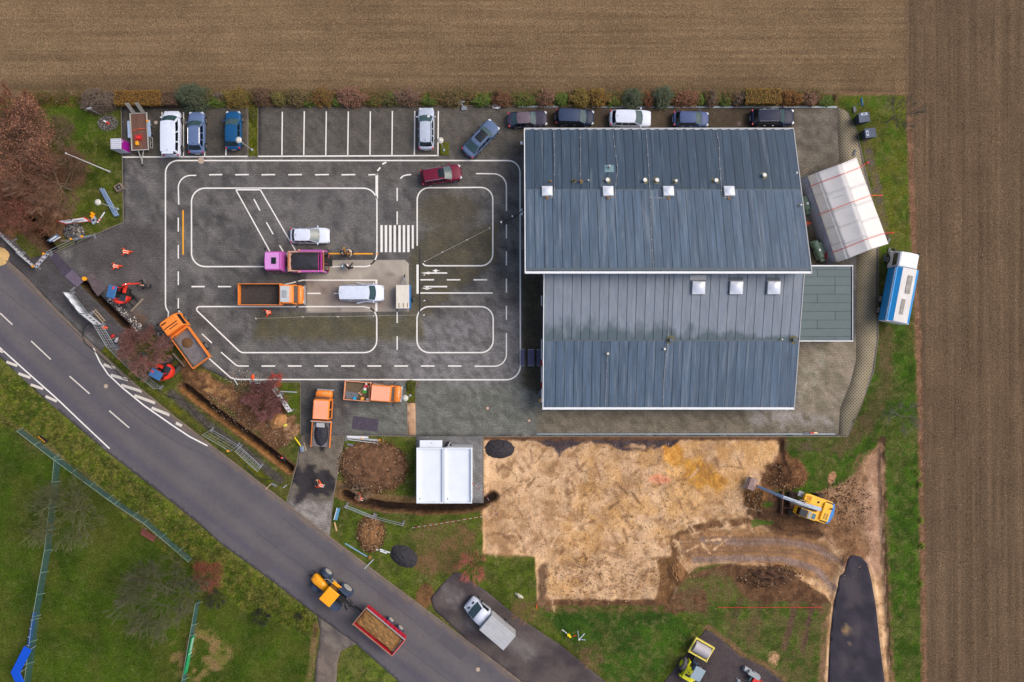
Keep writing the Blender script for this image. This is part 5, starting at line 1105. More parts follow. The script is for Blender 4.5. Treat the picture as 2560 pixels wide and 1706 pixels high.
# crew-cab pickups
def pickup(label, px_, py_, ang, roofm):
    t = root('crew_cab_truck', label, 'truck', px_, py_, ang, h=1.2, group='trucks in the yard'); cab(t, -.05, 3.1, 1.95, 2.1, m_or, roofm, zlow=.5, slope=.22, nose=.75, nosez=1.25, side_n=2)
    for k in range(7): MB().box(1.0, -.66+k*.22, 2.135, 1.75, .02, .025).build('roof_rib', m_or, t)
    MB().box(0, 0, .6, 5.4, .8, .22).build('chassis', m_chas, t)
    for x in (2.3, -1.7):
        for s in (-1, 1): wheel(t, x, s*.86, .36, .24, s)
    return t
t = pickup('orange crew-cab truck with pale roof carrying a black asphalt heap, nose up', 805.5, 1046, 86.5, mat('salmon cab roof', (250, 168, 136), .5, var=.05))
bed(t, -3.25, -.25, 2.15, .95, 1.35, m_or, m_beds, tail=False); MB().box(-.35, 0, 1.6, .1, 2.3, .1).box(-.75, .1, 1.3, .5, .9, .12).build('rack', m_trimg, t)
MB().box(2.85, -.1, 1.27, .1, .5, .01).box(2.72, -.12, 1.29, .06, .3, .01).build('bonnet_sticker', mat('green sticker', (150, 190, 130), .6), t)
b = heap('asphalt_load', m_blk, None, 0, 0, 0, 1.45, .8, .5, sq=.95, seed=9, power=.8); b.location = t.matrix_basis @ Vector((-1.75, .05, .96)); b.rotation_euler = t.rotation_euler; tag(b, 'black asphalt heap in the bed of the nose-up orange truck', 'load')
t = pickup('orange crew-cab truck with tools and buckets in its bed, facing the moss bed', 932, 981, -4.5, mat('scuffed salmon roof', (248, 174, 146), .55, var=.25, scale=6))
bed(t, -3.2, -.25, 2.15, .95, 1.35, m_orp, mat('muddy bed floor', (96, 82, 62), .8, var=.35, scale=3))
MB().box(2.9, 0, 1.24, .12, .62, .01).build('white_stripe', m_wht, t)
T0 = t.matrix_basis
def inbed(nm, lab, cat, mb, m, x, y, z=.98, rz=0, **k):
    o = mb.build(nm, m, None, **k); o.location = T0 @ Vector((x, y, z)); o.rotation_euler = (0, 0, T0.to_euler().z+rz); return tag(o, lab, cat)
def foot():
    mb = MB().box(0, 0, .06, .70, .24, .12)
    for k in (-.2, 0, .2): mb.box(k, 0, .13, .05, .2, .04)
    return mb
m_foot = mat('concrete foot block', (112, 114, 120), .85, var=.3, scale=9)
for i, (x, y) in enumerate(((-2.75, -.28), (-2.0, -.32), (-2.75, -.55), (-2.0, -.58), (-2.6, -.82))): tag(inbed('concrete_block', 'grey fence foot block in the truck bed, '+('upper left', 'upper right', 'middle left', 'middle right', 'lowest')[i]+' of the stack', 'foot block', foot(), m_foot, x, y), group='fence feet in the truck bed')
inbed('cyan_bucket', 'cyan blue bucket in the bed of the tool-filled orange truck', 'bucket', MB().cyl(0, 0, .15, .17, .3, 14, .2), mat('cyan plastic', (20, 150, 200), .5), -1.95, -.86)
inbed('orange_bucket', 'round orange-yellow lid on a dark bucket in the truck bed', 'bucket', MB().cyl(0, 0, .17, .18, .34, 14), mat('amber plastic', (236, 160, 70), .5), -1.1, -.80)
inbed('red_canister', 'red canister lying at the front of the truck bed', 'canister', MB().box(0, 0, .14, .42, .3, .28), mat('red plastic', (206, 30, 60), .5), -.85, .62, bevel=.05)
inbed('white_bucket', 'white bucket below the red canister in the truck bed', 'bucket', MB().cyl(0, 0, .16, .17, .32, 14), m_vw, -.88, .28)
inbed('white_canister', 'white canister next to the red one at the bed corner', 'canister', MB().cyl(0, 0, .14, .13, .28, 12), m_vw, -.8, .88)
inbed('green_tarp', 'bright green crumpled tarp among the tools in the truck bed', 'tarp', MB().dome(0, 0, 0, .26, .2, .16, lump=.5, seed=3), mat('green plastic', (70, 180, 60), .6), -.95, -.02)
inbed('tool_box', 'white and black tool box at the lower front corner of the truck bed', 'tool box', MB().box(0, 0, .1, .3, .3, .2), m_vw, -.5, -.88, bevel=.03)
for i, (a, b, c, d, l) in enumerate(((-1.5, -.2, -.7, .95, 'long shovel handle slanting across the truck bed'), (-1.3, -.35, -.95, -.05, 'short broom handle beside the green tarp'), (-.5, .6, -.42, -.6, 'handle standing along the front board of the truck bed'))):
    inbed('shovel', l, 'tool', MB().bar((a, b, .25), (c, d, .42), .035).box(a, b, .24, .22, .2, .03), mat('ash wood', (190, 150, 110), .7), 0, 0)
# white tilt-bed truck in the lower bay
t = root('box_truck', 'white truck with grey canvas box parked in the lower tarmac bay', 'truck', 1222, 1554, 139.5, h=1.5)
rr_ = []
for x, ww, z in ((.55, 1.0, 2.1), (1.3, .98, 2.12), (1.65, .95, 2.0), (2.35, .93, 1.35), (2.85, .86, 1.1), (3.05, .7, .85)): rr_.append([(x, -ww, .4), (x, -ww, min(z-.15, 1.3)), (x, -ww*.88, z-.05), (x, 0, z), (x, ww*.88, z-.05), (x, ww, min(z-.15, 1.3)), (x, ww, .4)])
fixn(MB().loft(rr_).build('cab', p_white, t, smooth=True))
MB().add([(1.62, -.78, 2.0), (1.62, 0, 2.05), (1.62, .78, 2.0), (2.36, -.84, 1.36), (2.42, 0, 1.40), (2.36, .84, 1.36)], [(0, 3, 4, 1), (1, 4, 5, 2)]).build('windshield', m_glass, t)
for s in (-1, 1):
    MB().add([(.8, s*1.005, 1.25), (2.0, s*.975, 1.25), (1.55, s*.90, 1.85), (.85, s*.92, 1.95)], [(0, 1, 2, 3)]).build('side_window', m_glassd, t); MB().box(2.0, s*1.12, 1.3, .14, .22, .28).build('mirror', m_plas, t)
    MB().box(2.62, s*.36, 1.23, .2, .28, .04).build('bonnet_vent', m_plas, t)
    for x in (2.1, -1.9): wheel(t, x, s*.9, .36, .24, s)
    MB().box(2.9, s*.7, .85, .2, .25, .2).build('headlight', m_lamp, t, bevel=.03)
m_canv = mat('grey canvas', (172, 174, 180), .8, var=.12, scale=2); MB().box(-1.3, 0, 1.75, 3.5, 2.1, 1.75).build('canvas_box', m_canv, t, bevel=.04)
for k in range(5): MB().box(-1.3, -.8+k*.4, 2.632, 3.4, .02, .02).build('seam', m_grey, t)
MB().box(-.4, 0, .75, 5.6, 1.2, .2).build('chassis', m_chas, t)
# blue and white tipper trailer truck on the right
m_blu = mat('cyan blue tarpaulin', (20, 136, 206), .45, var=.12, scale=1.5); m_wtar = mat('white tarpaulin with soot', (212, 210, 208), .7, var=.16, scale=1.2, streak=(1, .35, 1))
t = root('tarp_truck', 'big truck with white and bright blue tarpaulin roof parked on the grass at right', 'truck', 2256, 714, 79.3, h=2.5)
cab(t, 1.95, 3.8, 2.3, 2.85, m_trim, m_trim, zlow=.6, slope=.18); MB().box(2.0, 0, 2.6, .35, 2.1, .35).build('air_deflector', m_grey, t); MB().box(3.88, 0, 1.3, .06, 2.2, .35).build('front_bar', m_plas, t)
x0, x1 = -4.1, 1.85
MB().box((x0+x1)/2, 0, 2.0, x1-x0, 2.42, 1.9).build('box_body', m_blu, t)
for (a, b, za, zb, mm, nm) in ((-1.25, -.95, 2.9, 3.08, m_blu, 'tarp_edge'), (-.95, .62, 3.08, 3.16, m_wtar, 'tarp'), (.62, 1.25, 3.16, 2.85, m_blu, 'tarp_edge')):
    MB().add([(x0, a, za), (x1, a, za), (x1, b, zb), (x0, b, zb)], [(0, 1, 2, 3)]).build(nm, mm, t, solid=.03)
MB().add([(x0, .66, 3.16), (x1, .66, 3.16), (x1, .66, 3.0), (x0, .66, 3.0)], [(0, 1, 2, 3)]).build('tarp_edge', m_blu, t)
MB().box(x0-.04, 0, 2.1, .08, 2.44, 1.7).build('tailgate', m_trim, t, bevel=.02); MB().box(x0+2.95, 1.26, 2.8, 5.9, .05, .12).build('side_rail', m_trim, t)
for q in ((.1, -.35, 2.0, .55), (-2.4, -.1, 1.7, .4)): MB().add([(q[0]-q[2]/2, q[1]-q[3]/2, 3.155), (q[0]+q[2]/2, q[1]-q[3]/2, 3.155), (q[0]+q[2]/2, q[1]+q[3]/2, 3.2), (q[0]-q[2]/2, q[1]+q[3]/2, 3.2)], [(0, 1, 2, 3)]).build('soot_patch', mat('sooty tarpaulin', (150, 146, 140), .8, var=.4, scale=3), t)
MB().box(-.2, 0, .85, 7.4, .9, .3).build('chassis', m_chas, t)
for x in (2.9, -1.6, -2.9):
    for s in (-1, 1): wheel(t, x, s*1.04, .5, .3, s)
# small box trailer with blue sides
t = root('box_trailer', 'small trailer with dirty white top and blue sides at the edge of the slab', 'trailer', 1010, 742.5, 90, h=1.3)
m_ply = mat('dirty white trailer top', (216, 210, 198), .7, var=.14, scale=3, streak=(1.5, .5, 1)); m_bl2 = mat('blue trailer side', (34, 112, 182), .5, var=.1)
MB().box(0, .04, 1.0, 2.65, 1.5, .8).build('box_body', m_bl2, t, bevel=.02)
for k in range(3): MB().box(0, .62-k*.49, 1.43, 2.62, .48, .05).build('top_board', m_ply, t, bevel=.008)
for k, a in enumerate((.55, .05, -.42)): MB().box(-.95, a, 1.462, .5, .12, .012).build('rust_mark', mat('rust stain', (150, 126, 104), .9, var=.3, scale=8), t)
MB().bar((1.2, .42, .5), (2.4, .02, .5), .08).bar((1.2, -.42, .5), (2.4, .02, .5), .08).build('drawbar', m_grey, t); MB().cyl(2.3, .05, .4, .04, .8, 8).box(2.4, .05, .5, .3, .14, .14).build('jockey_wheel', m_plas, t)
for s in (-1, 1): wheel(t, -.2, s*.82, .3, .18, s)

# ---------------------------------------------------------------- tractor and red trailer
m_jy = mat('tractor yellow', (244, 164, 10), .4, var=.05, coat=.4); m_dt = mat('dusty rim', (176, 172, 164), .7, var=.2, scale=6); m_tyd = mat('dusty blue-black tyre', (52, 66, 92), .75, var=.35, scale=6)
t = root('tractor', 'big yellow tractor with equal large wheels driving on the road', 'tractor', 826, 1475, 140, h=1.2)
def bigwheel(x, s, r, w, tr):
    wh = MB().cyl(x, s*tr, r, r, w, 28, axis='y').build('wheel', m_tyd, t, bevel=.07)
    mb = MB()
    for k in range(20):
        a = 2*math.pi*k/20; mb.box(0, 0, 0, .1, w*.98, .07, M=Matrix.Translation((x+r*math.cos(a), s*tr, r+r*math.sin(a))) @ Matrix.Rotation(-a+math.pi/2, 4, 'Y') @ Matrix.Rotation(.25*s, 4, 'Z'))
    mb.build('tread', m_tyd, wh); MB().cyl(x, s*(tr+w/2+.01), r, r*.66, .05, 22, axis='y').build('rim', m_dt, wh); MB().cyl(x, s*(tr+w/2+.04), r, r*.2, .08, 12, axis='y').build('hub', m_grey, wh)
for s in (-1, 1): bigwheel(1.45, s, .68, .5, .98); bigwheel(-1.35, s, .85, .6, 1.02)
MB().box(0, 0, .85, 4.0, .7, .5).build('chassis', m_chas, t); MB().cyl(1.45, 0, .68, .12, 1.7, 8, axis='y').cyl(-1.35, 0, .85, .15, 1.8, 8, axis='y').build('axle', m_chas, t)
rr_ = []
for x, w, z in ((.4, .34, 1.95), (1.3, .44, 1.85), (2.0, .50, 1.72), (2.35, .46, 1.55), (2.5, .34, 1.4)): rr_.append([(x, -w, 1.0), (x, -w, z-.12), (x, -w*.8, z), (x, w*.8, z), (x, w, z-.12), (x, w, 1.0)])
hd = fixn(MB().loft(rr_).build('bonnet', m_jy, t, smooth=True)); MB().box(2.12, 0, 1.72, .4, .5, .03).build('vent', mat('darker yellow', (214, 140, 14), .6), hd)
MB().box(-.35, 0, 2.85, 1.55, 1.85, .16, tx=.92, ty=.92).build('cab_roof', m_jy, t, bevel=.06); MB().box(-.4, 0, 2.94, .8, .8, .03).build('roof_hatch', m_jy, t, bevel=.01)
for a in (-1.0, .32):
    for s in (-1, 1): MB().bar((a, s*.82, 1.3), (a, s*.8, 2.8), .08).build('cab_pillar', m_plas, t)
MB().box(-.35, 0, 2.05, 1.28, 1.6, 1.4).build('cab_glass', m_glassd, t); MB().box(-.4, -1.0, 1.5, 1.5, .35, .12).box(.25, -1.0, 1.3, .2, .3, .4).build('fender', m_jy, t, bevel=.04); MB().box(-1.3, 1.05, 1.85, 1.3, .55, .1).box(-1.3, -1.05, 1.85, 1.3, .3, .1).build('rear_mudguard', m_tyd, t)
MB().box(.3, -.75, 1.25, 1.2, .55, .5).box(.6, -1.02, 1.2, .7, .25, .3).build('tank', mat('dark teal tank', (50, 66, 74), .6, var=.3, scale=5), t, bevel=.03)
for k in range(5): MB().box(.05+k*.14, -1.12, 1.42, .07, .3, .06).build('step', m_grey, t)
MB().path([(1.3, -.5, 1.35), (1.0, -.85, 1.5), (.6, -.95, 1.7), (.3, -.95, 1.9)], .1, 6).build('exhaust', m_grey, t)
mb = MB(); rg = random.Random(3)
for k in range(16): mb.box(-2.0-rg.random()*.9, rg.uniform(-.5, .5), 1+rg.random()*.4, .25, .1, .12, rz=rg.random()*3)
mb.bar((-1.6, 0, .8), (-3.6, 0, .75), .14).build('hitch', m_chas, t); MB().box(2.75, .35, .8, .2, .1, .1).bar((2.3, .3, .9), (2.9, .45, .8), .06).bar((2.3, -.3, .9), (2.9, -.25, .8), .06).build('front_linkage', m_chas, t)
t = root('farm_trailer', 'red tandem-axle trailer heaped with brown earth behind the yellow tractor', 'trailer', 948, 1580, 140.4, h=2.0)
m_rd = mat('trailer red', (190, 26, 56), .5, var=.12, scale=3); m_rdd = mat('rusty brown trailer rim', (150, 112, 88), .7, var=.3, scale=5)
L_, W2 = 5.55, 2.3
MB().box(0, 0, 1.0, L_-.4, W2-.35, .1).build('bed_floor', m_rdd, t)
for s, mm in ((-1, m_rd), (1, m_rd)):
    MB().add([(-L_/2, s*(W2/2-.0), 2.0), (L_/2, s*(W2/2), 2.0), (L_/2, s*(W2/2+.02), 1.0), (-L_/2, s*(W2/2+.02), 1.0)], [(0, 1, 2, 3)]).build('side_wall', mm, t, solid=.05)
    MB().box(0, s*W2/2, 2.02, L_, .1, .09).build('top_rail', m_rdd if s == 1 else m_grey, t, bevel=.01)
    mb = MB()
    for k in range(9): mb.box(-L_/2+.35+k*.6, s*(W2/2+.06), 1.5, .09, .1, .95)
    mb.build('side_rib', mm, t)
    for x in (-.35, -1.75): 
        wh = MB().cyl(x, s*1.12, .52, .5, .4, 22, axis='y').build('wheel', m_tyd, t, bevel=.05); MB().cyl(x, s*1.34, .52, .32, .05, 18, axis='y').build('rim', m_dt, wh)
MB().box(-L_/2, 0, 1.5, .07, W2, 1.0).box(-L_/2, 0, 2.03, .1, W2+.05, .1).build('tailgate', mat('faded red', (206, 96, 96), .6, var=.2), t); MB().box(L_/2, 0, 1.5, .07, W2, 1.0).box(L_/2+.02, .0, 2.03, .1, W2+.2, .09).build('front_wall', m_rdd, t)
MB().bar((L_/2, 0, .8), (L_/2+1.1, 0, .7), .16).build('drawbar', m_chas, t); MB().box(0, 0, .8, 5.2, .7, .2).build('chassis', m_chas, t)
m_soil = mat('loose brown earth', (138, 104, 62), .95, var=.4, scale=3.5, bump=1., bscale=12)
b = heap('earth_load', m_soil, None, 0, 0, 0, L_/2-.12, W2/2-.08, .45, sq=.1, n=44, lump=.3, seed=21, power=.6); b.location = (t.location.x, t.location.y, 1.45); b.rotation_euler = t.rotation_euler; tag(b, 'brown clumpy earth filling the red trailer on the road', 'load')
# ---------------------------------------------------------------- diggers and rollers
m_ey = mat('digger yellow', (240, 182, 24), .45, var=.06, coat=.3); m_steel = mat('grey boom steel', (166, 180, 200), .45, .2, var=.15); m_mud = mat('muddy rubber', (76, 60, 52), .9, var=.3, scale=6); m_mudb = mat('muddy steel', (116, 82, 62), .85, var=.3, scale=4)
def rbox(par, nm, m, x, y, z, sx, sy, sz, b=.04, rz=0): return MB().box(x, y, z, sx, sy, sz, rz=rz).build(nm, m, par, bevel=b)
t = root('wheeled_excavator', 'large yellow wheeled excavator with blue tail and long grey boom on the building site', 'excavator', 2034, 1270, 160.5, h=2.0, z=-.1)
W_ = 2.6
hull = [(1.7, .1), (1.7, 1.25), (.3, 1.32), (-1.9, 1.32), (-2.25, .95), (-2.38, 0), (-2.25, -.95), (-1.9, -1.32), (.3, -1.32), (1.0, -1.3), (1.0, .1)]
MB().prism([(1.0, -1.28), (1.0, -.2), (-.4, -.2), (-.4, .35), (1.0, .35), (1.75, .35), (1.75, 1.28), (-1.9, 1.28), (-1.9, -1.28)][::-1], 1.35, 2.0).build('upper_body', m_ey, t, bevel=.05)
MB().prism([(-1.9, -1.28), (-2.2, -1.0), (-2.42, 0), (-2.2, 1.0), (-1.9, 1.28)], 1.1, 2.05).build('counterweight', mat('bright blue paint', (20, 124, 206), .4, coat=.3), t, bevel=.03)
hd = rbox(t, 'engine_hood', m_ey, -1.45, 0, 2.1, .95, 2.0, .3, .06)
for k in range(2):
    for j in range(6): MB().box(-1.35-.28*k, .15+j*.12, 2.26, .18, .06, .02).build('vent_slot', m_plas, hd)
for y in (-1.1, 1.1): rbox(t, 'side_grille', m_plas, -1.5, y, 2.01, .7, .12, .03, 0)
MB().cyl(-1.8, -.55, 2.35, .09, .3, 10).build('exhaust', m_plas, hd)
# cab sits on the far side of the boom (south-west of it)
cb = rbox(t, 'cab', m_ey, .75, .82, 2.35, 1.9, .92, 1.5, .08); MB().box(.15, .82, 3.115, .42, .62, .03).build('roof_hatch', mat('cab roof window', (84, 116, 130), .2), cb); rbox(cb, 'roof_visor', m_grey, .62, .82, 3.13, .3, .82, .04, .01); rbox(cb, 'cab_glass', m_glassd, 1.3, .82, 2.72, .9, .82, .86, .03)
MB().box(1.2, .82, 3.112, .5, .76, .02).build('cab_glass', m_glassd, cb)
for y in (.38, 1.27): MB().bar((1.72, y, 1.7), (1.6, y, 3.08), .07).build('cab_pillar', m_ey, cb)
rbox(t, 'tool_box', m_ey, .9, -.85, 1.95, .9, .72, .5, .04); rbox(t, 'tool_recess', mat('ochre recess', (190, 130, 30), .7, var=.3, scale=4), .85, -.85, 2.205, .55, .5, .02, 0); rbox(t, 'step_plate', m_grey, 1.6, -.95, 1.5, .6, .6, .1, .02)
MB().path([(1.45, -.55, 2.1), (1.45, -.55, 2.6), (1.25, -.55, 2.6), (1.2, -.9, 2.6), (1.2, -.9, 2.1)], .045, 5).build('hand_rail', m_ey, t)
for x, y in ((-.35, -.75), (-.55, .95)): MB().cyl(x, y, 2.02, .13, .04, 12).build('filler_cap', m_rust, t)
# boom, stick, bucket
bm = MB(); A, B_, C_, D_ = (-.7, .12, 2.1), (1.9, .12, 3.55), (3.6, .12, 3.5), (5.6, .12, 1.6)
MB().bar((-.7, -.1, 2.1), (1.9, -.1, 3.5), .42, .40).bar((1.9, -.1, 3.5), (4.2, -.1, 3.4), .40, .34).build('boom', m_steel, t, bevel=.04)
MB().bar((4.2, -.1, 3.45), (6.35, -.1, 1.3), .36, .22).build('stick', mat('blue steel stick', (112, 148, 188), .45, .1, var=.1), t, bevel=.03)
MB().bar((1.2, -.1, 3.55), (3.0, -.1, 3.85), .16, n=8).bar((3.0, -.1, 3.85), (4.2, -.1, 3.7), .09, n=8).bar((4.3, -.1, 3.75), (5.8, -.1, 2.3), .12, n=8).build('hydraulic_cylinder', m_chrome, t)
for s in (-1, 1): MB().bar((.9, -.1+s*.3, 1.9), (2.2, -.1+s*.3, 3.2), .14, n=8).build('hydraulic_cylinder', m_chrome, t)
MB().path([(-.4, .2, 2.2), (1.5, .16, 3.7), (3.4, .12, 3.8)], .05, 4).path([(-.4, .26, 2.2), (1.5, .22, 3.7), (3.4, .18, 3.8)], .05, 4).build('hose', m_plas, t)
bk = []
for a, r in ((0, .62), (40, .6), (80, .55), (120, .5), (160, .52)): bk.append((6.75+r*math.cos(R(a+10)), r*math.sin(R(a+10))+.35))
mb = MB(); n = len(bk); vs = [(x, -.1-.65, z) for x, z in bk]+[(x, -.1+.65, z) for x, z in bk]
mb.add(vs, [(i, i+1, n+i+1, n+i) for i in range(n-1)]); mb.add([vs[i] for i in range(n)], [tuple(range(n))]); mb.add([vs[n+i] for i in range(n)], [tuple(range(n))])
bu = mb.build('bucket', mat('scraped bucket steel', (160, 136, 130), .55, .3, var=.3, scale=4), t, solid=.05)
for k in range(6): MB().box(7.42, -.67+k*.23, .42, .2, .08, .05).build('tooth', m_grey, bu)
ux = root('dummy', 'x', 'x', 0, 0); bpy.data.objects.remove(ux)
a_ = R(16)   # undercarriage turned against the upper body
def U(mb): return mb
Mu = Matrix.Rotation(a_, 4, 'Z')
for x in (1.75, -1.25):
    for y in (-1.0, 1.0):
        for d in (-.17, .17): MB(Mu).cyl(x, y+d, .5, .5, .3, 20, axis='y').build('wheel', m_mud, t)
MB(Mu).box(.2, 0, .8, 3.9, 1.1, .4).cyl(1.75, 0, .5, .14, 2, 8, axis='y').cyl(-1.25, 0, .5, .14, 2, 8, axis='y').build('undercarriage', m_mudb, t); MB().cyl(0, 0, 1.15, .7, .45, 20).build('slewing_ring', m_chas, t)
MB(Mu).box(2.95, 0, .5, .14, 2.6, .62).build('dozer_blade', m_mudb, t); MB(Mu).bar((1.9, .5, .6), (2.9, .5, .4), .14).bar((1.9, -.5, .6), (2.9, -.5, .4), .14).build('blade_arm', m_mudb, t)
for s in (-1, 1): MB(Mu).box(-2.2, s*.9, .55, .2, .7, .12).build('outrigger', m_mudb, t)

m_er = mat('red orange digger paint', (222, 52, 34), .4, var=.06, coat=.4); m_eb = mat('blue cab roof', (56, 104, 156), .4, var=.12, coat=.3); m_track = mat('rubber track', (92, 90, 90), .85, var=.3, scale=9); m_blade = mat('muddy pale blade', (148, 136, 122), .8, var=.25, scale=8)
def mini(label, px_, py_, ang, uang, swing, reach):
    t = root('mini_excavator', label, 'excavator', px_, py_, ang, h=1.2, group='small red and blue excavators')
    # counterweight arc
    pts = [(1.15*math.cos(R(a)), .98*math.sin(R(a))) for a in range(95, 275, 15)]; ins = [(.72*math.cos(R(a)), .66*math.sin(R(a))) for a in range(265, 90, -15)]
    MB().prism(pts+ins, .75, 1.5).build('counterweight', m_er, t, bevel=.05); MB().prism([(.75, -.75), (.75, .75), (-.75, .75), (-.75, -.75)], .7, 1.2).build('upper_body', m_chas, t, bevel=.03)
    MB().box(-.45, -.25, 1.46, .7, 1.0, .1).build('engine_hood', mat('dark hood', (40, 52, 62), .35, coat=.4), t, bevel=.04); MB().box(.45, -.3, 1.3, .55, .35, .2).build('side_cover', m_er, t, bevel=.04)
    c = MB().box(.05, .42, 2.52, 1.45, 1.0, .12, tx=.94, ty=.92).build('cab_roof', m_eb, t, bevel=.05); MB().box(.05, .42, 1.75, 1.3, .9, 1.3).build('cab', m_glassd, t)
    for x in (-.58, .68):
        for y in (0.0, .86): MB().bar((x, y, 1.1), (x, y, 2.5), .07).build('cab_pillar', m_er, t)
    MB().box(.5, .3, 2.585, .3, .2, .02).build('roof_light', m_er, t)
    # arm
    R_ = Matrix.Translation((.85, -.15, 0)) @ Matrix.Rotation(R(swing), 4, 'Z')
    MB().box(.85, -.15, 1.0, .35, .4, .4).build('swing_post', m_er, t, bevel=.03)
    P0, P1, P2, P3 = (0, 0, 1.1), (.45*reach, 0, 2.35), (1.15*reach, 0, 2.3), (1.75*reach, 0, .9)
    tr = lambda p: tuple(R_ @ Vector(p))
    MB().bar(tr(P0), tr(P1), .22, .20).bar(tr(P1), tr(P2), .20, .16).build('boom', m_er, t, bevel=.02); MB().bar(tr(P2), tr(P3), .17, .12).build('stick', m_er, t, bevel=.02)
    MB().bar(tr((.2, 0, 1.5)), tr((.9*reach, 0, 2.5)), .1, n=8).build('hydraulic_cylinder', m_chrome, t)
    M2 = R_ @ Matrix.Translation((1.8*reach, 0, .35)); vs = [(.35, .5), (.42, .1), (.2, -.2), (-.15, -.28), (-.4, 0), (-.35, .4)]; n = 6
    mb = MB(M2); a = [(x, -.38, z) for x, z in vs]; b = [(x, .38, z) for x, z in vs]; mb.add(a+b, [(i, i+1, n+i+1, n+i) for i in range(n-1)]+[tuple(range(n)), tuple(range(n, 2*n))]); mb.build('bucket', mat('grey bucket', (106, 104, 104), .6, .3, var=.3, scale=8), t, solid=.04)
    Mt = Matrix.Rotation(R(uang-ang), 4, 'Z') @ Matrix.Translation((.35, 0, 0))
    for s in (-1, 1):
        tk = MB(Mt).box(0, s*.72, .3, 2.0, .36, .56).build('track', m_track, t, bevel=.12)
        mb = MB(Mt)
        for k in range(11): mb.box(-.9+k*.18, s*.72, .59, .07, .36, .04)
        mb.build('track_lug', m_plas, tk)
    MB(Mt).box(0, 0, .4, 1.0, 1.1, .3).build('undercarriage', m_chas, t); MB().cyl(0, 0, .6, .45, .2, 16).build('slewing_ring', m_chas, t)
    MB(Mt).box(1.45, 0, .32, .1, 1.95, .42).build('dozer_blade', m_blade, t, bevel=.02); MB(Mt).bar((.6, .35, .4), (1.42, .35, .3), .1).bar((.6, -.35, .4), (1.42, -.35, .3), .1).build('blade_arm', m_chas, t)
mini('small excavator with blue cab roof digging next to the open trench and cobbles', 304, 735, 76, -43, -62, .92)
mini('small excavator with blue cab roof and red tail half behind the twiggy tree', 409, 927, 152, 42, 0, 1.25)
# drum roller
m_ly = mat('lemon yellow paint', (222, 220, 20), .4, var=.05, coat=.3); m_pale = mat('dusty yellow steel', (222, 206, 96), .6, var=.15, scale=4)
t = root('drum_roller', 'lemon yellow drum roller with grey canopy on the dark tarmac patch', 'roller', 1739, 1652, 60.5, h=1.0, z=.03)
MB().cyl(1.35, 0, .68, .68, 1.9, 36, axis='y').build('drum', mat('polished drum', (168, 164, 170), .6, .05, var=.08, scale=2), t, smooth=False)
MB().box(2.22, 0, .8, .16, 2.45, .35).box(.52, 0, .8, .16, 2.45, .3).box(1.35, 1.13, .8, 1.9, .14, .3).box(1.35, -1.13, .8, 1.9, .14, .3).build('drum_frame', m_pale, t, bevel=.02)
MB().box(-.05, 0, .8, .9, .6, .4).build('joint', m_chas, t); MB().box(-1.55, 0, 1.15, 1.5, 1.35, .7).build('engine_hood', m_ly, t, bevel=.05); MB().box(-1.75, .18, 1.51, .25, .6, .02).build('hood_grille', m_plas, t); MB().box(-2.25, 0, 1.0, .2, 1.7, .5).build('bumper', m_ly, t, bevel=.03)
MB().box(-.75, .6, 1.0, 1.0, .2, .8).build('side_panel', m_ly, t, bevel=.02)
for s in (-1, 1): 
    wh = MB().cyl(-1.05, s*.92, .72, .72, .5, 26, axis='y').build('wheel', m_track, t, bevel=.1); MB().cyl(-1.05, s*1.18, .72, .38, .05, 18, axis='y').build('rim', m_ly, wh)
rf = MB().box(-.75, -.25, 2.6, 1.45, 1.2, .08).build('canopy', mat('blue grey canopy', (138, 158, 172), .5, var=.06), t, bevel=.06)
for x in (-1.35, -.1):
    for y in (-.75, .28): MB().bar((x, y, 1.0), (x, y, 2.58), .06).build('canopy_post', m_plas, t)
MB().box(-.7, -.1, 1.35, .5, .5, .5).box(-.15, .1, 1.4, .25, .6, .35).build('seat', mat('navy seat', (24, 50, 90), .6), t, bevel=.05); MB().box(-1.5, -.85, 1.0, 1.0, .18, .5).build('side_panel', m_pale, t, bevel=.02)
# hand-guided roller near the lower edge
t = root('hand_roller', 'small grey and red hand-guided roller on the tarmac patch at the bottom edge', 'roller', 1885, 1690, -32, h=.6, z=.03)
for x in (-.75, .35): MB().cyl(x-.15, .1, .32, .3, .85, 18, axis='x').build('drum', m_grey, t)
MB().box(-.15, .1, .75, 1.5, .5, .35).build('engine_cover', m_grey, t, bevel=.06); MB().box(.55, -.35, .7, 1.1, .55, .4).build('red_cover', m_strr, t, bevel=.06); MB().bar((.7, .1, .8), (1.6, -.1, 1.1), .06).bar((.7, -.2, .8), (1.6, -.4, 1.1), .06).build('handle', m_strr, t)
MB().box(-.2, -.2, .55, .15, 1.1, .3).build('joint', mat('green joint', (60, 100, 110), .5), t)
t = root('marker_post', 'short grey metal post leaning on the dark tarmac by the hand roller', 'post', 1846, 1702, 0); MB().bar((-.25, .35, .05), (.2, -.3, .5), .1, n=8).cyl(.0, 0, .04, .2, .08, 10).build('post', m_grey, t)

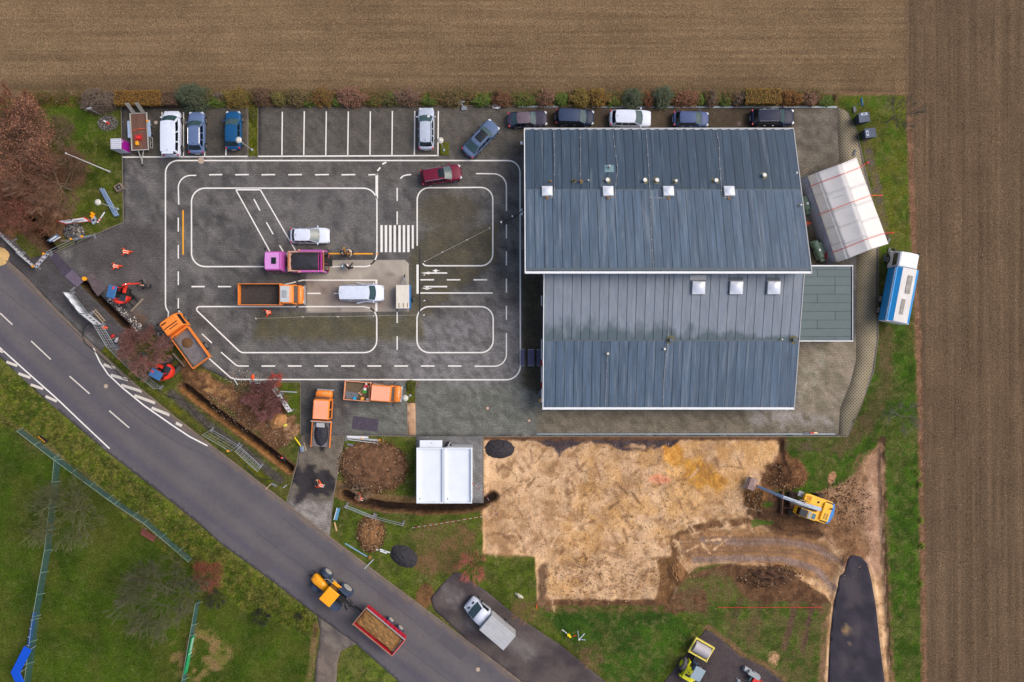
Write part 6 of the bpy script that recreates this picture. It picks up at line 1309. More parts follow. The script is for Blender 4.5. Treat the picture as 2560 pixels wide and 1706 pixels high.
# ---------------------------------------------------------------- people
m_skin = mat('skin', (198, 146, 120), .6, var=.05); m_hv = mat('hi-vis orange', (250, 84, 26), .6, var=.08, scale=6); m_refl = mat('reflective tape', (222, 222, 214), .35); m_dkc = mat('dark clothing', (30, 34, 44), .85, var=.15, scale=6); m_boot = mat('work boots', (58, 48, 42), .8)
def skinmesh(name, vs, es, rs, m, par, sub=1):
    me = bpy.data.meshes.new(name); me.from_pydata(vs, es, []); o = bpy.data.objects.new(name, me); COL.objects.link(o); o.parent = par; me.materials.append(m)
    md = o.modifiers.new('skin', 'SKIN'); md.use_smooth_shade = True
    if not me.skin_vertices: return o
    sv = me.skin_vertices[0].data
    for i, r in enumerate(rs): sv[i].radius = (r, r) if not isinstance(r, tuple) else r
    sv[0].use_root = True
    s = o.modifiers.new('sub', 'SUBSURF'); s.levels = sub; s.render_levels = sub; return o
def person(label, px_, py_, ang, jacket, trou, hat=None, pose='stand', lean=0., arm=(20, -20), z=.02, stripes=True, scale=1., hatname='hair', h=1.2):
    p = root('person', label, 'person', px_, py_, ang, h=h, z=z); p.scale = (scale,)*3
    c = {'stand': 0, 'walk': 0, 'bend': .0, 'crouch': -.42}[pose]; ln = lean
    hipz = .95+c; ch = Vector((.46*math.sin(ln), 0, .46*math.cos(ln)))
    pel = Vector((0, 0, hipz)); cst = pel+ch*.85; nk = pel+ch*1.16+Vector((.02, 0, 0)); hd = nk+Vector((.05+.06*math.sin(ln), 0, .19))
    V_ = [pel, pel.lerp(cst, .5), cst, nk, hd-Vector((0, 0, .02)), hd+Vector((0, 0, .07))]; E_ = [(0, 1), (1, 2), (2, 3), (3, 4), (4, 5)]; R2 = [(.15, .12), (.14, .11), (.17, .12), .055, .085, .075]
    V_.append(hd+Vector((.085, 0, .0))); E_.append((4, 6)); R2.append(.018)   # nose
    J = [list(V_[:4])[0:3], [(0, 1), (1, 2)], [(.175, .14), (.165, .13), (.2, .145)]]; jv = [pel, pel.lerp(cst, .5), cst, nk-Vector((0, 0, .05))]; je = [(0, 1), (1, 2), (2, 3)]; jr = [(.18, .145), (.17, .135), (.2, .145), .10]
    tv = [pel]; te = []; tr_ = [(.165, .13)]; bts = []
    for s in (-1, 1):
        sh = cst+Vector((0, s*.2, .04)); a = R(arm[0] if s > 0 else arm[1])
        fw = math.sin(ln)*.25
        el = sh+Vector((.12*abs(math.sin(a))*2+fw*.5+.05, s*(.10+.12*abs(math.sin(a))), -.25)); wr = el+Vector((.22*math.cos(a)+.05, -s*.04, -.10 if arm[0] != 20 else -.2)); hn = wr+(wr-el).normalized()*.08
        b = len(V_); V_ += [sh, el, wr, hn]; E_ += [(2, b), (b, b+1), (b+1, b+2), (b+2, b+3)]; R2 += [.065, .045, .03, .035]
        d_ = (wr-el).normalized(); 
        for k in range(4): V_.append(hn+d_*(.07-.012*abs(k-1.3))+Vector((0, s*(.027-.018*k), -.02))); E_.append((b+3, len(V_)-1)); R2.append(.009)
        V_.append(hn+d_*.02+Vector((0, -s*.05, .01))); E_.append((b+3, len(V_)-1)); R2.append(.010)
        j = len(jv); jv += [sh, el, wr-(wr-el)*.1]; je += [(2, j), (j, j+1), (j+1, j+2)]; jr += [.085, .066, .05]
        fwd = {'stand': (.0, .0), 'walk': (.22*s, -.0), 'bend': (.05, 0), 'crouch': (.32, 0)}[pose]
        hp = pel+Vector((0, s*.09, -.04)); kn = Vector((fwd[0]+.05, s*.12, hipz*.5+(.1 if c else 0))); an = Vector((fwd[0]*(.9 if pose == 'walk' else .05)-(.05 if c else 0), s*.13, .09)); te_ = an+Vector((.16, s*.02, -.04))
        b = len(V_); V_ += [hp, kn, an, te_]; E_ += [(0, b), (b, b+1), (b+1, b+2), (b+2, b+3)]; R2 += [.085, .055, .04, .04]
        q = len(tv); tv += [hp, kn, an+Vector((0, 0, .03))]; te += [(0, q), (q, q+1), (q+1, q+2)]; tr_ += [.10, .075, .06]
        MB().dome(te_.x-.06, te_.y, .02, .15, .06, .11, n=10, m=4).build('boot', m_boot, p, smooth=True)
    skinmesh('body', V_, E_, R2, m_skin, p); skinmesh('jacket', jv, je, jr, jacket, p); skinmesh('trousers', tv, te, tr_, trou, p)
    if hat: MB().dome(hd.x-.005, hd.y, hd.z+.03, .115 if hatname != 'hair' else .1, .105 if hatname != 'hair' else .09, .12, n=14, m=5).build(hatname, hat, p, smooth=True)
    if stripes:
        for s in (-1, 1):
            a = cst+Vector((.0, s*.13, .0))+Vector((.05, 0, .19)); mb = MB(); mb.path([tuple(pel+Vector((-.17, s*.10, .1))), tuple(cst+Vector((-.17, s*.12, .02))), tuple(cst+Vector((-.02, s*.12, .165))), tuple(cst+Vector((.15, s*.12, -.02)))], .05, 4); mb.build('reflective_band', m_refl, p)
    return p
m_hair = mat('brown hair', (70, 48, 36), .8); m_hairg = mat('grey hair', (150, 144, 138), .8); m_helw = mat('white helmet', (226, 226, 226), .35); m_blj = mat('blue grey jacket', (86, 112, 132), .8, var=.15); m_bei = mat('beige jacket', (206, 192, 172), .8, var=.15); m_cap = mat('red helmet', (214, 70, 50), .4)
person('worker in orange hi-vis clothes striding across the yard, upper of the two near the trench', 315, 630, 175, m_hv, m_hv, m_hair, 'walk', .35, (60, -50))
person('worker in orange hi-vis clothes with crossed bands, lower of the two near the trench', 289, 666, 178, m_hv, m_hv, m_hair, 'walk', .2, (30, -30))
person('worker in an orange vest and dark trousers bending right of the small excavator', 368, 715, 175, m_dkc, m_dkc, None, 'bend', .9, (40, -40), stripes=False)
person('worker in full orange gear standing below the orange tipper bed', 671, 781, 200, m_hv, m_hv, m_hair, 'stand', .2, (70, -60))
person('person in dark clothes by the yellow line behind the purple truck', 856, 637, 60, m_dkc, m_dkc, m_hairg, 'stand', .1, (50, -30), stripes=False)
person('person in a pale beige jacket by the yellow line behind the purple truck', 876, 627, 230, m_bei, m_dkc, m_hair, 'stand', .15, (50, -50), stripes=False)
person('person in a blue-grey jacket on the white line of the concrete slab', 854, 667, 0, m_blj, m_blj, m_helw, 'walk', .2, (40, -40), stripes=False)
person('person in a wide black coat on the white line of the concrete slab', 873, 669, 100, m_dkc, m_dkc, m_helw, 'stand', .15, (90, -80), stripes=False, scale=1.1)
person('worker in orange crouching with a hammer on the asphalt-stained driveway', 804, 1217, 160, m_hv, m_dkc, m_hair, 'crouch', .8, (60, -50))
t = root('sledge_hammer', 'wooden-handled tool held by the crouching worker on the driveway', 'tool', 795, 1208, 105, h=.8, z=.75); MB().bar((-.3, 0, 0), (.35, 0, .1), .04).box(.35, 0, .1, .1, .28, .08).build('handle', mat('ash wood', (190, 150, 110), .7), t)
person('worker in orange crouching at the left end of the brown trench', 903, 1251, 150, m_hv, m_dkc, m_hair, 'crouch', .7, (60, -60), z=-.6, h=.6)
person('worker with red helmet crouching at the lower end of the orange-walled trench', 708, 1151, 130, m_dkc, m_dkc, m_cap, 'crouch', .5, (60, -40), z=-.9, stripes=False, hatname='helmet', h=.4)
person('person in black with a dark cap standing in front of the white garages', 1121, 1109, 270, m_dkc, m_dkc, m_dkc, 'stand', .2, (60, -60), stripes=False)
t = root('ochre_bollard', 'person-high ochre post next to the dark-clothed person on the yellow line', 'post', 862, 627, 0, h=.5); MB().bar((-.05, -.25, .02), (.03, .25, 1.0), .14, n=8).build('post', m_yel, t)

# ---------------------------------------------------------------- lamps, poles, signs
m_pole = mat('galvanised pole', (176, 186, 196), .4, .3); m_globe = mat('milky lamp globe', (210, 208, 200), .25, coat=.4)
def lamp(label, px_, py_, hh=4.0, dx=0, dy=0):
    t = root('lamp_post', label, 'lamp post', px_, py_, 0, group='globe lamp posts')
    MB().cyl(0, 0, hh/2-.1, .055, hh-.2, 10, .04).build('pole', m_pole, t); MB().cyl(0, 0, .04, .14, .08, 12).build('base', m_pole, t)
    g = MB().dome(0, 0, hh, .32, .32, .2, n=20, m=6, full=True).build('lamp_globe', m_globe, t, smooth=True); MB().dome(0, 0, hh+.08, .345, .345, .17, n=20, m=5).build('lamp_cap', mat('lamp cap', (190, 188, 180), .4, var=.15, scale=6), t, smooth=True); MB().cyl(0, 0, hh+.26, .09, .05, 10).build('finial', m_vw, t)
lamp('globe lamp post on the left grass beside the corrugated rails', 295, 523); lamp('globe lamp post leaning over the petrol-blue hatchback', 630, 375); lamp('globe lamp post in the square moss bed', 1110, 376); lamp('globe lamp post by the moss bed in front of the tool-filled orange truck', 1026, 989)
t = root('flagpole', 'tall slender white flagpole on the left lawn', 'flagpole', 275, 430); MB().cyl(0, 0, 4.15, .06, 8.3, 10, .03).build('pole', m_trim, t); MB().dome(0, 0, 8.3, .08, .08, .08, full=True, n=10).build('pole_cap', m_trim, t, smooth=True); MB().cyl(0, 0, .05, .16, .1, 12).build('base', m_foot, t)
def sign(label, px_, py_, ang, pan, m, hh=2.2, w=.6, ph=.4, tilt=0, name='road_sign', cat='sign'):
    t = root(name, label, cat, px_, py_, ang); MB().bar((0, 0, 0), (0, 0, hh), .06, n=8).build('pole', m_pole, t); MB().box(0, .04, hh-ph/2, w, .03, ph).build('panel', m, t); return t
t = sign('small white sign on a pole by the grey shrub at top left', 250, 287, 20, 0, m_trim, 2.3, .5, .35)
t = sign('blue and white sign on a foot block at the upper right corner of the yard', 2136, 268, 100, 0, m_blu, 2.0, .9, .3); MB().box(-.3, .1, .08, .7, .3, .16).build('foot', m_foot, t)
t = root('folding_sign', 'grey folding sign stand lying at the hedge above the slanted parked car', 'sign', 1153, 267, 10); MB().bar((-.35, .35, .5), (.5, .3, .6), .09).bar((-.3, .1, .3), (.25, .6, .5), .05).bar((.05, .3, .5), (.3, -.3, .2), .06).build('frame', m_steel, t); MB().box(.3, -.3, .15, .62, .42, .1).build('base', mat('grey plate', (124, 128, 138), .6, var=.2), t)
t = root('white_sign', 'small white sign board lying at the hedge edge near the building corner', 'sign', 1239, 268, -8); MB().box(0, 0, .1, .75, .42, .05).build('panel', m_trim, t); MB().box(.45, .05, .1, .25, .25, .05, rz=.7).build('arrow_tip', m_trim, t)
def fo(label, px_, py_, ang): t = root('concrete_block', label, 'foot block', px_, py_, ang); foot().build('block', m_foot, t); return t
fo('grey fence foot block on the lattice pavers above the marquee', 2136, 383, 70); fo('dark fence foot block lying in grass left of the tarpaulin truck, upper', 2220, 603, 60); fo('grey fence foot lying just below the marquee south-east corner', 2222, 628, 80); fo('small fence foot lying in the grass left of the tarpaulin truck cab', 2212, 646, 85)
fo('fence foot block by the curtain side of the marquee, middle', 2038, 541, 70); fo('fence foot block by the curtain side of the marquee, lower', 2052, 573, 60); fo('fence foot block by the shed-like stack on the grass beside the round earth heap', 876, 1112, -10); fo('fence foot near the grass edge by the small white garage fence poles', 866, 1095, 80); fo('fence foot next to the hose on the small lawn by the driveway', 686, 1212, -25); fo('fence foot block on the pavement edge by the printed barrier at far left', 37, 601, 30); fo('fence foot block right of the plain banner fence', 183, 724, 45); fo('fence foot block at the corner between the two banner fences', 231, 784, 55); fo('fence foot block under the empty mesh fence panels', 284, 866, 15); fo('dark fence foot beside the yellow post by the low roof', 1348, 986, 85); fo('grey fence foot with red and white beacon on the lower yard edge', 2016, 1083, 0)
t = root('beacon_post', 'red and white warning post lying on the lower yard edge', 'beacon', 2032, 1082, 0); MB().box(-.15, 0, .2, .4, .16, .06).build('red_part', m_strr, t); MB().box(.25, 0, .2, .4, .16, .06).build('white_part', mat('cream plastic', (226, 200, 150), .5), t)
t = root('beacon_post', 'red and white striped post lying on the left lawn beside the yellow lamps', 'beacon', 254, 545, 55)
for k in range(5): MB().box(-.62+k*.16, 0, .12, .155, .16, .05).build('stripe', m_strr if k % 2 else m_trim, t)
MB().box(.45, 0, .12, .6, .14, .05).build('white_part', m_trim, t)
m_amb = mat('amber lens', (246, 166, 10), .3, coat=.4)
def blamp(par, x, y, z): MB().cyl(x, y, z, .12, .14, 12).build('warning_lamp', m_amb, par)
for i, (x, y) in enumerate(((233.5, 536), (232, 543))):
    t = root('warning_lamp', ('upper', 'lower')[i]+' of two yellow warning lamps standing on the left lawn by the striped post', 'lamp', x, y, 20); MB().cyl(0, .1, .2, .13, .2, 12).cyl(.1, -.05, .12, .12, .2, 12).build('lens', m_amb, t); MB().box(0, -.1, .1, .2, .25, .18).build('battery', m_yel, t, bevel=.02)
t = root('warning_lamp', 'round yellow lamp at the end of the steel trench plates', 'lamp', 209, 697, 0, h=.4); MB().cyl(0, 0, .2, .24, .3, 16).build('lens', m_amb, t, bevel=.04); MB().cyl(0, 0, .04, .2, .08, 12).build('base', m_plas, t)
# large site notice board on the lawn
def quadboard(name, label, cat, pts, hs, m, extra=None, t_=.04):
    vs = [(*G(x, y, h), h) for (x, y), h in zip(pts, hs)]; o = MB().add(vs, [(0, 1, 2, 3)]).build(name, m, None, solid=t_); return tag(o, label, cat)
t = bpy.data.objects.new('site_notice_board', None); COL.objects.link(t); tag(t, 'large white notice board with red border leaning over the cobblestone pile', 'sign')
def qb(par, nm, pts, hs, m, t_=.03, dz=0):
    return MB().add([(*G(x, y, h), h+dz) for (x, y), h in zip(pts, hs)], [(0, 1, 2, 3)]).build(nm, m, par, solid=t_)
Q4 = [(140, 553.5), (213, 543.5), (229, 553.5), (163, 560.5)]; HQ = [1.45, 1.45, 1.15, 1.15]
qb(t, 'red_border', Q4, HQ, m_strr); c4 = (sum(p[0] for p in Q4)/4, sum(p[1] for p in Q4)/4)
def shr(Q, f): return [(c4[0]+(x-c4[0])*f, c4[1]+(y-c4[1])*f) for x, y in Q]
qb(t, 'white_panel', shr(Q4, .84), [1.43, 1.43, 1.17, 1.17], m_trim, dz=.06)
for k, (x, y, l) in enumerate(((181, 549.5, 6), (172, 553, 22), (200, 552, 24), (190, 556.5, 16))): qb(t, 'text_line', [(x-l/2, y-.6+l*.06), (x+l/2, y-.6-l*.06), (x+l/2, y+.6-l*.06), (x-l/2, y+.6+l*.06)], [1.3]*4, m_plas, dz=.2)
MB().path([(*G(165, 561, .1), .05), (*G(160, 557, 1.6), 1.6)], .06).path([(*G(231, 556, .1), .05), (*G(222, 549, 1.7), 1.7)], .06).build('prop', m_pole, t)
for p_ in ((236, 548), (236, 555)): MB().box(*G(*p_), .1, .5, .45, .16, rz=.7).build('foot', m_steel, t)
t = bpy.data.objects.new('tilted_sign', None); COL.objects.link(t); tag(t, 'grey-blue tilted sign board with a white panel beside the left trench', 'sign')
qb(t, 'back_panel', [(117, 602), (143, 584), (148, 592), (126, 606)], [.9, .9, 1.5, 1.5], mat('grey blue panel', (108, 136, 170), .5)); qb(t, 'white_panel', [(127, 602.5), (143, 591), (157, 594), (138, 605.5)], [1.0]*4, m_trim, dz=.3)
t = root('timber_beam', 'short grey timber beam below the cobblestone pile', 'beam', 164, 602.5, 2); MB().box(0, 0, .06, 1.0, .24, .12).build('beam', m_kerb, t, bevel=.01)
# corrugated rails
for i, off in enumerate((0, 6)):
    a, b = Vector((*G(250+off, 471+off*.25, .3), .1)), Vector((*G(288+off, 541-off*.2, .3), .1)); mb = MB()
    d = (b-a).normalized(); n = Vector((-d.y, d.x, 0)); rings = []
    for p_ in (a, b): rings.append([tuple(p_+n*x+Vector((0, 0, z))) for x, z in ((-.16, .14), (-.09, .2), (-.04, .1), (.04, .1), (.09, .2), (.16, .14))])
    o = mb.loft(rings, cap=False, closed=False).build('guard_rail', mat('galvanised blue steel', (130, 152, 184), .4, .35, var=.12, scale=2), None, solid=.01); tag(o, ('outer left', 'inner right')[i]+' of two long grey-blue corrugated steel rails lying on the left lawn', 'guard rail', 'corrugated rails')
t = root('stone_planter', 'square weathered wood and stone box at the grass edge left of the yard', 'planter', 299, 470, 30, h=.3)
for x, y, sx, sy in ((0, .32, .8, .1), (0, -.32, .8, .1), (.36, 0, .1, .54), (-.36, 0, .1, .54)): MB().box(x, y, .3, sx, sy, .6).build('plank', m_kerb, t, bevel=.01)
MB().box(0, 0, .25, .6, .52, .4).build('soil', m_rust, t); MB().dome(.02, 0, .42, .14, .14, .16).build('knob', m_foot, t)
t = root('hydrant_marker', 'red and white short post lying on the gravel bed at top left', 'post', 268, 307, -30); MB().box(-.2, 0, .1, .35, .18, .12).build('white_part', m_trim, t, bevel=.03); MB().box(.16, 0, .1, .4, .22, .14).build('red_part', m_strr, t, bevel=.03)
# collection container, purple front
t = root('collection_box', 'tall pale ribbed container with purple side at the left yard edge', 'container', 313, 371.5, 2, h=.0)
MB().box(0, 0, 1.0, 1.15, 1.15, 2.0).build('box_body', mat('pale blue grey metal', (196, 202, 220), .5, var=.06), t, bevel=.02); MB().box(.585, 0, 1.0, .02, 1.1, 1.8).build('purple_side', mat('purple print', (142, 16, 136), .5, var=.1), t); MB().cyl(.6, .3, 1.75, .14, .04, 12, axis='x').build('flap', m_trimg, t)
for k in range(5): MB().box(0, -.44+k*.22, 2.02, 1.1, .06, .04).build('rib', m_trimg, t)
# flat trailer with ramps
m_alu = mat('grey trailer frame', (178, 178, 172), .5, .3, var=.12, scale=4); m_plank = mat('wet brown plank', (104, 74, 62), .7, var=.22, scale=2, rnd=.14, streak=(6, .6, 1))
t = root('flatbed_trailer', 'car trailer with brown plank floor and raised ramps at the upper left yard corner', 'trailer', 349.5, 330, 93, h=.6)
for k in range(9): MB().box(0, -.76+k*.19, .62, 4.1, .18, .05).build('plank', m_plank, t)
for s in (-1, 1): MB().box(0, s*.93, .68, 4.2, .09, .22).build('side_rail', m_alu, t, bevel=.015)
MB().box(-2.08, 0, .66, .1, 1.95, .2).box(2.08, 0, .62, .1, 1.95, .12).build('end_rail', m_alu, t, bevel=.015)
for s, x in ((1, .0), (-1, .0)): MB().box(.3, s*1.15, .72, 1.9, .3, .05).build('mudguard', mat('pale blue mudguard', (150, 168, 196), .5), t, bevel=.02)
for s in (-1, 1):
    for x in (-.15, .75): wheel(t, x, s*1.12, .3, .2, s)
for y in (.52, -.55):
    o = MB()
    for d in (-.18, .18): o.bar((2.1, y+d, .7), (2.75, y+d, 2.15), .07)
    for k in range(6): f = k/5.5; o.bar((2.1+.65*f, y-.18, .7+1.45*f), (2.1+.65*f, y+.18, .7+1.45*f), .06)
    o.build('ramp', m_alu, t); MB().add([(2.1, y-.2, .72), (2.1, y+.2, .72), (2.75, y+.2, 2.17), (2.75, y-.2, 2.17)], [(0, 1, 2, 3)]).build('ramp_plate', m_alu, t, solid=.02)
MB().bar((-2.1, .3, .55), (-3.3, -.05, .5), .08).bar((-2.1, -.3, .55), (-3.3, -.05, .5), .08).bar((-3.2, -.05, .5), (-3.7, -.05, .5), .1).build('drawbar', m_alu, t); MB().box(-3.75, -.05, .5, .3, .16, .16).build('coupling', m_plas, t, bevel=.03); MB().cyl(-2.4, .55, .3, .1, .08, 12, axis='y').bar((-2.4, .4, .3), (-2.4, .4, .8), .05).build('jockey_wheel', m_plas, t)
MB().bar((-1.9, -1.12, .6), (-.7, -1.12, .6), .05).bar((-1.9, -1.38, .6), (-.7, -1.38, .6), .05).bar((-1.9, -1.38, .6), (-1.9, -1.1, .6), .05).bar((-1.3, -1.38, .6), (-1.3, -1.1, .6), .05).bar((-.7, -1.38, .6), (-.7, -1.1, .6), .05).build('side_frame', m_alu, t)
T0 = t.matrix_basis
def ontr(nm, lab, cat, mb, m, x, y, z=.66, **k): o = mb.build(nm, m, None, **k); o.location = T0 @ Vector((x, y, z)); o.rotation_euler = (0, 0, T0.to_euler().z); return tag(o, lab, cat)
ontr('red_machine', 'red tubular frame machine lying on the plank floor of the trailer', 'machine', MB().path([(-.3, -.4, .2), (.3, -.4, .2), (.3, .4, .2), (-.3, .4, .2), (-.3, -.4, .2)], .06).box(0, 0, .15, .35, .5, .25), m_strr, -.7, .05)
ontr('yellow_case', 'small yellow machine near the drawbar end of the plank trailer', 'machine', MB().box(0, 0, .15, .42, .32, .28).box(.2, -.1, .3, .1, .1, .06), m_yel, -1.35, .25, bevel=.03)
ontr('orange_bar', 'long orange-red bar lying across the plank floor of the trailer', 'bar', MB().path([(-.1, .75, .08), (.1, 0, .12), (.1, -.7, .1)], .07, 6), m_str, .2, 0)
blamp(t, .85+.25, -1.05, .85)
# roll containers
m_bin = mat('dark blue bin', (40, 52, 74), .5, var=.1)
def bigbin(label, px_, py_, ang, lx, ly, lsx, lsy):
    t = root('waste_container', label, 'waste container', px_, py_, ang, h=.6, group='wheeled waste containers'); MB().box(0, 0, .7, 1.1, .95, 1.1, tx=1.06, ty=1.06).build('bin_body', m_bin, t, bevel=.04); MB().box(0, 0, 1.29, 1.25, 1.08, .1).build('lid', mat('slate lid', (62, 78, 104), .5, var=.08), t, bevel=.04)
    l = MB().box(lx, ly, 1.355, lsx, lsy, .04).build('pale_flap', mat('pale flap', (178, 190, 210), .5), t, bevel=.02); MB().box(lx, ly, 1.38, lsx*.4, lsy*.35, .02).build('slot', m_plas, l)
    for x in (-.45, .45):
        for y in (-.38, .38): MB().cyl(x, y, .09, .09, .06, 10, axis='y').build('wheel', m_plas, t)
bigbin('dark blue waste container with pale flap along its far edge, upper of two', 2153, 299, 7, .0, .38, .75, .3); bigbin('dark blue waste container with pale flap on its left side, lower of two', 2168, 337, 9, -.35, .0, .3, .6)
# green tanks by the marquee
m_grn = mat('military green paint', (92, 116, 102), .5, var=.15, scale=4)
for i, (x, y, a, l, lab) in enumerate(((2016, 508, -75, 1.6, 'green cylindrical tank unit between building and marquee, upper one'), (2046, 624, -68, 2.0, 'green cylindrical tank unit between building and marquee, lower larger one'))):
    t = root('tank_unit', lab, 'tank', x, y, a, h=.8); MB().cyl(0, 0, .75, .36, l, 18, axis='x').build('tank', m_grn, t, bevel=.06); MB().box(0, 0, .3, l*1.1, .8, .3).build('frame', m_grn, t, bevel=.03); MB().box(.0, .45, .8, l*.7, .3, .3).build('side_box', m_grn, t, bevel=.03); MB().box(.1, 0, 1.12, .28, .2, .02).build('white_label', m_trim, t); MB().box(l*.62, .1, .5, .5, .6, .4).build('motor', m_grn, t, bevel=.08)
    for s in (-1, 1): MB().cyl(-.2, s*.45, .25, .24, .14, 14, axis='y').build('wheel', m_tyre, t)
t = root('red_hose', 'tangle of red hose on the lower green tank unit', 'hose', 2067, 641, 0, h=.8, z=.6); rg = random.Random(2); MB().path([(rg.uniform(-.3, .3), rg.uniform(-.55, .55), .2+rg.random()*.3) for _ in range(12)], .07, 5).build('hose', m_strr, t)
t = root('red_hose', 'tangle of red hose by the upper curtain edge of the marquee', 'hose', 2014, 467, 0, h=.8, z=.4); MB().path([(rg.uniform(-.25, .25), rg.uniform(-.6, .6), .2+rg.random()*.3) for _ in range(12)], .07, 5).build('hose', m_strr, t)
t = root('green_case', 'dark green box with folded lid near the marquee north-west corner', 'case', 2008, 452, 35, h=.4); MB().box(0, 0, .35, 1.4, .6, .6).build('case', m_grn, t, bevel=.05); MB().box(.2, .1, .68, .8, .3, .05).build('lid', mat('dark green', (44, 62, 50), .7), t)
t = root('strap_bundle', 'bundle of orange straps dropped at the building wall near the marquee', 'strap', 2021, 557, 30, h=.1); MB().path([(rg.uniform(-.35, .35), rg.uniform(-.2, .2), .03+rg.random()*.12) for _ in range(18)], .06, 4).build('strap', m_str, t)
t = root('wooden_frame', 'small pale wooden frame on the paving above the green case', 'frame', 2014, 428, 40); MB().path([(-.3, -.12, .05), (.3, -.12, .05), (.3, .12, .05), (-.3, .12, .05), (-.3, -.12, .05)], .06).build('frame', mat('pale wood', (176, 158, 132), .8), t)
# beer tables at the low building
m_tbl = mat('violet grey boards', (70, 70, 104), .55, var=.15, scale=3, rnd=.08, streak=(6, .5, 1))
for nm, x, w, n, hh, lab in (('picnic_table', 1327.5, 16.5, 5, .75, 'slatted dark violet-grey table between two benches west of the low roof'), ('bench', 1306.5, 10, 3, .45, 'slatted dark bench left of the violet-grey table'), ('bench', 1346.5, 10, 3, .45, 'slatted dark bench right of the violet-grey table, by the wall')):
    t = root(nm, lab, nm.split('_')[-1], x, 894.5, 90, h=hh)
    for k in range(n): MB().box(0, (-(n-1)/2+k)*w/K/n, hh, 1.85, w/K/n-.02, .04).build('board', m_tbl, t)
    for a in (-.75, .75): MB().box(a, 0, hh/2-.01, .06, w/K*.85, hh-.06).build('leg', m_grey, t); MB().box(a*1.23, 0, hh+.005, .03, w/K, .05).build('end_trim', m_steel, t)
t = root('yellow_post_box', 'small yellow box on the wall near the south-west corner of the low roof', 'box', 1349, 1001, 0, h=1.0); MB().box(0, 0, 1.0, .18, .34, .4).build('box', m_yel, t, bevel=.02); MB().box(.22, 0, 1.0, .26, .3, .3).build('bracket', m_trimg, t); MB().box(.1, 0, .4, .1, .1, .8).build('post', m_grey, t)
# steel road plates
m_rp = mat('rusty violet steel plate', (78, 70, 84), .55, .3, var=.35, scale=2.2)
def plate(label, pts, z=.07, m=m_rp):
    P_ = [G(*p) for p in pts]; o = MB().prism(P_, z-.03, z).build('steel_plate', m, None, bevel=.004); return tag(o, label, 'steel plate')
plate('long steel plate bridging the left trench, nearest the red and white barrier', [(122, 640), (137, 629), (182, 676), (163, 694)]); plate('steel plate bridging the left trench under the round yellow lamp', [(163, 692), (182, 674), (211, 703), (194, 719)], z=.105, m=mat('scraped steel plate', (112, 100, 116), .5, .3, var=.4, scale=3))
plate('steel plate lying loose between the trench and the small blue excavator', [(218, 693), (231, 682), (269, 719), (246, 742), (231, 722)], m=mat('muddy steel plate', (98, 86, 90), .7, .2, var=.4, scale=2.5)); plate('dark violet steel road plate lying below the tool-filled orange truck', [(883, 1040), (948, 1049), (944, 1080), (880, 1073)], z=.06)
MB().path([(949.5, 0, 0)]*1, .01) if False else None
# yellow breaker and vibrating plate beside the driveway
t = root('plate_compactor', 'yellow-handled vibrating plate with grey base at the top of the driveway', 'compactor', 756, 1119, 100); MB().box(-.1, 0, .12, .75, .44, .2).build('base', m_grey, t, bevel=.05); MB().box(-.1, 0, .32, .5, .34, .25).build('engine', mat('grey blue engine', (112, 130, 156), .5), t, bevel=.05); MB().bar((.25, .03, .4), (1.2, .35, .8), .15, n=8).bar((1.25, .36, .8), (1.35, .42, .8), .2, n=8).build('handle', mat('bright yellow', (232, 208, 20), .4), t); MB().box(.05, -.36, .1, 1.0, .12, .1, rz=.1).build('wooden_batten', mat('pale wood', (176, 158, 132), .8), t)
t = root('yellow_bag', 'small yellow bag lying on the sandy mound by the twiggy red shrub', 'bag', 715, 1063, 20, z=.3); MB().dome(0, 0, 0, .26, .14, .15, lump=.4, seed=5).build('bag', mat('pale yellow cloth', (222, 208, 90), .8), t, smooth=True)
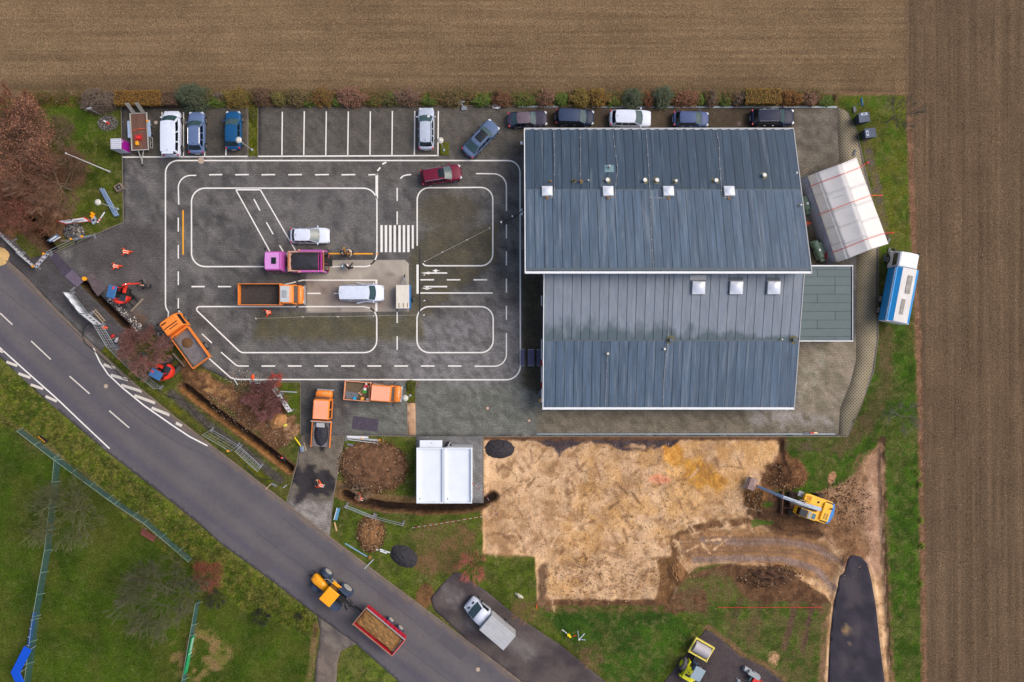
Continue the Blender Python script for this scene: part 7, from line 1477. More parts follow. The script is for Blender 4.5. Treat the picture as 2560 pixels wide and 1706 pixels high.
# ---------------------------------------------------------------- fences and barriers
m_wirem = mat('fence wire', (176, 186, 194), .4, .5); m_ban = mat('white banner', (216, 220, 230), .6, var=.08, scale=2); m_print = mat('dark banner print', (54, 58, 74), .7); m_woodp = mat('pale wood', (176, 158, 132), .8)
def line3(a, b, h0, h1):
    (x0, y0), (x1, y1) = G(*a), G(*b); return lambda f, h: Vector((x0+(x1-x0)*f, y0+(y1-y0)*f, h))
def panel(label, a, b, h=1.9, kind='mesh', cat='fence', lean=(0, 0), group=None, name=None, lamps=(), wires=1.0):
    """construction fence panel; a, b ground pixels"""
    t = bpy.data.objects.new(name or 'site_fence', None); COL.objects.link(t); c = G((a[0]+b[0])/2, (a[1]+b[1])/2); t.location = (c[0], c[1], .02); tag(t, label, cat, group)
    (x0, y0), (x1, y1) = G(*a), G(*b); lx, ly = lean
    def P_(f, z): k = z/h; return (x0+(x1-x0)*f-c[0]+lx*k, y0+(y1-y0)*f-c[1]+ly*k, z)
    zb = .12 if h > 1.2 else .25
    MB().path([P_(0, zb), P_(0, h), P_(1, h), P_(1, zb), P_(0, zb)], .045, 6).build('frame', m_wirem, t)
    ln = math.hypot(x1-x0, y1-y0)
    if kind in ('mesh', 'banner'):
        mb = MB(); n = int(ln/(.14*wires))
        for k in range(1, n): mb.bar(P_(k/n, zb), P_(k/n, h), .012, n=3)
        for z in (.5, 1.0, 1.5): mb.bar(P_(0, z*h/1.9), P_(1, z*h/1.9), .016, n=3)
        mb.build('wire_mesh', m_wirem, t)
    if kind == 'banner':
        vs = []; n = 10
        for j in (0, 1, 2):
            for i in range(n+1): p = Vector(P_(.03+.94*i/n, .35+(h-.45)*j/2)); w = .05*math.sin(i*1.9+j); vs.append((p.x+w, p.y+w, p.z))
        MB().add(vs, [(j*(n+1)+i, j*(n+1)+i+1, (j+1)*(n+1)+i+1, (j+1)*(n+1)+i) for j in range(2) for i in range(n)]).build('banner', m_ban, t, smooth=True, solid=.012)
    if kind in ('print', 'barrier', 'printed'):
        vs = [P_(.0, .2), P_(1, .2), P_(1, h), P_(0, h)]
        b_ = MB().add(vs, [(0, 1, 2, 3)]).build('board', m_ban, t, solid=.03)
        n = max(4, int(ln/.42))
        sgn = 1
        nx, ny = (y1-y0)/ln, -(x1-x0)/ln
        if nx*(-c[0])+ny*(-c[1]) < 0: nx, ny = -nx, -ny
        rg = random.Random(int(a[0]))
        for k in range(n):
            f0, f1 = (k+.25)/n, (k+.25+.28+.25*rg.random())/n; z0, z1 = h*.35, h*.62
            q = [P_(f0, z0), P_(f1, z0), P_(f1+.1/n, z1), P_(f0+.1/n, z1)]; MB().add([(x+nx*.03, y+ny*.03, z) for x, y, z in q], [(0, 1, 2, 3)]).build('printed_mark', m_print, t, solid=.008)
        if kind == 'barrier':
            for k in range(4):
                f0 = (k+.3)/4; q = [P_(f0, h*.78), P_(f0+.10, h*.78), P_(f0+.13, h*.98), P_(f0+.03, h*.98)]; MB().add([(x+nx*.035, y+ny*.035, z) for x, y, z in q], [(0, 1, 2, 3)]).build('red_field', mat('dark red field', (150, 20, 36), .5), t, solid=.008)
    for f in (0.02, .98): q = P_(f, 0); MB().box(q[0], q[1], .05, .62, .2, .1, rz=math.atan2(y1-y0, x1-x0)+math.pi/2).build('foot', m_foot, t)
    for f in lamps: q = P_(f, h+.12); blamp(t, *q)
    return t
panel('long white printed barrier running in from the left picture edge', (-40, 540), (62, 638), 1.0, 'print', 'barrier', lamps=(.5,)); panel('white printed barrier between the long one and the striped corner barrier', (54, 634), (95, 669), 1.0, 'print', 'barrier')
panel('white barrier with dark red fields at the trench corner', (97, 670), (126, 636), 1.0, 'barrier', 'barrier', lamps=(.03, .95)); panel('empty barrier frame spanning the left trench', (128, 633), (193, 602), .95, 'open', 'barrier'); panel('white printed barrier with two yellow lamps below the cobblestone pile', (190, 602), (239, 591), 1.0, 'print', 'barrier', lamps=(.05, .6))
panel('mesh fence panel covered with a plain sagging white banner', (182, 733), (224, 787), 1.9, 'banner'); panel('mesh fence panel with white printed banner beside the small ladder', (226, 787), (257, 812), 1.9, 'printed')
panel('bare mesh fence panel next to the printed banner along the pavement', (258, 813), (290, 868), 1.9, 'mesh', wires=2.2); panel('bare mesh fence panel beneath the red twiggy tree, upper', (292, 870), (338, 915), 1.9, 'mesh', wires=2.2); panel('bare mesh fence panel beneath the red twiggy tree, lower', (340, 917), (405, 970), 1.9, 'mesh', wires=2.2)
panel('pair of leaning mesh fence panels on the verge by the orange-walled trench', (530, 1073), (598, 1113), 1.8, 'mesh', lean=(-.35, -.45), wires=2.5, lamps=(.95,)); panel('mesh fence panel continuing along the verge above the road', (600, 1116), (655, 1166), 1.8, 'mesh', lean=(.1, -.3), wires=2.5)
panel('low mesh fence beside the curved brown trench, left part', (866, 1262), (936, 1290), 1.2, 'mesh', wires=3); panel('low rail fence beside the curved brown trench, right part', (938, 1291), (1010, 1309), 1.0, 'open'); 
panel('frame fence with white and red printed board in front of the red twiggy shrub', (703, 987), (731, 1028), 1.6, 'barrier', wires=2); panel('empty fence frame half hidden by the red twiggy shrub', (680, 953), (703, 986), 1.6, 'mesh', wires=3)
# stack of poles below the yard
t = root('pole_stack', 'bundle of silver fence frames with yellow caps on the grass above the earth heap', 'fence frame', 907, 1098, -2)
for k, (y, l, x) in enumerate(((.22, 2.4, -.55), (.05, 3.5, 0), (-.02, 3.6, .02), (-.24, 3.5, .05))): MB().box(x, y, .1+.03*k, l, .1 if k else .2, .05, rz=-.03*k).build('frame', m_trimg if k else m_ban, t)
for x, y in ((-.05, .08), (1.95, .0)): MB().cyl(x, y, .24, .1, .1, 8).build('cap', m_amb, t)
def ladder(label, a, b, w, n, z=.15, m=m_woodp):
    t = root('ladder', label, 'ladder', (a[0]+b[0])/2, (a[1]+b[1])/2, 0); A = Vector((*G(*a), z))-Vector((*G((a[0]+b[0])/2, (a[1]+b[1])/2), 0)); B2 = Vector((*G(*b), z+.05))-Vector((*G((a[0]+b[0])/2, (a[1]+b[1])/2), 0)); d = (B2-A).normalized(); nn = Vector((-d.y, d.x, 0))*w/2
    for s in (-1, 1): MB().bar(A+nn*s, B2+nn*s, .06).build('rail', m, t)
    for k in range(n): p = A.lerp(B2, (k+.5)/n); MB().bar(p-nn, p+nn, .04).build('rung', m, t)
ladder('wooden ladder lying beside the open trench and banner fence', (237, 776), (263, 805), .32, 6); ladder('white metal ladder lying along the white line above the red shrub', (625, 957), (676, 953), .28, 9, m=m_trimg)
# bundled rubbish by the fence
for i, (x, y, c, lab) in enumerate(((262, 820, m_str, 'orange and white bag by the mesh fence'), (282, 841, m_strr, 'red and white plastic by the mesh fence'), (292, 851, m_trim, 'white plastic bucket by the mesh fence near the red tree'), (632, 943, m_hv, 'orange jacket lying on the cobble chips at the yard corner'), (590, 955, m_trim, 'white board strip beside the metal ladder'))):
    t = root('bag' if i != 4 else 'board', lab, 'litter', x, y, 30*i); 
    if i == 4: MB().box(0, 0, .05, .85, .08, .04).build('strip', c, t)
    else: MB().dome(0, 0, 0, .3, .17, .18, lump=.6, seed=i).build('cloth', c, t, smooth=True)
t = root('cross_stake', 'two crossed wooden stakes at the mesh fence below the red tree', 'stake', 289, 874, 0, h=.3); MB().bar((-.7, -.1, .3), (.7, .1, .35), .06).bar((.0, -.3, .3), (.75, .45, .4), .05).bar((-.9, 1.1, .2), (.3, 1.35, .2), .05).build('stake', m_woodp, t)
# green stadium mesh fence
m_gf = mat('teal fence wire', (62, 108, 112), .5, .2, var=.15); m_gfd = mat('pale fence stay', (132, 158, 140), .6)
def meshfence(label, pts, h=1.25, dx=.085):
    t = bpy.data.objects.new('mesh_fence', None); COL.objects.link(t); tag(t, label, 'fence', 'teal mesh fences around the sports lawn'); P_ = [Vector((*G(*p), 0)) for p in pts]
    for a, b in zip(P_[:-1], P_[1:]):
        l = (b-a).length; n = int(l/dx); mb = MB(); d = (b-a)/l; nn = Vector((-d.y, d.x, 0))
        for k in range(n): p = a+d*(k*dx); mb.bar(p+Vector((0, 0, .03)), p+Vector((0, 0, h)), .022, n=3)
        k = 0.05
        while k < h: mb.bar(a+Vector((0, 0, k)), b+Vector((0, 0, k)), .016, n=3); k += .2
        mb.build('wire_mesh', m_gf, t); MB().bar(a+Vector((0, 0, h)), b+Vector((0, 0, h)), .05, n=6).build('top_rail', m_gfd, t)
        for k in range(int(l/2.5)+1): p = a+d*min(l, k*2.5); MB().bar(p, p+Vector((0, 0, h)), .06, n=6).build('post', m_gf, t); MB().bar(p+Vector((0, 0, h)), p+nn*.45+Vector((0, 0, .4)), .035, n=4).build('stay', m_gfd, t)
meshfence('teal mesh fence running down the verge side of the lawn towards the reddish bush', [(60, 1075), (150, 1145), (300, 1255), (372, 1302), (484, 1398)]); meshfence('teal mesh fence running down the left side past the blue shelter', [(152, 1146), (146, 1210), (128, 1370), (98, 1540), (76, 1712)]); meshfence('teal mesh fence below the reddish bush carrying the green banner', [(500, 1500), (486, 1580), (463, 1712)])
t = bpy.data.objects.new('green_banner', None); COL.objects.link(t); tag(t, 'bright green banner with white lettering hanging on the lower mesh fence', 'banner'); A = Vector((*G(489, 1584), 0)); B2 = Vector((*G(470, 1676), 0)); n_ = Vector((.06, 0, 0))
def bq(f0, f1, z0, z1, m, nm, off=.0): MB().add([tuple(A.lerp(B2, f)+Vector((.07+off, 0, z))) for f, z in ((f0, z0), (f1, z0), (f1, z1), (f0, z1))], [(0, 1, 2, 3)]).build(nm, m, t, solid=.01)
bq(0, 1, .25, 1.28, mat('banner green', (20, 166, 100), .6, var=.06), 'cloth')
for k in range(7): bq(.06+k*.05, .06+k*.05+.028, .55, .95, m_trim, 'letter', .03)
bq(.46, .49, .3, 1.1, m_trim, 'letter', .03)
for k in range(8): bq(.56+k*.045, .56+k*.045+.02, .6, .85, mat('pale green print', (90, 200, 150), .6), 'letter', .03)
t = root('roadside_board', 'small black board with yellow lettering at the verge above the mesh fence', 'sign', 108, 1098, -40, h=.5); MB().box(0, 0, .5, 1.1, .08, .5).build('board', m_plas, t)
for k in range(4): MB().box(-.38+k*.25, .0, .76, .16, .1, .02).build('letter', m_yel, t)
for x in (-.45, .45): MB().box(x, 0, .12, .06, .06, .25).build('leg', m_grey, t)
# sports shelter and benches at lower left
m_roy = mat('royal blue paint', (10, 76, 196), .4, var=.05)
t = root('blue_shelter', 'bent bright blue shelter roof at the lower left picture corner', 'shelter', 50, 1660, 0)
(ax_, ay_), (bx_, by_), (cx_, cy_) = [(p[0], p[1]) for p in (G(68, 1625, 1.8), G(39, 1681, 1.8), G(66, 1740, 1.8))]; ox, oy = t.location.x, t.location.y
for (x0, y0, x1, y1) in ((ax_, ay_, bx_, by_), (bx_, by_, cx_, cy_)):
    d = Vector((x1-x0, y1-y0, 0)); a = math.atan2(d.y, d.x); MB().box((x0+x1)/2-ox, (y0+y1)/2-oy, 1.8+.006*(x0 == bx_), d.length+.5, .95, .1, rz=a).build('roof', m_roy, t, bevel=.04)
    for f in (.1, .9): MB().box(x0+d.x*f-ox, y0+d.y*f-oy, .9, .08, .08, 1.75).build('post', m_grey, t)
t = root('blue_bench', 'narrow blue player bench with white frame beside the left mesh fence', 'bench', 80, 1573, 80.5, h=.45)
for k in range(8):
    MB().box(-1.7+k*.48, 0, .45, .44, .42, .05).build('seat', m_roy, t, bevel=.02); MB().box(-1.7+k*.48, -.22, .66, .40, .04, .3).build('backrest', m_roy, t)
    if k % 2 == 0: MB().path([(-1.9+k*.48, .3, .02), (-1.9+k*.48, .25, .5), (-1.9+k*.48, -.1, .52), (-1.7+k*.48, -.1, .52)], .05).build('leg', m_trim, t)
t = root('park_table', 'reddish-brown wooden bench with roof-like seat at the mesh fence', 'bench', 376, 1335, -32)
for k in range(3): MB().box(0, -.3+k*.2, .45+.03*(k == 2), 1.75, .18, .05).build('seat_board', mat('red brown wood', (118, 68, 58), .6, var=.2, scale=4, rnd=.1), t)
MB().box(0, .38, .8, 1.75, .05, .35).build('backrest', mat('red brown wood', (118, 68, 58)), t)
for x in (-.7, .7): MB().box(x, 0, .2, .08, .6, .4).build('leg', m_grey, t)
# stakes, boards and small things on the lower grass
def stick(name, label, cat, a, b, w, m, z0=.08, z1=.12): 
    A = Vector((*G(*a, z0), z0)); B3 = Vector((*G(*b, z1), z1)); c = (A+B3)/2; o = MB().bar(A-c, B3-c, w).build(name, m, None); o.location = c; return tag(o, label, cat)
stick('batten', 'pale wooden batten on the grass below the blue board by the driveway', 'batten', (836, 1306), (842, 1328), .13, mat('light wood', (206, 170, 120), .7)); stick('batten', 'white-grey batten leaning over the kerb near the road', 'batten', (911, 1422), (934, 1399), .12, m_trimg); stick('batten', 'short pale batten beside the cable on the small lawn left of the driveway', 'batten', (664, 1224), (678, 1210), .1, m_woodp); stick('batten', 'thin white strip on the small lawn left of the driveway', 'batten', (708, 1220), (717, 1213), .1, m_trimg); stick('batten', 'grey pole across the top of the red twiggy shrub', 'pole', (700, 979), (742, 981), .09, m_pole, .6, .5)
t = root('blue_sign_board', 'narrow blue sign board standing on the grass right of the driveway', 'sign', 846, 1283, 75); MB().box(0, 0, .5, 1.4, .3, .12).build('board', mat('sky blue panel', (84, 140, 176), .5), t, bevel=.02); MB().box(0, .2, .56, 1.4, .06, .1).build('edge', m_trim, t); MB().box(-.1, 0, .22, .1, .1, .44).build('leg', m_grey, t)
stick('sign_pole', 'pale blue sign pole lying beside the kerb above the tractor', 'pole', (863, 1359), (918, 1392), .1, mat('pale blue steel', (130, 168, 196), .4)); t = root('pole_stone', 'brown stone at the foot of the pale blue pole', 'stone', 924, 1394, 0); MB().dome(0, 0, 0, .26, .22, .22, lump=.4, seed=8).build('stone', m_soil, t, smooth=True)
t = root('white_plates', 'few white plates lying left of the black asphalt heap', 'plate', 957, 1378, -12)
for x, y, l, a in ((-.65, .05, .3, .2), (.0, .12, .7, -.1), (.1, -.08, .8, -.15), (.5, .05, .7, -.1)): MB().box(x, y, .06, l, .13, .04, rz=a).build('plate', m_trim, t)
t = root('yellow_valve', 'yellow hydrant tool with white rod on the lower grass', 'tool', 1421, 1586, 20); MB().box(0, 0, .15, .3, .3, .3).box(.1, -.25, .12, .25, .25, .24).build('body', mat('bright yellow', (232, 208, 20)), t, bevel=.03); MB().bar((-.1, .2, .2), (-.45, .95, .5), .06).build('rod', m_trim, t)
t = root('survey_tripod', 'small blue-grey survey tripod on the lower grass', 'tripod', 1447, 1594, 0)
for a in (100, 35, -20): MB().bar((0, 0, .5), (.8*math.cos(R(a)), .8*math.sin(R(a)), .02), .06).build('leg', m_steel, t)
MB().box(0, 0, .55, .18, .18, .14).build('head', m_trim, t); MB().box(-.45, .25, .1, .4, .08, .05, rz=.4).build('red_white_stick', m_strr, t)
t = root('white_sack', 'crumpled whitish sack with twigs left of the building site corner', 'sack', 1298, 1489, -35, z=.05); MB().dome(0, 0, 0, .5, .22, .3, lump=.6, seed=12).build('cloth', mat('dirty white cloth', (196, 192, 176), .8, var=.2, scale=6), t, smooth=True)
stick('marker_stake', 'orange marker stake at the lower left corner of the dug site', 'stake', (1340, 1512), (1343, 1522), .08, m_str)
# tape, ropes, hoses, cables
def rope(name, label, pts, w, m, hs=.06, cat='rope', n=5):
    P_ = [(*G(p[0], p[1], p[2] if len(p) > 2 else hs), p[2] if len(p) > 2 else hs) for p in pts]; c = Vector(P_[0]); o = MB().path([tuple(Vector(p)-c) for p in P_], w, n).build(name, m, None); o.location = c; return tag(o, label, cat)
m_tape = mat('red white tape', (198, 90, 90), .6, var=.0)
def tape(label, pts, h=.8):
    t = bpy.data.objects.new('barrier_tape', None); COL.objects.link(t); tag(t, label, 'barrier tape'); P_ = [Vector((*G(*p, h), h)) for p in pts]; k = 0
    for a, b in zip(P_[:-1], P_[1:]):
        l = (b-a).length; n = max(1, int(l/.3))
        for i in range(n):
            p, q = a.lerp(b, i/n), a.lerp(b, (i+1)/n); MB().add([(p.x, p.y, p.z-.04), (q.x, q.y, q.z-.04), (q.x+.03, q.y+.07, q.z+.04), (p.x+.03, p.y+.07, p.z+.04)], [(0, 1, 2, 3)]).build('tape_stripe', (m_strr, m_trim)[k % 2], t); k += 1
    for p in (P_[0], P_[-1]): MB().bar((p.x, p.y, 0), (p.x, p.y, h+.05), .04).build('stake', m_woodp, t)
tape('red and white barrier tape from the garage corner over the trench end', [(1181, 1210), (1207, 1228), (1222, 1252), (1243, 1287)]); tape('red and white barrier tape running left along the torn grass', [(1243, 1287), (1172, 1298), (1100, 1310), (1030, 1321)])
rope('red_string', 'straight red string stretched over the grass right of the dug site', [(1795, 1519), (2056, 1519)], .05, m_strr, .3)
rope('black_hose', 'black hose looping over the pavement and along the verge', [(236, 806), (222, 808), (210, 820), (206, 838), (212, 858), (236, 878), (262, 902), (290, 928), (310, 948), (330, 950)], .09, m_plas, cat='hose'); rope('black_cable', 'black cable winding over the verge beside the orange-walled trench', [(395, 975), (420, 992), (462, 1002), (482, 1030), (500, 1052), (524, 1074), (556, 1108), (590, 1140), (640, 1196), (680, 1200), (695, 1180)], .06, m_plas, cat='cable'); rope('black_cable', 'curved black pipe lying on the sand beside the dark heap', [(1262, 1166), (1277, 1176), (1291, 1190), (1292, 1206), (1281, 1218), (1256, 1236), (1238, 1252)], .05, m_plas, cat='pipe')
rope('yellow_pipe', 'yellow gas pipe lying in the orange-walled trench', [(600, 1086, -.85), (640, 1117, -.85), (690, 1156, -.85)], .06, mat('bright yellow', (232, 208, 20)), cat='pipe')
for lb, pts in (('white marking string with pegs above the small lower lane box', [(640, 797), (757, 792.5), (845, 792), (934, 790), (1045, 788)]), ('white marking string with pegs crossing the upper lane box', [(1062, 654), (1106, 631), (1168, 600), (1224, 571)])):
    o = rope('marking_string', lb, pts, .02, m_wrn, .05, 'string', 4)
    for p in pts: q = Vector((*G(*p), .06))-o.location; MB().box(q.x, q.y, q.z, .16, .08, .08, rz=p[0]).build('peg', m_trim, o)
for i, (x, y) in enumerate(((1061, 752), (1061, 717), (1060, 788), (1061, 688))): tag(MB().box(*G(x, y), .05, .2, .09, .06, rz=.5).build('white_peg', m_trim), 'small white peg beside the long dark drainage channel, '+('second lowest', 'second highest', 'lowest', 'highest')[i]+' of four', 'peg', 'pegs beside the channel')
o = rope('wall_cable', 'dark cable with two little lamps strung from the building over the lane', [(1311, 522, 2.6), (1296, 536, 2.6), (1281, 546, 2.5), (1253, 557, 2.4)], .12, m_plas, cat='cable')
for x, y, h in ((1281, 541, 2.6), (1253, 555.5, 2.5)): q = Vector((*G(x, y, h), h))-o.location; MB().box(q.x, q.y, q.z, .16, .2, .12).build('lamp', m_trim, o, bevel=.02)
MB().bar(Vector((*G(1253, 556, 2.4), 0))-Vector((o.location.x, o.location.y, o.location.z)), Vector((*G(1253, 556, 2.4), 2.4))-o.location, .09, n=8).build('post', m_grey, o)

# ---------------------------------------------------------------- heaps and stones
def hp(name, label, cat, px_, py_, rx, ry, h, m, ang=0, z=-.02, seed=1, n=34, lump=.15, power=1., kind=None):
    o = heap(name, m, None, 0, 0, 0, rx/K, ry/K, h, n=n, sq=1., seed=seed, lump=lump, power=power); o.location = (*G(px_, py_), z); o.rotation_euler.z = R(ang); return tag(o, label, cat, None, kind)
m_as2 = mat('black grit', (48, 46, 52), .85, var=.25, scale=9, bump=.9, bscale=16); m_earth = mat('heap earth', (104, 74, 52), .95, var=.45, scale=2.2, bump=1., bscale=10); m_earth2 = mat('ochre heap earth', (128, 92, 58), .95, var=.4, scale=3, bump=1., bscale=10)
hp('grit_heap', 'black grit heap at the upper left corner of the sandy site', 'heap', 1247, 1123, 39, 24, .7, m_as2, -2, z=-.2, seed=2); hp('asphalt_heap', 'black oval asphalt heap on the grass between road and trench', 'heap', 1010, 1391, 38, 26, .7, m_as2, -28, seed=3)
hp('earth_heap', 'big round brown earth heap left of the white garages', 'heap', 933, 1166, 86, 62, 1.0, m_earth, -6, z=-.05, seed=5, n=80, lump=.14, power=.8); hp('earth_heap', 'smaller oval earth heap below the curved trench', 'heap', 927, 1334, 33, 42, .5, m_earth2, 0, seed=6, n=50, lump=.15, power=.8)
hp('chip_heap', 'pale yellow wood chip heap in the road corner at the left edge', 'heap', -6, 642, 30, 24, .5, mat('yellow wood chips', (206, 172, 116), .9, var=.25, scale=10, bump=1., bscale=14), 10, z=0, seed=7); hp('sand_heap', 'round tan sand heap beside the red twiggy shrub', 'heap', 697, 1050, 28, 20, .9, mat('tan heap sand', (172, 126, 80), .95, var=.2, scale=5, bump=.8, bscale=14), 25, z=.05, seed=8)
hp('earth_heap', 'dark spoil ridge between the curved track and the lower grass', 'heap', 1925, 1438, 70, 22, .9, mat('dark spoil', (84, 58, 42), .95, var=.4, scale=3, bump=1., bscale=9), -4, z=0, seed=10, n=50, lump=.5)
hp('earth_heap', 'low brown mound at the lower right of the dug site', 'heap', 1692, 1432, 20, 28, .5, m_earth2, 20, z=-.2, seed=15, lump=.3)
def stones(name, label, spots, size, cols, kind='stuff', cat='stones', seed=1, bri=1.):
    """spots: list of (px,py,rx,ry,height,count,ang)"""
    rg = random.Random(seed); vs = []; fs = []; cl = []; base = [(-1, -.6, -.5), (1, -.6, -.5), (1, .6, -.5), (-1, .6, -.5), (-.8, -.5, .5), (.85, -.45, .5), (.8, .5, .5), (-.85, .45, .5)]; F = [(0, 3, 2, 1), (4, 5, 6, 7), (0, 1, 5, 4), (1, 2, 6, 5), (2, 3, 7, 6), (3, 0, 4, 7)]
    for (x, y, rx, ry, hh, n, an) in spots:
        for _ in range(n):
            r = math.sqrt(rg.random()); a = rg.random()*6.283; u, v = r*math.cos(a), r*math.sin(a); ca, sa = math.cos(R(an)), math.sin(R(an)); X_, Y_ = G(x+u*rx*ca-v*ry*sa, y+u*rx*sa+v*ry*ca)
            s = rg.uniform(*size); z = hh*(1-r*r)*rg.uniform(.75, 1.05)+s*.3; M = Matrix.Translation((X_, Y_, z)) @ Matrix.Rotation(rg.random()*6.28, 4, 'Z') @ Matrix.Rotation(rg.uniform(-.7, .7), 4, 'X') @ Matrix.Rotation(rg.uniform(-.5, .5), 4, 'Y')
            b = len(vs); c = lin(rg.choice(cols)); k = rg.uniform(.7, 1.25)*bri
            for p in base: vs.append(tuple(M @ Vector((p[0]*s, p[1]*s*1.05, p[2]*s)))); cl.append((c[0]*k, c[1]*k, c[2]*k))
            fs += [tuple(i+b for i in f) for f in F]
    o = np_mesh(name, np.array(vs), np.array(fs), m_stone, np.array(cl)); return tag(o, label, cat if kind != 'structure' else None, None, kind)
m_stone = attr_mat('loose stone', noises=((12, .15),), bump=0)
gcol = [(74, 74, 78), (96, 94, 94), (58, 58, 62), (130, 120, 112), (84, 84, 92), (160, 156, 152)]
stones('cobblestone_pile', 'pile of grey cobblestones on the left lawn under the notice board', [(185, 580, 26, 20, .5, 700, 0)], (.06, .12), gcol, seed=1)
stones('loose_cobbles', 'loose grey and white cobbles scattered along the open trench', [(278, 752, 12, 9, .05, 50, 40), (295, 768, 12, 8, .05, 60, 40), (312, 785, 14, 8, .08, 80, 40), (332, 800, 12, 9, .05, 60, 30), (343, 818, 14, 10, .12, 110, 0)], (.05, .11), gcol+[(200, 196, 190)]*2, seed=2)
stones('loose_cobbles', 'grey cobbles heaped beside the slanted orange tipper', [(412, 845, 16, 13, .2, 160, 40), (405, 862, 16, 9, .12, 90, 0), (398, 838, 7, 7, .1, 30, 0)], (.06, .12), gcol+[(190, 188, 186)], seed=3)
ecol = [(128, 94, 62), (100, 72, 50), (150, 116, 80), (84, 60, 44), (92, 66, 48), (172, 148, 120)]
stones('earth_clods', 'brown clods and stones strewn over the earth heaps', [(933, 1168, 92, 70, .9, 1500, 0), (870, 1140, 20, 30, .1, 120, 0), (927, 1335, 38, 48, .45, 900, 0), (1965, 1190, 50, 40, .1, 500, 0), (1925, 1440, 84, 28, .6, 800, -4), (1888, 1250, 26, 28, .0, 300, 0), (2110, 1260, 70, 70, .1, 500, 30)], (.02, .095), ecol, seed=4, bri=.85)
stones('site_stones', 'small stones and chips scattered over the torn soil by the yard corner', [(620, 945, 60, 20, .02, 350, 5), (600, 1010, 90, 60, .1, 700, 35), (700, 1080, 40, 40, .1, 300, 0)], (.02, .05), [(160, 142, 120), (140, 116, 90), (110, 86, 64), (190, 180, 166)], seed=5)
stones('sand_clods', 'crumbs of soil scattered over the sandy building site', [(1580, 1290, 350, 190, -.25, 1800, 0), (1500, 1450, 160, 60, -.25, 900, 0), (2120, 1330, 60, 120, -.2, 500, 0)], (.02, .06), [(150, 116, 82), (122, 92, 66), (206, 170, 130), (104, 76, 54)], seed=6)
stones('field_stones', 'small pale stones scattered in the ploughed field', [(700, 150, 720, 110, 0, 800, 0), (1700, 150, 560, 90, 0, 300, 0), (2430, 900, 130, 840, 0, 420, 0)], (.02, .045), [(176, 160, 140), (150, 132, 110)], seed=7)
stones('gravel_bed', 'grey gravel in the small bed left of the plank trailer', [(270, 308, 26, 20, .02, 700, 0)], (.025, .05), gcol, seed=8)
stones('driveway_chips', 'pale chips and leaves lying on the mossy slab edge and yard corner', [(640, 925, 70, 30, 0, 260, 0), (1010, 620, 60, 40, 0, 60, 0)], (.015, .03), [(200, 196, 180), (160, 140, 90)], seed=9)
rg = random.Random(77)
# leaves on the ground
stones('fallen_leaves', 'fallen russet leaves under the trees and along the hedge', [(60, 470, 100, 130, .05, 2200, 0), (900, 262, 700, 8, .02, 900, 0), (360, 880, 70, 60, .05, 500, 0), (650, 1000, 70, 50, .1, 600, 0)], (.02, .05), [(150, 84, 56), (120, 70, 50), (170, 120, 60)], seed=10)

# ---------------------------------------------------------------- trees, shrubs, hedge
m_leaf = attr_mat('leaf', rough=.7, noises=((20, .1),), bump=0); 
m_leaf.node_tree.nodes['Principled BSDF'].inputs['Specular IOR Level'].default_value = .25
RN = np.random.default_rng(5)
def leaves(name, pts, size, cols, par, kind=None, flat=.5):
    """one small quad per point, colours from a palette"""
    n = len(pts); c = np.array([lin(q) for q in cols])[RN.integers(0, len(cols), n)]*RN.uniform(.7, 1.3, (n, 1)); s = RN.uniform(.6, 1.3, (n, 1))*size
    a = RN.uniform(0, 6.28, n); d1 = np.column_stack([np.cos(a), np.sin(a), RN.uniform(-flat, flat, n)]); d2 = np.column_stack([-np.sin(a), np.cos(a), RN.uniform(-flat, flat, n)])
    V = np.stack([pts-d1*s, pts-d2*s*.55, pts+d1*s, pts+d2*s*.55], 1).reshape(-1, 3); F = np.arange(4*n).reshape(n, 4); o = np_mesh(name, V, F, m_leaf, np.repeat(c, 4, 0), parent=par); 
    if kind: o['kind'] = kind
    return o
def bush(label, px_, py_, rx, ry, h, cols, n=1400, size=.07, name='bush', cat='bush', trim=False, core=(46, 42, 28), ang=0, group=None):
    x, y = G(px_, py_, h*.6); t = bpy.data.objects.new(name, None); COL.objects.link(t); t.location = (x, y, 0); t.rotation_euler = (0, 0, R(-ang)); tag(t, label, cat, group); rx, ry = rx/K, ry/K
    sd = RN.uniform(0, 100)
    if trim: 
        u = RN.uniform(-1, 1, (n, 3)); u[:, 2] = np.abs(u[:, 2])**.35; e = RN.integers(0, 3, n); u[e == 0, 2] = 1; s = e == 1; u[s, 1] = np.sign(u[s, 1]); p = u*[rx, ry, h]; p += RN.normal(0, .05, (n, 3))
    else:
        v = RN.normal(0, 1, (n, 3)); v /= np.linalg.norm(v, axis=1)[:, None]; v[:, 2] = np.abs(v[:, 2]); r = RN.uniform(.72, 1.0, n)
        lump = .62+.85*fbm(v[:, 0]*3+sd, v[:, 1]*3+v[:, 2]*2, 1.1, 7, 3)+RN.exponential(.05, n); p = v*(r*lump)[:, None]*[rx*1.12, ry*1.08, h]
    p[:, 2] = np.maximum(p[:, 2], .03); leaves('foliage', p, size, [tuple(.72*q+.28*w for q, w in zip(cc, (88, 78, 56))) for cc in cols], t)
    cm = mat('shrub heart %s' % (core,), core, .95, var=.3, scale=6)
    if trim: MB().box(0, 0, h*.46, rx*1.86, ry*1.8, h*.9).build('branches', cm, t, bevel=.1)
    else: MB().dome(0, 0, 0, rx*.80, ry*.80, h*.78, n=14, m=5, lump=.25, seed=int(px_)).build('branches', cm, t, smooth=True)
    return t
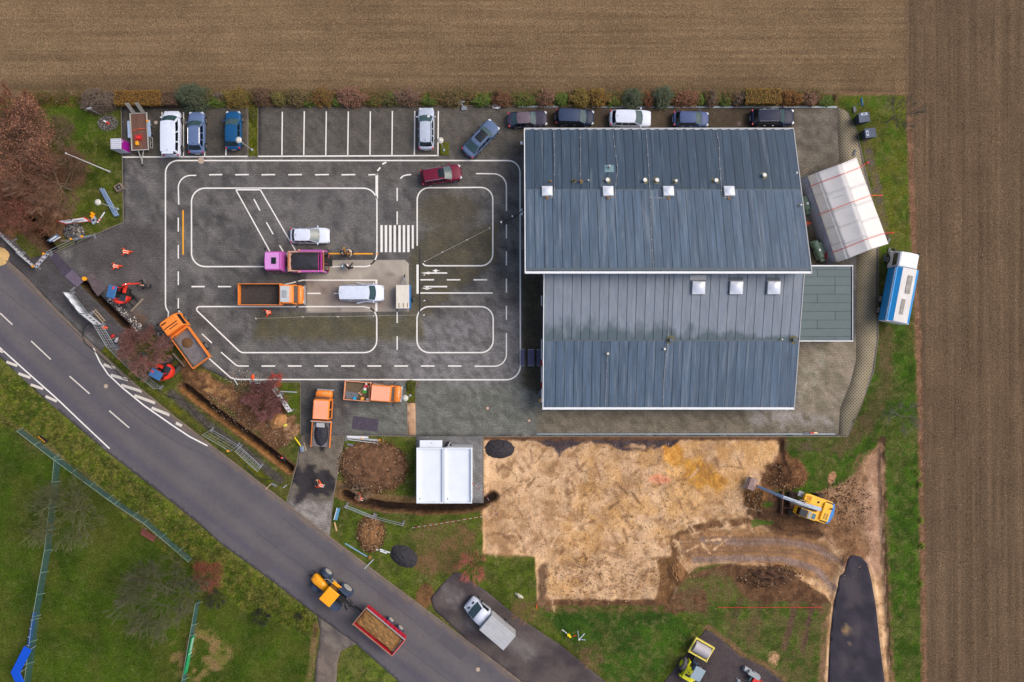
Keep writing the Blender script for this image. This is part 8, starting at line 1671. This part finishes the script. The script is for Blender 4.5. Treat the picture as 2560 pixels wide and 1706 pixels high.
Bn = [(104, 78, 62), (88, 64, 50), (120, 92, 74)]; Gy = [(112, 98, 92), (92, 78, 74), (132, 116, 108)]; Og = [(146, 98, 30), (120, 78, 26), (160, 116, 40)]; Gn = [(64, 92, 28), (84, 112, 34), (104, 132, 44)]; DG = [(52, 70, 52), (66, 86, 64), (84, 100, 80)]; YB = [(150, 128, 52), (126, 104, 40), (104, 84, 36)]; PK = [(146, 100, 86), (124, 82, 70), (164, 118, 100)]; RB = [(122, 66, 44), (100, 56, 40), (146, 86, 50)]; Ol = [(110, 104, 52), (92, 86, 44), (128, 122, 62)]
HG_ = 'shrubs of the field hedge'
for (x, y, rx, ry, h, cols, tr, lb) in (
    (243, 250, 42, 26, 1.6, Gy, 0, 'large grey leafless shrub at the hedge\'s left end'), (350, 248, 58, 16, 1.5, Og, 1, 'long clipped ochre-brown hedge block above the plank trailer'), (424, 247, 20, 15, 1.4, Bn, 1, 'short brown-violet hedge block left of the dark conifer'), (480, 240, 36, 30, 2.4, DG, 0, 'dark green conifer-like shrub above the estate car'),
    (540, 252, 22, 13, .8, Gn, 0, 'fresh green shrub right of the dark conifer-like one'), (590, 243, 30, 22, 1.4, YB, 0, 'yellow-brown airy shrub above the petrol-blue hatchback'), (552, 240, 20, 12, 1.0, Gy, 0, 'small grey twiggy shrub behind the fresh green one'), (655, 240, 24, 20, 1.3, Bn, 0, 'dark brown shrub at the top of the moss divider'), (697, 245, 18, 16, 1.2, Ol, 0, 'dull olive shrub, second right of the divider'), (738, 243, 26, 19, 1.3, Bn+Ol, 0, 'olive-brown round shrub above the first empty bay'),
    (772, 256, 18, 9, .6, Gn, 0, 'low green shrub between the olive-brown and the orange-brown one'), (806, 242, 24, 20, 1.3, RB+YB, 0, 'orange-brown shrub above the second empty bays'), (840, 256, 10, 8, .6, Gn, 0, 'tiny green shrub between orange-brown and pink-brown ones'), (878, 240, 37, 22, 1.5, PK, 0, 'wide pink-brown shrub, the pinkest of the hedge'), (936, 250, 28, 13, .9, Gn+RB, 0, 'low green and rust shrub right of the pink-brown one'), (976, 244, 20, 16, 1.1, Bn+Gn, 0, 'mixed green and brown shrub left of the violet-grey one'), (1022, 241, 33, 19, 1.4, Gy+PK, 0, 'wide violet-grey shrub above the silver-white estate'),
    (1072, 251, 20, 11, .8, Gn, 0, 'green shrub right of the violet-grey one'), (1130, 245, 26, 17, 1.1, Ol+Bn, 0, 'olive-brown shrub left of the folding sign stand'), (1204, 250, 22, 13, .9, Gn, 0, 'bright green shrub right of the folding sign stand'), (1254, 246, 24, 18, 1.2, Bn+RB, 0, 'brown shrub above the small white sign board'), (1314, 247, 28, 15, .9, Gn, 0, 'green shrub above the plum-grey saloon'), (1364, 243, 21, 19, 1.2, Bn+PK, 0, 'brown-pink round shrub left of the navy car'), (1403, 248, 18, 13, .9, Gn, 0, 'green shrub above the navy car'),
    (1452, 243, 22, 20, 1.4, YB, 0, 'golden-brown shrub, left one of the golden pair'), (1495, 242, 24, 20, 1.4, YB+Og, 0, 'golden shrub, right one of the golden pair'), (1536, 250, 20, 13, .8, Gn, 0, 'green shrub above the white off-road car'), (1584, 242, 26, 22, 1.7, DG, 0, 'grey-green shrub, left one of the grey-green pair'), (1622, 247, 14, 16, 1.1, RB, 0, 'rust shrub squeezed between the grey-green pair'), (1657, 240, 25, 25, 1.9, DG, 0, 'tall grey-green shrub, right one of the grey-green pair'),
    (1714, 244, 33, 18, 1.3, RB+PK, 0, 'wide red-brown shrub right of the grey-green pair'), (1754, 250, 12, 11, .8, Gn, 0, 'small green shrub above the short blue-grey hatchback'), (1781, 245, 16, 16, 1.2, Gy+Bn, 0, 'round dark grey shrub right of the small green one'), (1814, 250, 18, 12, .7, Gn, 0, 'bright green low shrub between two dark shrubs'), (1848, 244, 15, 17, 1.2, Bn+Gy, 0, 'brown-violet shrub left of the long golden hedge'), (1905, 243, 44, 17, 1.4, Og+YB, 1, 'long clipped golden-brown hedge block above the black estate'), (1982, 243, 30, 17, 1.4, Og+RB, 0, 'orange-brown shrub at the right end of the golden hedge'), (2026, 245, 20, 16, 1.2, Bn+PK, 0, 'pale brown shrub near the right end of the hedge'), (2066, 252, 18, 11, .6, Gn, 0, 'bright green weed clump at the right end of the hedge')):
    bush(lb, x, y, rx, ry, h, cols, int(900+rx*ry*(3.2 if not tr else 2.6)), .065, trim=bool(tr), core=(58, 48, 32) if cols is not Gn else (40, 54, 20), group=HG_, cat='hedge' if tr else 'shrub', name='hedge_block' if tr else 'shrub')
nh = 60000; hx = RN.uniform(60, 2090, nh); hy = 246+RN.normal(0, 1, nh)*7.5+8*(fbm(hx, hx*0, 30, 3)-.5); hk = fbm(hx, hy*0, 26, 9) > .42; hx, hy = hx[hk], hy[hk]
hp_ = np.column_stack([(hx-1280)/K, (853-hy)/K, RN.uniform(.05, .95, len(hx))]); leaves('hedge_undergrowth', hp_, .07, [(98, 82, 56), (84, 92, 40), (112, 90, 60), (70, 76, 34), (124, 84, 54)], None); tag(bpy.data.objects['hedge_undergrowth'], 'ragged mixed undergrowth filling the gaps of the field hedge', 'undergrowth', None, 'stuff')
bush('low dense mossy shrub strip at the moss divider, upper end', 632, 285, 9, 18, .35, [(96, 104, 22), (72, 82, 18)], 800, .05, name='shrub', cat='shrub')
bush('green shrub on the moss bed beside the orange truck', 1027, 965, 10, 12, .6, [(92, 104, 24), (70, 84, 20)], 900, .05, name='shrub', cat='shrub')
def tree(label, cpx, cpy, rp, h, cols, wood=(96, 78, 60), leafn=0, size=.07, base=None, name='tree', cat='tree', spread=1., depth=5, nb=7, twig=.016, sz=1., seed=None, wiry=.5, thick=1., bark=None):
    """bare or thinly leaved tree: crown centre pixel (cpx,cpy), crown radius rp px, height h"""
    rg = random.Random(seed if seed is not None else int(cpx*7+cpy)); hc = h*.62
    cx, cy = G(cpx, cpy, hc)
    t = bpy.data.objects.new(name, None); COL.objects.link(t); t.location = (cx, cy, 0); tag(t, label, cat); r = rp/K
    m_b = mat('bark %s' % (bark or wood,), bark or wood, .9, var=.25, scale=5); m_w = mat('twigs %s' % (wood,), wood, .9, var=.25, scale=5)
    tr = MB(); cr = MB(); tips = []; h0 = h*.25; tw = .022*h*thick*.5
    tr.bar((0, 0, -.1), (rg.uniform(-.1, .1), rg.uniform(-.1, .1), h0), tw*2.2, tw*1.6, n=7)
    def grow(p, d, l, w, k):
        q = p+d*l; m_ = tr if k >= depth else cr; m_.bar(p, q, max(w, twig), max(w*.65, twig), n=3 if k < depth-1 else 5); tips.append(q)
        if k <= 1: tips.append(p.lerp(q, .5)); return
        for _ in range(rg.choice((2, 3, 3)) if k > 2 else 3):
            dd = (d+Vector((rg.gauss(0, wiry), rg.gauss(0, wiry), rg.gauss(.05, wiry*.55)))).normalized(); f = rg.uniform(.45, 1); grow(p.lerp(q, f), dd, l*rg.uniform(.55, .85), w*.6, k-1)
        grow(q, (d+Vector((rg.gauss(0, .2), rg.gauss(0, .2), .1))).normalized(), l*.7, w*.6, k-1)
    for i in range(nb):
        a = 6.283*i/nb+rg.uniform(-.3, .3); el = rg.uniform(.25, 1.0); d = Vector((math.cos(a)*spread, math.sin(a)*spread, el)).normalized(); grow(Vector((0, 0, h0*rg.uniform(.6, 1))), d, r*.42, tw*.9, depth)
    # fit crown to radius / height
    T = np.array([tuple(p) for p in tips]); rr = np.percentile(np.hypot(T[:, 0], T[:, 1]), 96); s = r/rr; zz_ = np.percentile(T[:, 2], 98); sz_ = h/zz_
    for mb in (tr, cr): mb.v = [(x*s, y*s, z*(sz_ if z > 0 else 1)) for x, y, z in mb.v]
    tr.build('trunk', m_b, t); cr.build('crown', m_w, t); T = T*[s, s, sz_]
    if leafn:
        k = RN.integers(0, len(T), leafn); leaves('foliage', T[k]+RN.normal(0, .13*sz, (leafn, 3)), size, cols, t)
    return t
tree('rust-leaved tree at the left picture edge, the densest and largest crown', 42, 350, 92, 7.5, [(146, 100, 78), (120, 82, 66), (166, 120, 96), (100, 72, 58)], (84, 62, 50), 16000, .07, sz=2.2, depth=5, nb=9, wiry=.6)
tree('small brownish tree above the rust-leaved one at the left edge', 40, 262, 46, 4.5, [(136, 88, 66), (110, 72, 54)], (94, 70, 56), 3000, .06, depth=4)
tree('faint leafless shrub with brown twigs on the left lawn', 150, 325, 38, 2.4, [(110, 92, 72)], (100, 84, 66), 900, .04, depth=4, wiry=.7, cat='shrub', name='shrub')
tree('large leafless grey-brown birch with white trunk on the left lawn', 120, 455, 95, 7.0, [(120, 84, 66), (140, 100, 76)], (118, 90, 74), 1800, .05, depth=6, nb=7, wiry=.5, bark=(116, 104, 88))
tree('reddish leafless tree at the left edge above the printed barrier', 20, 520, 78, 6.0, [(134, 80, 62), (112, 68, 56), (150, 96, 74)], (106, 70, 60), 5200, .055, sz=1.6, depth=5, nb=8, wiry=.6)
tree('reddish leafless shrub by the head of the left trench', 100, 545, 42, 3.0, [(130, 88, 64), (112, 72, 56)], (112, 78, 62), 900, .05, depth=4, wiry=.6, name='shrub', cat='shrub')
tree('red twiggy tree between the slanted tipper and the mesh fences', 362, 873, 62, 4.2, [(142, 96, 88), (124, 78, 74)], (128, 92, 86), 1500, .04, depth=6, nb=9, wiry=.55, twig=.018)
tree('crimson twiggy shrub on the torn soil beside the driveway', 662, 1000, 52, 3.0, [(140, 70, 70), (150, 90, 64), (124, 64, 64)], (122, 84, 84), 1000, .045, depth=6, nb=9, wiry=.55, name='shrub', cat='shrub')
tree('red-leaved twig tips rising at the end of the metal ladder', 690, 950, 18, 1.6, [(196, 70, 56), (170, 56, 50)], (130, 70, 64), 500, .05, depth=3, name='shrub', cat='shrub')
tree('leafless olive-grey tree over the left mesh fence on the sports lawn', 160, 1290, 92, 6.5, [(122, 122, 84)], (92, 94, 62), 200, .04, depth=5, nb=9, wiry=.65, twig=.022)
tree('large leafless grey tree on the sports lawn beside the reddish bush', 398, 1496, 104, 7.0, [(112, 108, 84)], (88, 88, 64), 200, .04, depth=5, nb=12, wiry=.65, twig=.022)
tree('round reddish-brown bush at the corner of the mesh fence', 521, 1436, 39, 3.0, [(128, 64, 54), (112, 70, 52), (144, 84, 60)], (110, 66, 60), 3800, .045, depth=4, nb=9, sz=1.5, name='shrub', cat='shrub')
tree('dark leafless bush just below the reddish one', 538, 1500, 26, 1.8, [(60, 66, 40)], (52, 50, 44), 600, .04, depth=4, name='shrub', cat='shrub')
tree('blackish twiggy bush on the lower lawn left of the footpath', 652, 1545, 23, 1.4, [(40, 40, 36)], (40, 38, 38), 300, .04, depth=4, name='shrub', cat='shrub')
tree('small blackish weed beside the footpath top', 745, 1542, 11, .7, [(40, 44, 34)], (40, 40, 36), 200, .04, depth=3, name='shrub', cat='shrub')
tree('thin pink-red hazy little tree at the top of the lower tarmac bay', 1178, 1418, 42, 3.2, [(190, 96, 84), (166, 84, 76)], (166, 96, 88), 1500, .028, depth=4, nb=8, wiry=.6, twig=.012)
tree('little leafless brown tree left of the dug site corner', 1312, 1528, 34, 3.0, [(130, 96, 68)], (130, 100, 76), 600, .03, depth=4, nb=7, wiry=.6, twig=.012)
tree('little leafless brown tree right of the survey tripod', 1476, 1638, 32, 3.2, [(134, 100, 72)], (130, 100, 78), 700, .03, depth=4, nb=7, wiry=.6, twig=.012)
tree('leafless grey-green tree on the strip right of the waste containers', 2252, 285, 48, 5.0, [(110, 104, 84)], (104, 98, 84), 300, .03, depth=4, nb=7, twig=.015)
tree('leafless pale grey tree on the strip right of the lattice paving', 2256, 1040, 46, 4.5, [(128, 120, 104)], (124, 118, 104), 300, .03, depth=4, nb=7, twig=.015)
tree('small leafless bush with grey branches at the left end of the curved trench', 905, 1228, 26, 1.4, [(140, 110, 84)], (140, 120, 100), 300, .03, depth=4, name='shrub', cat='shrub')
for x, y in ((2296, 1185), (2301, 1212), (2304, 1302), (2306, 1366), (2303, 1460)): bush('bright green weed clump on the field edge %s' % {1185: 'level with the excavator bucket', 1212: 'just below the uppermost clump', 1302: 'with yellow flowers below the excavator', 1366: 'between the yellow clump and the asphalt', 1460: 'lowest of the row beside the asphalt'}[y], x, y, 6, 8, .3, [(110, 140, 30), (150, 150, 30), (80, 116, 30)], 220, .05, name='weed', cat='weed', core=(50, 70, 20))

# ---------------------------------------------------------------- grass blades and tufts
def tufts(name, label, n, box, test, size, tint=(1., 1., 1.), hgt=1., seed=1, jit=.35):
    r = np.random.default_rng(seed); x = r.uniform(box[0], box[2], n); y = r.uniform(box[1], box[3], n); ok = test(x, y); x, y = x[ok], y[ok]; n = len(x); c, z = pick(x, y); z = np.maximum(z, -.3)
    X_ = (x-1280)/K; Y_ = (853-y)/K; a = r.uniform(0, 6.28, n); s = r.uniform(.5, 1.2, n)*size; lean = r.uniform(0, 6.28, n); hh = r.uniform(.4, 1, n)*hgt
    b = np.column_stack([X_, Y_, z-.01]); d = np.column_stack([np.cos(a), np.sin(a), np.zeros(n)])*s[:, None]*.35; tp = b+np.column_stack([np.cos(lean)*s, np.sin(lean)*s, hh])
    V = np.stack([b-d, b+d, tp], 1).reshape(-1, 3); cc = c*np.array(tint)*r.uniform(1-jit, 1+jit, (n, 1)); cc = np.repeat(cc, 3, 0); o = np_mesh(name, V, np.arange(3*n).reshape(n, 3), m_leaf, cc); return tag(o, label, 'grass', None, 'stuff')
hard = [YARD, DRIVE, PAD, ROAD, LOT, LOT2, PATH, ASPH]
def free(x, y):
    k = np.ones(x.shape, bool)
    for p in hard: k &= sdist(p, x, y) < -3
    return k
def test_v(x, y): return (sdist(verge, x, y) > 2) & free(x, y)
def test_g(x, y):
    c, z = pick(x, y); return (c[:, 1] > c[:, 0]*1.06) & free(x, y) & (sdist(FIELD, x, y) < -2)
tufts('tall_grass', 'tall yellow-green grass on the road verge', 150000, (0, 900, 820, 1706), test_v, .16, (1.15, 1.12, 1.0), .34, 3, .6)
tufts('lawn_grass', 'short green grass blades over the lawns and strips', 330000, (0, 236, 2310, 1706), test_g, .10, (1.1, 1.15, 1.), .08, 4, .45)
